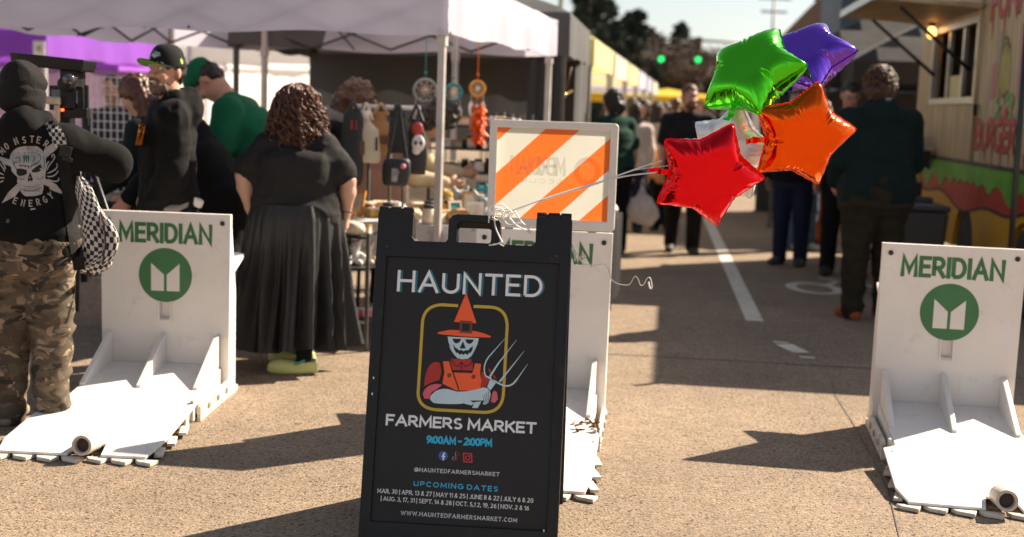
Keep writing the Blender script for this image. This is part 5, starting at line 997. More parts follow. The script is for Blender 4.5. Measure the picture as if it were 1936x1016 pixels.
POLE = mat('tent_pole', (.5, .46, .43), .45, .3, var=.1, vscale=9); POLED = mat('tent_pole_dark', (.09, .085, .08), .5, .4)
def canopy(label, loc, yaw, wd, dp, zb, vh, rise, fm, pm=POLE, walls=(), group='canopy tents along the market', detail=True, label_poles=None, name='canopy_tent', legs=None):
    """front right corner at loc, spreading left and away"""
    t = thing(name, label, 'tent', loc, yaw, group); n = 24 if detail else 10; ze = zb + vh; mb = MB(); vs = []
    for i in range(n + 1):
        for j in range(n + 1):
            u, v = i / n, j / n; k = min(u, 1 - u, v, 1 - v) * 2; sag = .035 * math.sin(math.pi * u) ** .5 * math.sin(math.pi * v) ** .5 * math.sin(k * math.pi)
            rp = .006 * math.sin(u * 34 + 5 * v) * (1 - k) if detail else 0; vs.append((-wd * u, dp * v, ze + rise * k ** .93 - sag + rp))
    mb.add(vs, [(i * (n + 1) + j, i * (n + 1) + j + 1, (i + 1) * (n + 1) + j + 1, (i + 1) * (n + 1) + j) for i in range(n) for j in range(n)], 0, False); mb.build('roof', fm, t)
    cor = [(0, 0), (-wd, 0), (-wd, dp), (0, dp)]
    for q in range(4):
        a, b = Vector(cor[q]), Vector(cor[(q + 1) % 4]); dr = (b - a).normalized(); nn = Vector((-dr.y, dr.x)); m_ = 40 if detail else 8; vs = []
        for i in range(m_ + 1):
            p = a.lerp(b, i / m_)
            for k in range(4): o = (.012 * math.sin(i * .55 + q) + .006 * math.sin(i * 1.3)) * (k / 3) if detail else 0; vs.append((p.x + nn.x * o, p.y + nn.y * o, ze + .003 - (vh + .012 * math.sin(i * .45 + q * 2) * (k == 3)) * k / 3))
        mb = MB(); mb.add(vs, [(i * 4 + k, (i + 1) * 4 + k, (i + 1) * 4 + k + 1, i * 4 + k + 1) for i in range(m_) for k in range(3)], 0, True); mb.build('valance', fm, t)
    ins = .05
    for x, y in (legs or [(-ins, ins), (-wd + ins, ins), (-wd + ins, dp - ins), (-ins, dp - ins)]):
        mb = MB(); mb.box((x, y, ze / 2), (.042, .042, ze)); mb.box((x, y, .006), (.1, .1, .012)); mb.box((x, y, ze - .32), (.056, .056, .07)); mb.build('pole', pm, t)
    if detail:                                                      # folding scissor truss along each side
        for q in range(4):
            a, b = Vector(cor[q]), Vector(cor[(q + 1) % 4]); mb = MB(); nseg = max(2, round((b - a).length / .75)); dr = (b - a).normalized(); nn = Vector((-dr.y, dr.x)) * .05
            for i in range(nseg):
                p, r_ = a.lerp(b, i / nseg), a.lerp(b, (i + 1) / nseg)
                for z0, z1, o in ((ze - .02, ze - .27, 1.0), (ze - .27, ze - .02, 1.25)): mb.tube([(p.x + nn.x * -o, p.y + nn.y * -o, z0), (r_.x + nn.x * -o, r_.y + nn.y * -o, z1)], .011, 5)
            mb.build('truss', POLED, t)
        mb = MB()
        for x, y in cor: mb.tube([(x, y, ze - .03), (-wd / 2, dp / 2, ze + rise - .12)], .012, 5)
        for x, y in ((-wd / 2, 0), (-wd, dp / 2), (-wd / 2, dp), (0, dp / 2)):
            for z0 in (ze - .05, ze - .27): mb.tube([(x, y, z0), (-wd / 2, dp / 2, ze + rise - .2 - (.25 if z0 < ze - .2 else 0))], .009, 5)
        mb.build('roof_frame', POLED, t)
    for (a, b, z0, z1, m_) in walls:
        k_ = 24; vs = []; A, B = Vector(a), Vector(b); dr = (B - A).normalized(); nn = Vector((-dr.y, dr.x))
        for i in range(k_ + 1):
            p = A.lerp(B, i / k_)
            for kk in range(7): o = .02 * math.sin(i * .8 + kk * .3) + .015 * math.sin(i * 1.9 + 1); vs.append((p.x + nn.x * o, p.y + nn.y * o, z0 + (z1 - z0) * kk / 6))
        mb = MB(); mb.add(vs, [(i * 7 + k, (i + 1) * 7 + k, (i + 1) * 7 + k + 1, i * 7 + k + 1) for i in range(k_) for k in range(6)], 0, True); mb.build('wall_panel', m_, t)
    return t
YW = -rad(16.0)
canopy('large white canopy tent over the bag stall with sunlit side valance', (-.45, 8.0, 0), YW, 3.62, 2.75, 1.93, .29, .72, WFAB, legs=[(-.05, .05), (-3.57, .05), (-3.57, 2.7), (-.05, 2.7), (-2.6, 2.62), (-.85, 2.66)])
canopy('dark grey canopy tent with grey walls behind the white canopy', (.42, 10.95, 0), -rad(7), 3.0, 2.6, 1.95, .36, .6, GFAB, POLED, walls=[((-2.95, 2.3), (-.05, 2.3), 1.1, 2.0, GFAB), ((-.35, .04), (-.03, .04), .0, 2.3, DGF), ((-.02, 1.5), (-.02, 2.55), .1, 2.0, GFAB)])
gx_ = lambda d: .8 + .142 * (d - 14)
for d, fm, lb in ((14.2, YFAB, 'pale yellow canopy tent right behind the grey one'), (17.7, CFAB, 'cream canopy tent between the pale yellow and lilac tents'), (21.2, YFAB, 'second pale yellow canopy tent, beyond the cream one'), (24.8, WFAB, 'white canopy tent far along the left row'), (28.5, LFAB, 'lilac canopy tent far along the left row'), (32.5, CFAB, 'cream canopy tent at the far end of the left row')):
    canopy(lb, (gx_(d), d, 0), -rad(8), 3.0, 3.1, 1.98, .3, .95, fm, detail=False)
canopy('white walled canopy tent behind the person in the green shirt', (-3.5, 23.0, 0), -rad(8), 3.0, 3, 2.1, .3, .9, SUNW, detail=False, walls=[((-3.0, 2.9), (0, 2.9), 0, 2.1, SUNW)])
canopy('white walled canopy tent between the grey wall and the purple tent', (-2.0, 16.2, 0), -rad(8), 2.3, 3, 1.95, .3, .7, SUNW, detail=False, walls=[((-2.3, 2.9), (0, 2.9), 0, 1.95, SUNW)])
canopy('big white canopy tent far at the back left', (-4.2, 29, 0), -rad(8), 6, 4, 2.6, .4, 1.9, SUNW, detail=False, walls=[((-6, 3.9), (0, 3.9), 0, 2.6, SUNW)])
canopy('near purple canopy tent with a small white label on its corner', (-5.3, 14.4, 0), -rad(8), 3.2, 3.0, 1.87, .3, .8, PFAB, walls=[((-3.1, 2.9), (-.1, 2.9), 0, 1.8, mat('wall_lilac', (.36, .27, .33), .8, trans=.2))])
mb = MB(); mb.box((0, 0, 0), (.13, .012, .16)); mb.box((0, -.008, .0), (.05, .004, .06), m=1); o = mb.build('label_card', [mat('card_white', (.8, .74, .66), .6), mat('card_tan', (.5, .34, .2), .6)]); o.location = at(74, 92, 14.2); tag(o, 'small white label card hanging at the corner of the near purple tent', 'card')
canopy('far purple canopy tent reaching towards the man in the cap', (-6.8, 21.8, 0), -rad(9), 3.0, 3.9, 1.84, .3, .85, PSHADE)
canopy('dark slate canopy tent beyond the food truck, its peak above the purple balloon', (6.45, 16.8, 0), -rad(7), 3.05, 3.0, 1.95, .27, .85, SFAB, POLED, detail=False, walls=[((-3.0, 2.9), (0, 2.9), 0, 1.9, DGF)])
canopy('dark slate canopy tent half hidden behind the food truck', (7.1, 15.5, 0), -rad(7), 3.0, 3.0, 1.95, .27, .85, SFAB, POLED, detail=False, walls=[((-2.9, 2.9), (0, 2.9), 0, 1.9, DGF)])
canopy('bright yellow canopy tent at the end of the street', (10.0, 62, 0), -rad(6), 5.5, 5, 1.9, .4, .4, BRY, detail=False)
canopy('bright yellow canopy tent at the end of the street, left of the other', (5.6, 66, 0), -rad(6), 5, 5, 2.0, .4, .4, BRY, detail=False)

# ------------------------------------------------------------------ stall tables and goods
WOODT = mat('table_top', (.3, .28, .26), .6)
def table(label, loc, yaw, w_, d_, h_, cloth_m, drop, cl_label, sides=True):
    t = thing('folding_table', label, 'table', loc, yaw); mb = MB(); mb.box((0, 0, h_ - .015), (w_, d_, .03)); mb.build('table_top', WOODT, t, bevel=.005)
    for x in (-1, 1):
        for y in (-1, 1): mb = MB(); mb.tube([(x * (w_ / 2 - .08), y * (d_ / 2 - .06), h_ - .03), (x * (w_ / 2 - .06), y * (d_ / 2 - .05), 0)], .014, 8); mb.build('leg', POLED, t)
    mb = MB(); n = 90; pts = []
    per = [(-w_ / 2, -d_ / 2), (w_ / 2, -d_ / 2), (w_ / 2, d_ / 2), (-w_ / 2, d_ / 2)]; L = []
    for q in range(4):
        a, b = Vector(per[q]), Vector(per[(q + 1) % 4]); k = max(4, int((b - a).length * 26))
        for i in range(k): L.append(a.lerp(b, i / k))
    vs = []; K = len(L)
    for i, p in enumerate(L):
        dn = Vector((p.x / w_, p.y / d_)); dn = Vector((math.copysign(1, p.x) if abs(dn.x) > abs(dn.y) else 0, math.copysign(1, p.y) if abs(dn.y) >= abs(dn.x) else 0))
        for k, zz in enumerate((.004, -.002, -.03, -drop * .5, -drop)): o = .004 + (0, .004, .008, .012, .016)[k] + .014 * (k / 4) * math.sin(i * .62); vs.append((p.x + dn.x * o, p.y + dn.y * o, h_ + zz + (.012 * math.sin(i * .3) if k == 4 else 0)))
    mb.add(vs, [(i * 5 + k + 1, ((i + 1) % K) * 5 + k + 1, ((i + 1) % K) * 5 + k, i * 5 + k) for i in range(K) for k in range(4)], 0, True); mb.add([vs[i * 5] for i in range(K)], [tuple(range(K))], 0)
    o = mb.build('tablecloth', cloth_m); o.location = loc; o.rotation_euler = (0, 0, yaw); tag(o, cl_label, 'tablecloth'); return t
CLW = fab('cloth_pale_print', (.5, .48, .47), var=.1, dirt=(.05, .045, .05), dscale=9, damt=.9); CLP = fab('cloth_purple', (.22, .05, .28)); CLB = fab('cloth_black', (.018, .017, .018)); CLM = fab('cloth_mauve', (.3, .17, .13))
table('folding table heaped with small goods behind the A-frame sign', (-.42, 8.46, 0), rad(-5), 1.5, .72, .73, CLW, .3, 'pale printed tablecloth on the goods table behind the A-frame sign')
table('folding table under the rear of the white canopy', (.1, 9.35, 0), rad(-14), 1.3, .7, .74, CLB, .6, 'black tablecloth on the rear table of the white canopy')
table('folding table at the purple tent in front of the man in the cap', (-2.62, 8.35, 0), rad(-5), .9, .6, .8, CLB, .08, 'black cloth on the table in front of the man in the cap')
table('folding table deep inside the near purple tent', (-3.6, 10.9, 0), rad(-5), 1.9, .6, .95, CLP, .9, 'purple floor length tablecloth inside the purple tent')
# kinds of goods, copied over the stall
def proto(name, fn): return name, fn
GC = {k: mat('goods_' + k, c, .5, var=.25, vscale=25) for k, c in dict(tan=(.45, .25, .1), cream=(.7, .58, .42), white=(.75, .7, .66), black=(.02, .02, .02), teal=(.02, .25, .28), pink=(.65, .22, .3), gold=(.55, .36, .07), red=(.45, .04, .03), brown=(.14, .06, .03), grey=(.3, .29, .28), lime=(.45, .6, .03), amber=(.7, .3, .05)).items()}
made = {}
def good(kind, colr, p, rz, sc, label, group):
    key = (kind, colr)
    if key in made:
        o = dup(made[key]); o.location = p; o.rotation_euler = (0, 0, rz); o.scale = (sc,) * 3; return tag(o, label, None, group)
    m = GC[colr]
    if kind == 'box':
        t = thing('trinket_box', label, 'box', p, rz, group); mb = MB(); mb.box((0, 0, .025), (.1, .07, .05)); mb.build('box_body', m, t, bevel=.004); mb = MB(); mb.box((0, 0, .056), (.106, .076, .012)); mb.build('lid', GC['cream'] if colr != 'cream' else GC['tan'], t, bevel=.003)
    elif kind == 'jar':
        t = thing('jar', label, 'jar', p, rz, group); mb = MB(); mb.lathe([(.028, 0), (.034, .006), (.034, .06), (.026, .07), (.026, .075)], 14); mb.build('jar_body', m, t); mb = MB(); mb.lathe([(.029, .075), (.029, .09), (.027, .092)], 14); mb.build('lid', GC['black'] if colr != 'black' else GC['gold'], t)
    elif kind == 'pouch':
        t = thing('pouch', label, 'pouch', p, rz, group); cloth('pouch_body', [('e', V3(0, 0, .03), V3(.065, .045, .03)), ('e', V3(.01, 0, .045), V3(.045, .03, .025))], m, t, h=.008, fold=.006, fsc=(30, 30, 30)); mb = MB(); mb.tube([Vector((.05 * math.cos(a), .036 * math.sin(a), .05)) for a in np.linspace(0, 6.28, 15)[:-1]], .004, 6, closed=True); mb.build('drawstring', GC['brown'], t)
    elif kind == 'plush':
        t = thing('soft_toy', label, 'toy', p, rz, group); cloth('toy_body', [('e', V3(0, 0, .045), V3(.045, .04, .045)), ('e', V3(0, -.01, .11), V3(.038, .036, .035)), ('c', V3(-.03, -.01, .135), V3(-.04, -.01, .155), .015, .012), ('c', V3(.03, -.01, .135), V3(.04, -.01, .155), .015, .012), ('c', V3(-.04, -.01, .06), V3(-.07, -.04, .04), .016, .014), ('c', V3(.04, -.01, .06), V3(.07, -.04, .04), .016, .014), ('c', V3(-.025, -.02, .02), V3(-.035, -.07, .018), .02, .018), ('c', V3(.025, -.02, .02), V3(.035, -.07, .018), .02, .018)], m, t, h=.007, k=.012); mb = MB(); mb.ball((-.014, -.045, .115), .005); mb.build('eye', GC['black'], t); mb = MB(); mb.ball((.014, -.045, .115), .005); mb.build('eye', GC['black'], t)
    elif kind == 'frame':
        t = thing('picture_card', label, 'card', p, rz, group); mb = MB(); R = Matrix.Rotation(rad(-14), 3, 'X'); mb.prism([[(-.05, 0), (.05, 0), (.05, .14), (-.05, .14)], [(-.038, .014), (.038, .014), (.038, .126), (-.038, .126)]], lambda u, v: R @ Vector((u, .006, v)), lambda u, v: R @ Vector((u, -.006, v))); mb.build('frame', m, t); mb = MB(); mb.prism([(-.038, .014), (.038, .014), (.038, .126), (-.038, .126)], lambda u, v: R @ Vector((u, .003, v)), lambda u, v: R @ Vector((u, -.001, v))); mb.build('print', GC['cream'] if colr != 'cream' else GC['teal'], t)
    o = t; o.scale = (sc,) * 3; made[key] = t; return t
r = random.Random(77); KL = {'box': 'lidded box', 'jar': 'jar with a lid', 'pouch': 'drawstring pouch', 'plush': 'soft toy', 'frame': 'framed picture card'}
def scatter(cx, cy, yaw, w_, d_, z, n, grp, where, kinds, cols, lo=.8, hi=1.5):
    R = Matrix.Rotation(yaw, 3, 'Z')
    for i in range(n):
        u, v = -w_ / 2 + w_ * (i + .5) / n + r.uniform(-.02, .02), r.uniform(-d_ / 2, d_ / 2); p = R @ Vector((u, v, 0)) + Vector((cx, cy, z)); k = r.choice(kinds); c = r.choice(cols)
        good(k, c, p, yaw + r.uniform(-.7, .7), r.uniform(lo, hi), 'small %s %s %s' % (c, KL[k], where), '%s %s pieces %s' % (c, KL[k], where))
scatter(-.42, 8.46, rad(-5), 1.4, .6, .737, 52, 'goods', 'on the pale printed tablecloth', ['box', 'pouch', 'plush', 'jar', 'frame', 'box', 'pouch'], ['tan', 'cream', 'white', 'amber', 'brown', 'pink', 'cream', 'grey', 'gold', 'white'])
scatter(.1, 9.35, rad(-14), 1.2, .55, .747, 30, 'goods', 'on the black rear tablecloth', ['jar', 'box', 'plush', 'frame', 'pouch'], ['cream', 'white', 'teal', 'grey', 'tan', 'black', 'gold'])
scatter(-2.62, 8.35, rad(-5), .8, .45, .807, 9, 'goods', 'on the table before the man in the cap', ['jar', 'box'], ['white', 'black', 'grey'])
# shelf rack left of the goods table
def rack(label, loc, yaw, w_, d_, zs, h_, name='display_rack'):
    t = thing(name, label, 'rack', loc, yaw)
    for x in (-1, 1):
        for y in (-1, 1): mb = MB(); mb.box((x * w_ / 2, y * d_ / 2, h_ / 2), (.02, .02, h_)); mb.build('post', POLED, t)
    for z in zs: mb = MB(); mb.box((0, 0, z), (w_ - .02, d_ - .02, .014)); mb.build('shelf', GC['black'], t)
    return t
rack('black shelf rack of trinkets beside the pale printed tablecloth', (-1.0, 7.78, 0), rad(-5), .3, .4, (.16, .5, .69), .72)
scatter(-1.0, 7.78, rad(-5), .24, .3, .507, 6, 'goods', 'on the middle shelf of the black rack', ['pouch', 'plush', 'jar'], ['white', 'cream', 'black'], .7, 1.1)
scatter(-1.0, 7.78, rad(-5), .24, .3, .167, 6, 'goods', 'on the bottom shelf of the black rack', ['pouch', 'box'], ['pink', 'white', 'red'], .7, 1.1)
scatter(-1.0, 7.78, rad(-5), .24, .3, .697, 6, 'goods', 'on top of the black rack', ['box', 'pouch'], ['tan', 'cream', 'amber'], .9, 1.4)
rack('tall black shelf unit of jars at the back of the white canopy', (-.28, 10.05, 0), rad(-14), .75, .3, (.75, .98, 1.16, 1.34), 1.45)
for z, n, cs in ((.757, 8, ['teal', 'black', 'grey']), (.987, 9, ['white', 'black', 'cream', 'brown']), (1.167, 9, ['white', 'cream', 'white', 'black']), (1.347, 9, ['white', 'cream', 'white', 'grey'])): scatter(-.28, 10.05, rad(-14), .66, .16, z, n, 'goods', 'on the tall shelf unit at %.1f m' % z if False else {.757: 'on the low shelf of the tall unit', .987: 'on the second shelf of the tall unit', 1.167: 'on the third shelf of the tall unit', 1.347: 'on the top shelf of the tall unit'}[z], ['jar', 'box', 'jar'], cs, .8, 1.15)
mb = MB(); a, b = at(672, 400, 9.15), at(775, 400, 9.15); mb.prism([(0, 0), (.4, 0), (.39, .68), (.2, .74), (.02, .68)], lambda u, v: Vector((u, .02 + .06 * v, v)), lambda u, v: Vector((u, .06 * v, v))); o = mb.build('mauve_board', CLM, None, bevel=.006); o.location = (a.x - .03, 9.15, .55); tag(o, 'mauve brown board standing behind the hanging bags', 'board')
# ------------------------------------------------------------------ bag rack with hanging bags
BR = thing('bag_rack', 'black and white rail on thin black posts holding novelty bags', 'rack', (-.9, 8.72, 0)); mb = MB(); x0, x1 = at(668, 202, 8.72).x + .9, at(795, 205, 8.72).x + .9; ZB = 1.47
mb.tube([(x0, 0, ZB), (x1, 0, ZB)], .016, 10); mb.build('rail', GC['white'], BR)
for x in (at(697, 300, 8.72).x, at(737, 300, 8.72).x, at(763, 300, 8.72).x): mb = MB(); mb.tube([(x + .9, .01, 0), (x + .9, .01, ZB)], .011, 8); mb.build('post', POLED, BR)
for x in (0.08, .2, .3): mb = MB(); mb.tube([(x0 + x - .02, 0, ZB), (x0 + x + .02, 0, ZB)], .021, 10); mb.build('clamp', GC['black'], BR)
def hang_loft(name, label, px, py0, py1, prof, m, d, flat=.45, tilt=0, strap_to=None, strap_m=None, extra=None, cat='bag'):
    """prof: (fraction from the top, half width in px)"""
    top = at(px, py0, d); bot = at(px + tilt, py1, d); t = thing(name, label, cat, bot); mb = MB(); n = 20; vs = []; P = smooth([Vector((f, w_, 0)) for f, w_ in prof], 4); s_ = d / FPX
    for q in P:
        c = top.lerp(bot, min(1, max(0, q.x))) - bot
        for j in range(n): a = 2 * math.pi * j / n; ca, sa_ = math.cos(a), math.sin(a); vs.append(c + Vector((q.y * s_ * math.copysign(abs(ca) ** .7, ca), q.y * s_ * flat * math.copysign(abs(sa_) ** .7, sa_), 0)))
    k = len(P); mb.add(vs, [((i + 1) * n + j, (i + 1) * n + (j + 1) % n, i * n + (j + 1) % n, i * n + j) for i in range(k - 1) for j in range(n)] + [tuple(range(n)), tuple((k - 1) * n + j for j in range(n - 1, -1, -1))], 0, True); mb.build('bag_body', m, t)
    if strap_to is not None:
        mb = MB(); z1 = strap_to; h2 = max(4, prof[2][1]) * s_ * .7
        mb.tube(smooth([top - bot + Vector((-h2, 0, -.02)), Vector((top.x - bot.x - h2 * .5, 0, (top.z + z1) / 2 - bot.z)), Vector((top.x - bot.x, -.005, z1 - bot.z + .02)), Vector((top.x - bot.x + h2 * .5, 0, (top.z + z1) / 2 - bot.z)), top - bot + Vector((h2, 0, -.02))]), .008, 6, flat=1.6); mb.build('strap', strap_m or GC['black'], t)
    if extra: extra(t, top - bot, s_)
    return t
def jug_extra(t, top, s_):
    mb = MB(); mb.box((-.05, -.068, .1), (.05, .008, .09)); mb.build('patch', GC['brown'], t, bevel=.003); mb = MB(); mb.box((.055, -.066, .13), (.014, .01, .09)); mb.build('slot', GC['black'], t, bevel=.003); mb = MB(); mb.lathe([(.03, 0), (.03, .05), (.026, .055)], 14, top + Vector((-.008, 0, -.01))); mb.build('bottle_cap', GC['white'], t)
hang_loft('jug_bag', 'cream bag shaped like a milk jug hanging from the rack', 692, 222, 308, [(0, 7), (.1, 9), (.22, 18), (.3, 22), (.6, 22), (.92, 22), (1, 17)], mat('bag_cream', (.62, .52, .36), .5, var=.1), 8.55, .8, 6, ZB, GC['cream'], jug_extra)
hang_loft('bottle_bag', 'tan bag shaped like a bottle hanging beside the jug bag', 720, 212, 292, [(0, 11), (.2, 12), (.32, 21), (.4, 25), (.7, 25), (.95, 24), (1, 20)], mat('bag_tan', (.42, .2, .06), .5, var=.1), 8.62, .5, 0, ZB, GC['tan'], lambda t, top, s_: (lambda mb: (mb.box((0, -.05, .1), (.12, .008, .06)), mb.build('patch', GC['brown'], t, bevel=.003)))(MB()))
hang_loft('shoulder_bag', 'black shoulder bag with a tall narrow strap on the rack', 752, 215, 290, [(0, 8), (.2, 14), (.5, 20), (.8, 22), (1, 18)], GC['black'], 8.6, .4, 0, ZB)
hang_loft('pouch_bag', 'black pouch bag with silver print hanging lowest on the rack', 751, 300, 352, [(0, 20), (.1, 25), (.4, 27), (.8, 25), (.95, 22), (1, 18)], GC['black'], 8.45, .5, -4, ZB, None, lambda t, top, s_: [(lambda mb: (mb.flat([(-.02, .03), (.015, .03), (.03, .1), (.015, .12), (-.02, .12)], lambda u, v: Vector((u, -.056, v))), mb.build('print', mat('print_silver', (.3, .28, .3), .6, var=.5, vscale=30), t)))(MB()), (lambda mb: (mb.ball((.055, -.05, .135), .018), mb.build('badge', GC['pink'], t)))(MB())])
hang_loft('skull_bag', 'black bag with a pale skull and red patch at the rack end', 787, 225, 330, [(0, 8), (.2, 14), (.4, 19), (.7, 21), (1, 17)], GC['black'], 8.65, .4, 0, ZB, None, lambda t, top, s_: [(lambda mb: (mb.ball((.01, -.032, .21), (.045, .012, .06)), mb.ball((.0, -.03, .165), (.03, .012, .03)), mb.ball((-.006, -.044, .215), (.012, .006, .014), 1), mb.ball((.03, -.044, .215), (.012, .006, .014), 1), mb.build('skull_print', [GC['white'], GC['black']], t)))(MB()), (lambda mb: (mb.ball((0, -.03, .31), (.04, .012, .045)), mb.build('patch', GC['red'], t)))(MB())])
hang_loft('tote_bag', 'black tote bag with two red marks at the left end of the rack', 668, 212, 350, [(0, 15), (.1, 19), (.5, 21), (.9, 22), (1, 19)], GC['black'], 8.5, .35, -4, ZB, None, lambda t, top, s_: (lambda mb: (mb.box((.0, -.03, .4), (.012, .006, .06)), mb.box((.03, -.03, .4), (.012, .006, .06)), mb.build('print', GC['red'], t)))(MB()))
# ------------------------------------------------------------------ hanging decorations
def dream(label, px, py, d, rr, mr, mf, top):
    c = at(px, py, d); t = thing('dream_catcher', label, 'decoration', c, 0); mb = MB(); mb.tube([(rr * math.cos(a), 0, rr * math.sin(a)) for a in np.linspace(0, 6.283, 25)[:-1]], .012, 8, closed=True); mb.build('hoop', mr, t)
    mb = MB()
    for k in range(9): a0 = k * 2.793; mb.tube([(rr * math.cos(a0), 0, rr * math.sin(a0)), (rr * .25 * math.cos(a0 + 1.2), 0, rr * .25 * math.sin(a0 + 1.2)), (rr * math.cos(a0 + 2.79), 0, rr * math.sin(a0 + 2.79))], .003, 4)
    mb.ball((0, -.005, 0), .014); mb.build('web', GC['cream'], t); mb = MB(); mb.tube([(0, 0, rr), (0, 0, top - c.z)], .004, 5); mb.ball((0, 0, rr + .05), .012); mb.build('hanging_cord', mf, t)
    for k in range(5):
        x = (k - 2) * rr * .42; z0 = -math.sqrt(max(0, rr * rr - x * x)); mb = MB(); mb.tube([(x, 0, z0), (x, 0, z0 - .06)], .003, 4); L_ = .1 + .03 * (k % 2); vs = [(x - .004, 0, z0 - .06), (x - .02, .006, z0 - .1), (x - .014, 0, z0 - .06 - L_), (x, -.006, z0 - .08 - L_), (x + .014, 0, z0 - .06 - L_), (x + .02, .006, z0 - .1), (x + .004, 0, z0 - .06)]; mb.prism([(v[0], v[2]) for v in vs], lambda u, v: Vector((u, .002, v)), lambda u, v: Vector((u, -.002, v))); mb.build('feather', mf if k % 2 else GC['white'], t)
dream('grey beaded dream catcher hanging left of the canopy pole', 804, 172, 9.7, .085, GC['grey'], GC['teal'], 2.0)
dream('teal dream catcher hanging just right of the canopy pole', 857, 176, 9.7, .062, GC['teal'], GC['teal'], 2.0)
dream('orange dream catcher above the orange feather garland', 903, 168, 9.7, .055, GC['amber'], mat('feather_orange', (.85, .14, .01), .6), 2.0)
c = at(906, 198, 9.7); t = thing('feather_garland', 'bright orange feather garland hanging above the striped panel', 'decoration', c); mb = MB(); rr = random.Random(5)
for k in range(240):
    zz = -rr.random() * .27; a = rr.uniform(0, 6.28); L_ = rr.uniform(.04, .09); p = Vector((rr.uniform(-.035, .035), rr.uniform(-.03, .03), zz)); q = p + Vector((L_ * .7 * math.cos(a), L_ * .7 * math.sin(a), -L_ * .6)); s_ = Vector((-math.sin(a), math.cos(a), .2)) * .013; mb.add([p, p.lerp(q, .5) + s_, q, p.lerp(q, .5) - s_], [(0, 1, 2, 3)], 0)
mb.build('feathers', mat('feather_orange', (.85, .14, .01), .6, var=.3, vscale=30, trans=.3), t); mb = MB(); mb.tube([(0, 0, .02), (0, 0, .12)], .003, 5); mb.build('hanging_cord', GC['black'], t)
mb = MB(); c = at(694, 182, 10.2); cloth_o = cloth('lime_hat', [('e', V3(0, 0, 0), V3(.06, .06, .07)), ('e', V3(0, 0, -.05), V3(.09, .09, .02))], GC['lime'], None, h=.012, loc=c); tag(cloth_o, 'lime green hat hung behind the person with the grey hood', 'hat')
c = at(1068, 180, 11.4); t = thing('wind_chime', 'gold wind chime hanging on the grey tent corner', 'decoration', c); mb = MB(); mb.box((0, 0, 0), (.02, .01, .16), Matrix.Rotation(rad(58), 3, 'Y')); mb.ball((0, -.01, 0), .022); mb.build('gold_bar', mat('polished_gold', (.8, .55, .25), .25, 1), t); mb = MB(); mb.tube([(0, 0, 0), (.05, 0, .25)], .004, 5); mb.build('hanging_cord', GC['tan'], t)
mb = MB(); c = at(1072, 205, 11.6); mb.box((0, 0, .55), (.11, .02, 1.5)); o = mb.build('tan_banner', fab('tan_banner_cloth', (.35, .2, .1)), None, bevel=.004); o.location = (c.x, c.y, 0.0); tag(o, 'narrow tan cloth banner standing by the grey tent corner', 'banner')
# grid rack and cloths of the purple stall
t = thing('grid_rack', 'white wire grid rack with dark prints at the purple stall', 'rack', (at(222, 300, 9.6).x, 9.6, 0), rad(-6)); mb = MB()
for k in range(9): mb.tube([(-.2 + k * .05, 0, .0), (-.2 + k * .05, 0, 1.62)], .004, 5)
for k in range(24): mb.tube([(-.2, .004, .1 + k * .066), (.2, .004, .1 + k * .066)], .004, 5)
mb.build('wire_grid', GC['white'], t)
# ------------------------------------------------------------------ food truck
C0 = Vector((3.83, 8.9, 0)); td = Vector((.12, .993, 0)).normalized(); tn = Vector((-td.y, td.x, 0)); TYAW = math.atan2(td.y, td.x) - math.pi / 2
FT = thing('food_truck', 'wood clad food truck painted with green slime, red and yellow, its serving hatch raised', 'food truck', C0, TYAW)
# local: y along the side (away), -x outwards to the street
PLANKM = bpy.data.materials.new('truck_planks'); PLANKM.use_nodes = True; nt = PLANKM.node_tree; N = nt.nodes; L = nt.links; tc = N.new('ShaderNodeTexCoord'); mp = N.new('ShaderNodeMapping'); mp.inputs['Scale'].default_value = (1, 6, .35); L.new(tc.outputs['Object'], mp.inputs[0]); n_ = N.new('ShaderNodeTexNoise'); n_.inputs['Scale'].default_value = 3; n_.inputs['Detail'].default_value = 6; L.new(mp.outputs[0], n_.inputs['Vector']); cr = N.new('ShaderNodeValToRGB'); cr.color_ramp.elements[0].position = .3; cr.color_ramp.elements[0].color = (.26, .175, .09, 1); cr.color_ramp.elements[1].position = .7; cr.color_ramp.elements[1].color = (.52, .385, .22, 1); L.new(n_.outputs[0], cr.inputs[0]); L.new(cr.outputs[0], N['Principled BSDF'].inputs['Base Color']); N['Principled BSDF'].inputs['Roughness'].default_value = .55
TY = mat('truck_yellow', (.55, .27, .006), .4, var=.1, vscale=2); TR = mat('truck_red', (.4, .03, .02), .4, var=.15, vscale=4); TG = mat('truck_green', (.1, .33, .03), .4, var=.2, vscale=6); TB = mat('truck_black', (.02, .018, .018), .5); TI = mat('truck_inside', (.05, .045, .04), .7); ALU = mat('truck_aluminium', (.45, .43, .4), .35, .8)
D2Y = lambda px: ((px - 968) / FPX, 0)
LT = 5.6; ya, yb = 2.82, 4.75; za, zb_ = 1.73, 2.42; SX = lambda w_: (lambda u, v: Vector((-w_, u, v)))
mb = MB(); mb.prism([[(0, .95), (LT, .95), (LT, 2.73), (0, 2.73)], [(ya, za), (yb, za), (yb, zb_), (ya, zb_)]], SX(-.06), SX(0)); mb.build('side_wall', PLANKM, FT)
mb = MB(); mb.box((1.1, LT / 2, 2.755), (2.3, LT + .06, .05)); mb.build('roof', ALU, FT, bevel=.01)
mb = MB(); mb.box((1.1, .03, 1.6), (2.07, .05, 2.3)); mb.box((1.1, LT - .03, 1.6), (2.07, .05, 2.3)); mb.box((2.17, LT / 2, 1.6), (.05, LT - .06, 2.3)); mb.build('end_walls', PLANKM, FT)
mb = MB(); mb.box((1.1, LT / 2, .93), (2.0, LT - .2, .04)); mb.box((1.9, LT / 2, 1.9), (.02, LT - .3, 1.6)); mb.build('interior', TI, FT)
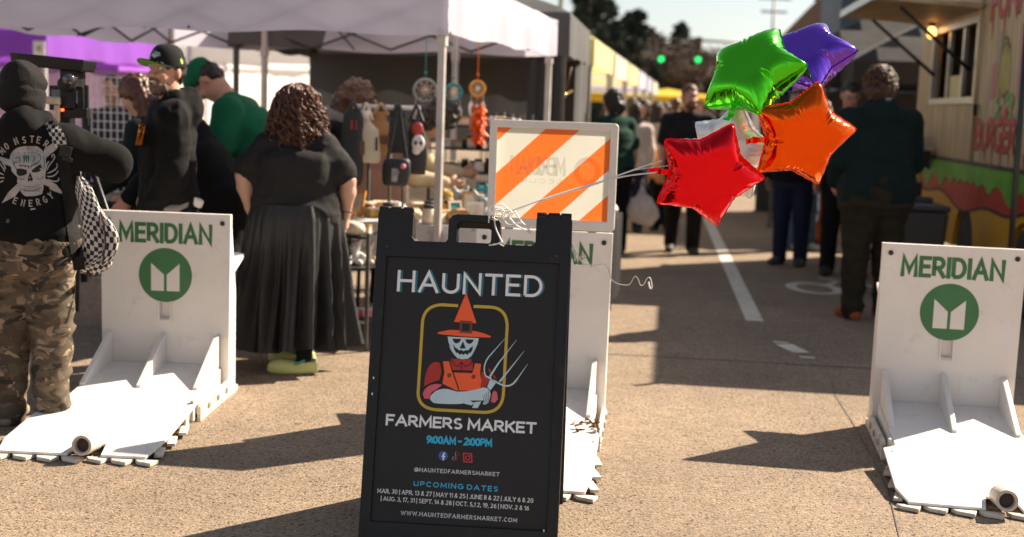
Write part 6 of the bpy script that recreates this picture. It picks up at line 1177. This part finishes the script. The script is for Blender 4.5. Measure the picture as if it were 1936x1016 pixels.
rr = random.Random(9); gy = np.linspace(0, LT, 150); bot = [1.0 - (.02 + .15 * abs(math.sin(y * 8.1 + math.sin(y * 2.2) * 2)) ** 2.2 * (.6 + .4 * math.sin(y * 1.7))) for y in gy]
cutw = [(2.2, 3.4)]
mb = MB(); mb.prism([(y, z) for y, z in zip(gy, bot)] + [(LT, 1.12), (0, 1.12)], SX(.018), SX(.024)); mb.build('green_slime', TG, FT)
rb_ = [.78 + .05 * math.sin(y * 1.6 + .5) + .035 * math.sin(y * 3.7) for y in gy]
mb = MB(); mb.prism([(y, z) for y, z in zip(gy, rb_)] + [(LT, 1.06), (0, 1.06)], SX(.012), SX(.017)); mb.build('red_band', TR, FT)
mb = MB(); mb.prism([(y, z - .022) for y, z in zip(gy, rb_)] + [(y, z + .004) for y, z in zip(gy[::-1], rb_[::-1])], SX(.0175), SX(.0185)); mb.prism([(0, 1.12), (LT, 1.12), (LT, 1.155), (0, 1.155)], SX(.0), SX(.026)); mb.build('black_outline', TB, FT)
arch = lambda c, R_: [(c + R_ * math.cos(a), .33 + R_ * math.sin(a)) for a in np.linspace(math.pi, 0, 17)]
low = [(0, .33)] + arch(.85, .42) + arch(2.85, .42) + [(LT, .33), (LT, .96), (0, .96)]
mb = MB(); mb.prism(low, SX(-.05), SX(.011)); mb.build('lower_panel', TY, FT)
for c in (.85, 2.85):
    mb = MB(); R = Matrix.Rotation(math.pi / 2, 3, 'Y'); mb.lathe([(.2, -.1), (.34, -.1), (.37, -.07), (.37, .07), (.34, .1), (.2, .1)], 28, (.12, c, .37), R); w0 = mb.build('wheel', mat('tyre_rubber', (.025, .024, .024), .85), FT); mb = MB(); mb.lathe([(.2, -.09), (.19, .06), (.08, .08)], 20, (.12, c, .37), R.to_4x4().to_3x3() @ Matrix.Rotation(math.pi, 3, 'X')); o = mb.build('rim', ALU, w0)
fw_ = .05
mb = MB(); mb.prism([[(ya - fw_, za - fw_), (yb + fw_, za - fw_), (yb + fw_, zb_ + fw_), (ya - fw_, zb_ + fw_)], [(ya + .01, za + .01), (yb - .01, za + .01), (yb - .01, zb_ - .01), (ya + .01, zb_ - .01)]], SX(-.03), SX(.03)); wn = mb.build('window', ALU, FT)
for y in (ya + .65, ya + 1.3): mb = MB(); mb.box((.02, y, (za + zb_) / 2), (.04, .07, zb_ - za - .03)); mb.build('mullion', ALU, wn)
mb = MB(); mb.box((.03, ya + .95, za + .12), (.02, .55, .22)); mb.build('menu_card', mat('menu_paper', (.6, .5, .25), .6), wn)
mb = MB(); mb.prism([(ya + .25, za + .05), (ya + .75, za + .05), (ya + .6, zb_ - .1), (ya + .35, zb_ - .1)], SX(-.3), SX(-.26)); mb.build('apron', mat('apron_white', (.5, .48, .46), .8), FT)
# raised hatch
mb = MB(); R = Matrix.Rotation(rad(4), 3, 'Y'); hw_ = .95; c = Vector((0, (ya + yb) / 2, zb_ + .12)) + R @ Vector((-hw_ / 2 - .03, 0, 0)); mb.box(c, (hw_, yb - ya + .3, .05), R); mb.build('hatch', [PLANKM], FT, bevel=.006)
e_ = Vector((0, 0, zb_ + .12)) + R @ Vector((-hw_ - .035, 0, 0)); mb = MB(); mb.box(e_ + Vector((0, (ya + yb) / 2, 0)), (.03, yb - ya + .32, .075), R); mb.build('hatch_edge', ALU, FT)
for y in (ya + .15, yb - .15): mb = MB(); mb.tube([Vector((-.03, y, za + .25)), Vector((0, y, zb_ + .1)) + R @ Vector((-.7, 0, -.03))], .018, 8); mb.build('strut', TB, FT)
mb = MB(); mb.box((-.2, 4.85, 1.22), (.36, 1.0, .03)); mb.build('counter', ALU, FT, bevel=.004)
for y in (4.5, 5.2): mb = MB(); mb.prism([(0, 1.2), (-.3, 1.2), (0, 1.0)], lambda u, v: Vector((u - .03, y - .01, v)), lambda u, v: Vector((u - .03, y + .01, v))); mb.build('counter_bracket', TB, FT)
mb = MB(); mb.ball((-.1, yb - .2, 2.42), (.05, .05, .065)); bl = mb.build('bulb', mat('lit_bulb', (1, .7, .4), .3, emit=(1, .42, .1), emits=2.2), FT); mb = MB(); mb.lathe([(.03, 0), (.03, .1)], 10, (-.1, yb - .2, 2.48)); mb.build('bulb_holder', TB, FT)
# lettering and painting on the near panel
fnT = lambda y0, z0, w_: (lambda x, y, l: Vector((-.002 - w_ - l, y0 - x, z0 + y)))
LM = [mat('letter_red', (.42, .02, .018), .5, var=.25, vscale=14), TB, mat('art_olive', (.33, .27, .06), .6, var=.15), mat('art_pink', (.42, .14, .16), .6, var=.2), mat('art_leaf', (.16, .3, .06), .6, var=.2), mat('art_grey', (.27, .25, .2), .6)]
yl, yr_ = 3.35, 1.55                                                # left and right ends seen from the street
# decorative lettering is painted with a dark outline
mb = MB(); fy = lambda d_, z0, w_: fnT(d_, z0, w_)
lettering(mb, 'BURGER', fy(2.7, 1.255, .001), 0, 0, 1.38, .3, .24, 1, gap=.12); lettering(mb, 'BURGER', fy(2.68, 1.27, .004), 0, 0, 1.34, .28, .19, 0, gap=.16)
lettering(mb, 'FUNKY', fy(2.5, 2.385, .001), 0, 0, 1.56, .32, .24, 1, gap=.12); lettering(mb, 'FUNKY', fy(2.48, 2.4, .004), 0, 0, 1.52, .3, .19, 0, gap=.16)
P2 = lambda pts, m, w_: mb.flat([(-(p[0] - .68), p[1]) for p in pts], lambda x, y: Vector((-.002 - w_, -x, y)), m)
for y in (3.0, 2.75, 2.45, 2.2, 1.75): P2([(y, 1.27), (y - .05, 1.27), (y - .035, 1.16 + .03 * math.sin(y * 9)), (y - .02, 1.15 + .03 * math.sin(y * 9))], 0, .003); 
for y in (3.1, 2.7, 1.9, 1.75): P2([(y, 2.5), (y - .07, 2.5), (y - .05, 2.2 + .08 * math.sin(y * 11)), (y - .03, 2.18 + .08 * math.sin(y * 11))], 0, .003)
P2([(2.55 - .22 * math.cos(a) + .03 * math.sin(2 * a), 1.98 + .26 * math.sin(a)) for a in np.linspace(0, 6.28, 25)[:-1]], 2, .001)
P2([(2.1, 2.3), (1.98, 2.3), (1.98, 1.72), (2.1, 1.72)], 3, .001); P2([(1.93, 2.3), (1.86, 2.3), (1.86, 1.75), (1.93, 1.75)], 3, .001); P2([(2.8, 2.28), (2.66, 2.28), (2.68, 2.0), (2.78, 2.0)], 5, .0015); P2([(2.95, 2.0), (2.78, 2.05), (2.78, 1.72), (2.95, 1.7)], 3, .0008)
for k in range(26): a = rr.uniform(0, 6.28); cy, cz = 2.45 + rr.uniform(-.28, .25), 1.63 + rr.uniform(-.08, .12); P2([(cy - rr.uniform(.03, .06) * math.cos(q), cz + rr.uniform(.02, .05) * math.sin(q)) for q in np.linspace(0, 6.28, 8)[:-1]], 4 if k % 4 else 0, .0012 + .0003 * k)
mb.ribbon([(-1.87 + .1 * math.cos(a), 2.12 + .1 * math.sin(a)) for a in np.linspace(-.4, 3.5, 12)], .018, lambda x, y: Vector((-.012, -x, y)), 1); mb.ribbon([(-1.82 + .2 * math.cos(a), 1.95 + .22 * math.sin(a)) for a in np.linspace(.8, 5.5, 18)], .012, lambda x, y: Vector((-.0125, -x, y)), 1)
mb.build('painted_sign', LM, FT)
for y in (2.76, .5): mb = MB(); mb.box((-.012, y, 1.94), (.03, .05, 1.56)); mb.build('panel_trim', PLANKM, FT); mb = MB(); mb.box((-.03, 2.66, 1.62), (.03, .04, .1)); mb.build('latch', TB, FT)
for k, (y, m_) in enumerate(((5.2, 'red'), (4.95, 'amber'), (4.7, 'teal'))): good('jar', m_, C0 + Matrix.Rotation(TYAW, 3, 'Z') @ Vector((-.2, y, 1.236)), 0, 1.6, '%s sauce jar on the food truck counter' % m_, None)
# pole in front of the truck
a, b = at(1914, 430, 8.6), at(1938, 100, 8.6); mb = MB(); q = Vector((a.x - (b.x - a.x) * a.z / (b.z - a.z), 8.6, 0)); mb.tube([q, q.lerp(Vector((b.x, 8.6, b.z)), 1.25)], .02, 10); mb.lathe([(.06, 0), (.06, .01)], 12, q); o = mb.build('black_pole', TB); tag(o, 'thin black pole leaning in front of the food truck', 'pole')
# bins
t = thing('wheelie_bin', 'dark grey wheeled rubbish bin beside the food truck wheel', 'bin', (3.42, 10.9, 0), rad(-8)); BN_ = mat('bin_plastic', (.045, .045, .048), .5, var=.1)
mb = MB(); mb.box((0, 0, .4), (.44, .46, .7), taper=1.18); mb.build('bin_body', BN_, t, bevel=.03); mb = MB(); mb.box((0, 0, .775), (.54, .56, .05)); mb.box((0, .2, .82), (.4, .1, .06)); mb.build('lid', BN_, t, bevel=.02)
for s in (-1, 1): mb = MB(); mb.lathe([(.09, -.03), (.09, .03)], 16, (s * .2, .2, .09), Matrix.Rotation(math.pi / 2, 3, 'Y')); mb.build('wheel', TB, t)
t = thing('folding_chair', 'black folding chair behind the wheelie bin', 'chair', (3.75, 12.6, 0), rad(-40)); mb = MB(); mb.box((0, 0, .45), (.42, .4, .03)); mb.build('seat', TB, t, bevel=.01); mb = MB(); mb.box((0, .2, .75), (.42, .025, .3)); mb.build('backrest', TB, t, bevel=.01)
for x in (-.19, .19):
    mb = MB(); mb.tube([(x, -.2, 0), (x, .2, .9)], .013, 8); mb.build('leg', TB, t); mb = MB(); mb.tube([(x * .9, .24, 0), (x * .9, -.16, .45)], .013, 8); mb.build('leg', TB, t)
# ------------------------------------------------------------------ buildings
BRN = mat('building_brown', (.2, .115, .065), .8, var=.1, vscale=.8); BRT = mat('building_tan', (.34, .22, .14), .8, var=.08, vscale=.6); BLUE = mat('building_blue', (.035, .055, .085), .6, var=.12, vscale=1); GLS = mat('window_glass', (.05, .07, .1), .1, coat=1); ORW = mat('orange_cladding', (.36, .12, .035), .7, var=.15); GRN = mat('gutter_green', (.1, .22, .1), .6); SID = mat('siding_grey', (.2, .2, .21), .7)
p = at(1500, 120, 42); t = thing('brown_building', 'brown hip roofed building behind the balloons', 'building', (p.x + 2.5, 44, 0), rad(-8)); mb = MB(); mb.box((0, 0, 1.75), (5.4, 6, 3.5)); mb.build('wall', BRT, t)
mb = MB(); mb.prism([(-3.2, 3.45), (3.6, 3.45), (2.6, 5.3), (-1.55, 5.3)], lambda u, v: Vector((u, 3.3 - .6 * max(0, v - 3.5), v)), lambda u, v: Vector((u, -3.3 + .6 * max(0, v - 3.5), v))); mb.build('roof', BRN, t); mb = MB(); mb.box((.5, -2.05, 5.32), (4.3, .12, .1)); mb.build('gutter', GRN, t)
for x in (-1.6, .2, 1.9): mb = MB(); mb.box((x, -3.02, 2.1), (.9, .05, 1.1)); wn = mb.build('window', SID, t); mb = MB(); mb.box((x, -3.06, 2.1), (.76, .03, .96)); mb.build('pane', GLS, wn)
t = thing('blue_building', 'dark blue building with orange clad column above the food truck hatch', 'building', (11.2, 31, 0), rad(-9)); mb = MB(); mb.box((0, 0, 2.6), (7.4, 6, 5.2)); mb.build('wall', BLUE, t)
for x in (-2.6, -1.1, .9, 2.4):
    for z in (1.4, 3.7): mb = MB(); mb.box((x, -3.03, z), (.95, .06, 1.3)); wn = mb.build('window', SID, t); mb = MB(); mb.box((x, -3.07, z), (.8, .03, 1.12)); mb.build('pane', GLS, wn)
mb = MB(); mb.box((-.1, -3.06, 2.6), (.5, .1, 5.1)); mb.build('clad_column', ORW, t); mb = MB(); mb.box((0, 0, 5.32), (7.8, 6.4, .25)); mb.build('roof', SID, t)
# ------------------------------------------------------------------ street lights, poles
def post(name, label, px, d, h_, r_, m, extra=None):
    t = thing(name, label, 'pole', (at(px, 200, d).x, d, 0)); mb = MB(); mb.tube([(0, 0, 0), (0, 0, h_)], [r_, r_ * .75], 12); mb.build('pole', m, t)
    if extra: extra(t, h_)
    return t
def lampx(t, h_): mb = MB(); mb.tube([(0, 0, h_ - .1), (.6, -.2, h_ + .2), (1.4, -.4, h_ + .25)], .05, 8); mb.build('arm', POLE, t); mb = MB(); mb.box((1.6, -.45, h_ + .24), (.6, .2, .1)); mb.build('lamp_head', POLED, t, bevel=.02)
post('street_lamp', 'tall pale street lamp pole above the grey tent', 1053, 38, 8, .09, mat('pole_sage', (.3, .34, .26), .6), lampx)
def util(t, h_):
    mb = MB(); mb.box((0, -.1, h_ - .5), (1.8, .1, .1)); mb.box((0, -.1, h_ - 1.2), (1.4, .1, .1)); mb.build('crossarm', POLED, t)
post('utility_pole', 'thin utility pole rising behind the brown building roof', 1452, 70, 8.3, .08, POLED, util)
tx = at(1420, 200, 70).x; t = thing('traffic_signal', 'traffic signal mast with two green lights at the end of the street', 'traffic light', (tx, 70.2, 0)); mb = MB(); mb.tube([(0, 0, 0), (0, 0, 5.6)], .13, 10); mb.build('mast', POLED, t); mb = MB(); mb.tube([(0, 0, 5.4), (at(1235, 110, 70).x - tx, 0, 5.5)], .07, 8); mb.build('mast_arm', POLED, t)
GO = mat('signal_green', (.02, .6, .2), .4, emit=(.0, .55, .1), emits=1.3)
for px, py in ((1250, 112), (1320, 113)):
    c = at(px, py, 70) - Vector((tx, 70.2, 0)); mb = MB(); mb.box(c + Vector((0, .2, .5)), (.36, .3, 1.45)); hd_ = mb.build('signal_head', TB, t, bevel=.04)
    for k, m_ in ((0, GO), (1, mat('signal_amber_off', (.08, .05, .01), .4)), (2, mat('signal_red_off', (.08, .01, .01), .4))): mb = MB(); mb.lathe([(.15, 0), (.14, .03), (.06, .06)], 18, c + Vector((0, .04, .45 * k)), Matrix.Rotation(math.pi / 2, 3, 'X')); mb.build('lens', m_, hd_)
# ------------------------------------------------------------------ hill and trees
HILL = mat('hill_scrub', (.04, .031, .021), .95, var=.5, vscale=.12, dirt=(.035, .04, .022), dscale=.09, damt=1)
mb = MB(); vs = []; NX, NY = 60, 16
for i in range(NX + 1):
    for j in range(NY + 1):
        u, v = i / NX, j / NY; x = -120 + 240 * u; y = 120 + 200 * v; hmax = 5.5 + 6.5 / (1 + math.exp((x - 12) / 5)) + 1.2 * math.sin(x * .21) + .8 * math.sin(x * .5 + 1); vs.append((x, y, hmax * (math.sin(min(1, v * 1.6) * math.pi / 2)) - .2))
mb.add(vs, [(i * (NY + 1) + j, (i + 1) * (NY + 1) + j, (i + 1) * (NY + 1) + j + 1, i * (NY + 1) + j + 1) for i in range(NX) for j in range(NY)], 0, True); tag(mb.build('hill', HILL), None, None, None, 'structure')
BARK = mat('bark', (.07, .045, .03), .9, var=.3, vscale=5); NEED = mat('needles', (.05, .064, .042), .8, var=.5, vscale=1.3); TWIG = mat('bare_twigs', (.09, .06, .04), .9, var=.4, vscale=1.2); LEAFB = mat('brown_leaves', (.1, .064, .044), .85, var=.5, vscale=1.0)
def conifer(h_, seed, n=6500):
    rr = random.Random(seed); t = thing('conifer_tree', '', 'tree'); mb = MB(); mb.tube([(0, 0, 0), (.1, 0, h_ * .5), (0, 0, h_ * .98)], [h_ * .022, h_ * .014, h_ * .003], 8); mb.build('trunk', BARK, t); mb = MB(); br = []
    for k in range(70): z = h_ * (.1 + .88 * (k + rr.random()) / 70); L_ = (1 - z / h_) ** .85 * h_ * .34 * rr.uniform(.5, 1.15) + .35; br.append((z, rr.uniform(0, 6.28), L_))
    for k in range(n):
        z, a, L_ = rr.choice(br); q = rr.random() ** .6; p = Vector((L_ * q * math.cos(a), L_ * q * math.sin(a), z - .28 * L_ * q + rr.uniform(-.12, .12))); s_ = h_ * rr.uniform(.016, .034); d1 = Vector((rr.uniform(-1, 1), rr.uniform(-1, 1), rr.uniform(-.7, .2))).normalized() * s_ * 1.6; d2 = d1.orthogonal().normalized() * s_ * .7; d2.rotate(Matrix.Rotation(rr.uniform(0, 6), 3, d1.normalized())); mb.add([p - d1, p + d2, p + d1, p - d2], [(0, 1, 2, 3)])
    mb.build('crown', NEED, t); return t
def bare(h_, seed, n=1800):
    rr = random.Random(seed); t = thing('bare_tree', '', 'tree'); mb = MB(); tips = []
    def grow(p, d, L_, r_, k):
        q = p + d * L_; mb.tube([p, (p + q) / 2 + Vector((rr.uniform(-1, 1), rr.uniform(-1, 1), 0)) * L_ * .06, q], [r_, r_ * .85, r_ * .65], 6 if k < 3 else 4)
        if k >= 5: tips.append(q); return
        for _ in range(3 if k < 3 else 2): nd = (d + Vector((rr.uniform(-1, 1), rr.uniform(-1, 1), rr.uniform(-.2, .7))) * .75).normalized(); grow(q, nd, L_ * rr.uniform(.6, .85), r_ * .6, k + 1)
    grow(Vector(), Vector((0, 0, 1)), h_ * .27, h_ * .022, 0); mb.build('trunk', BARK, t); mb = MB()
    for k in range(n): p = rr.choice(tips) + Vector((rr.gauss(0, 1), rr.gauss(0, 1), rr.gauss(0, 1))) * h_ * .05; s_ = h_ * rr.uniform(.012, .026); d1 = Vector((rr.uniform(-1, 1), rr.uniform(-1, 1), rr.uniform(-1, 1))).normalized() * s_; d2 = d1.orthogonal().normalized() * s_ * .6; mb.add([p - d1, p + d2, p + d1, p - d2], [(0, 1, 2, 3)])
    mb.build('crown', LEAFB, t); return t
CP = [conifer(14, 1), conifer(14, 2, 4200), conifer(14, 3)]; BP = [bare(9, 4), bare(9, 5)]; used = set()
def plant(kind, px, d, topy, label, group, rz):
    P = CP if kind == 'c' else BP; base = 14 if kind == 'c' else 9; i = int(px) % len(P); src = P[i]
    o = src if (kind, i) not in used else dup(src); used.add((kind, i)); p = at(px, topy, d); z0 = 0 if d < 118 else max(0, p.z * .18); o.location = (p.x, d, z0); k = (p.z - z0) / base; o.scale = (k, k, k); o.rotation_euler = (0, 0, rz); tag(o, label, 'tree', group)
r = random.Random(6)
for i, (px, d, ty, lb) in enumerate(((1118, 95, -70, 'tallest dark conifer rising out of the top of the photo above the tents'), (1092, 108, 10, 'dark conifer just left of the tallest one'), (1150, 112, -5, 'dark conifer close against the right of the tallest one'), (1187, 118, 22, 'pointed conifer second from the tallest'), (1208, 105, 18, 'slim conifer with a sharp tip above the left traffic light'), (1232, 116, 52, 'short conifer stepping down the hill'), (1288, 116, 40, 'lone conifer standing between the two traffic lights'), (1310, 124, 72, 'small conifer behind the right traffic light'), (1170, 100, 60, 'broad low conifer in front of the hill'), (1075, 98, 48, 'low conifer showing beside the street lamp pole'), (1245, 128, 62, 'far conifer on the slope behind the left traffic light'), (1105, 90, 30, 'bushy conifer at the foot of the tallest one'), (1135, 88, 45, 'wide conifer over the pale yellow tent'), (1163, 92, 38, 'dark conifer between the tallest and the pointed one'), (1196, 94, 70, 'low conifer under the slim one'), (1222, 98, 84, 'low conifer left of the left traffic light'), (1266, 108, 88, 'small conifer just right of the left traffic light'), (1292, 96, 104, 'low conifer between and below the traffic lights'), (1330, 112, 100, 'low conifer right of the right traffic light'), (1178, 86, 88, 'low conifer right over the far tents'), (1206, 84, 104, 'lowest conifer above the crowd'), (1240, 86, 118, 'dark conifer under the left traffic light'), (1318, 90, 122, 'dark conifer under the right traffic light'), (1350, 100, 118, 'dark conifer beside the green balloon'))):
    plant('c', px, d, ty, lb, 'conifers on the hill', r.uniform(0, 6))
for i, (px, d, ty, lb) in enumerate(((1262, 98, 82, 'bare brown tree below the lone conifer'), (1335, 104, 98, 'bare brown tree at the right edge of the wood'), (1225, 92, 100, 'bare brown tree beside the left traffic light'), (1300, 88, 110, 'low bare tree under the right traffic light'), (1180, 88, 105, 'bare brown tree over the yellow tents'), (1350, 120, 88, 'pale bare tree next to the green balloon'), (1140, 86, 90, 'bare brown tree over the pale yellow tent roof'), (1275, 110, 70, 'tall bare tree filling the gap between the conifers'), (1316, 96, 92, 'rounded bare tree right of the lone conifer'))):
    plant('b', px, d, ty, lb, 'bare trees on the hill', r.uniform(0, 6))
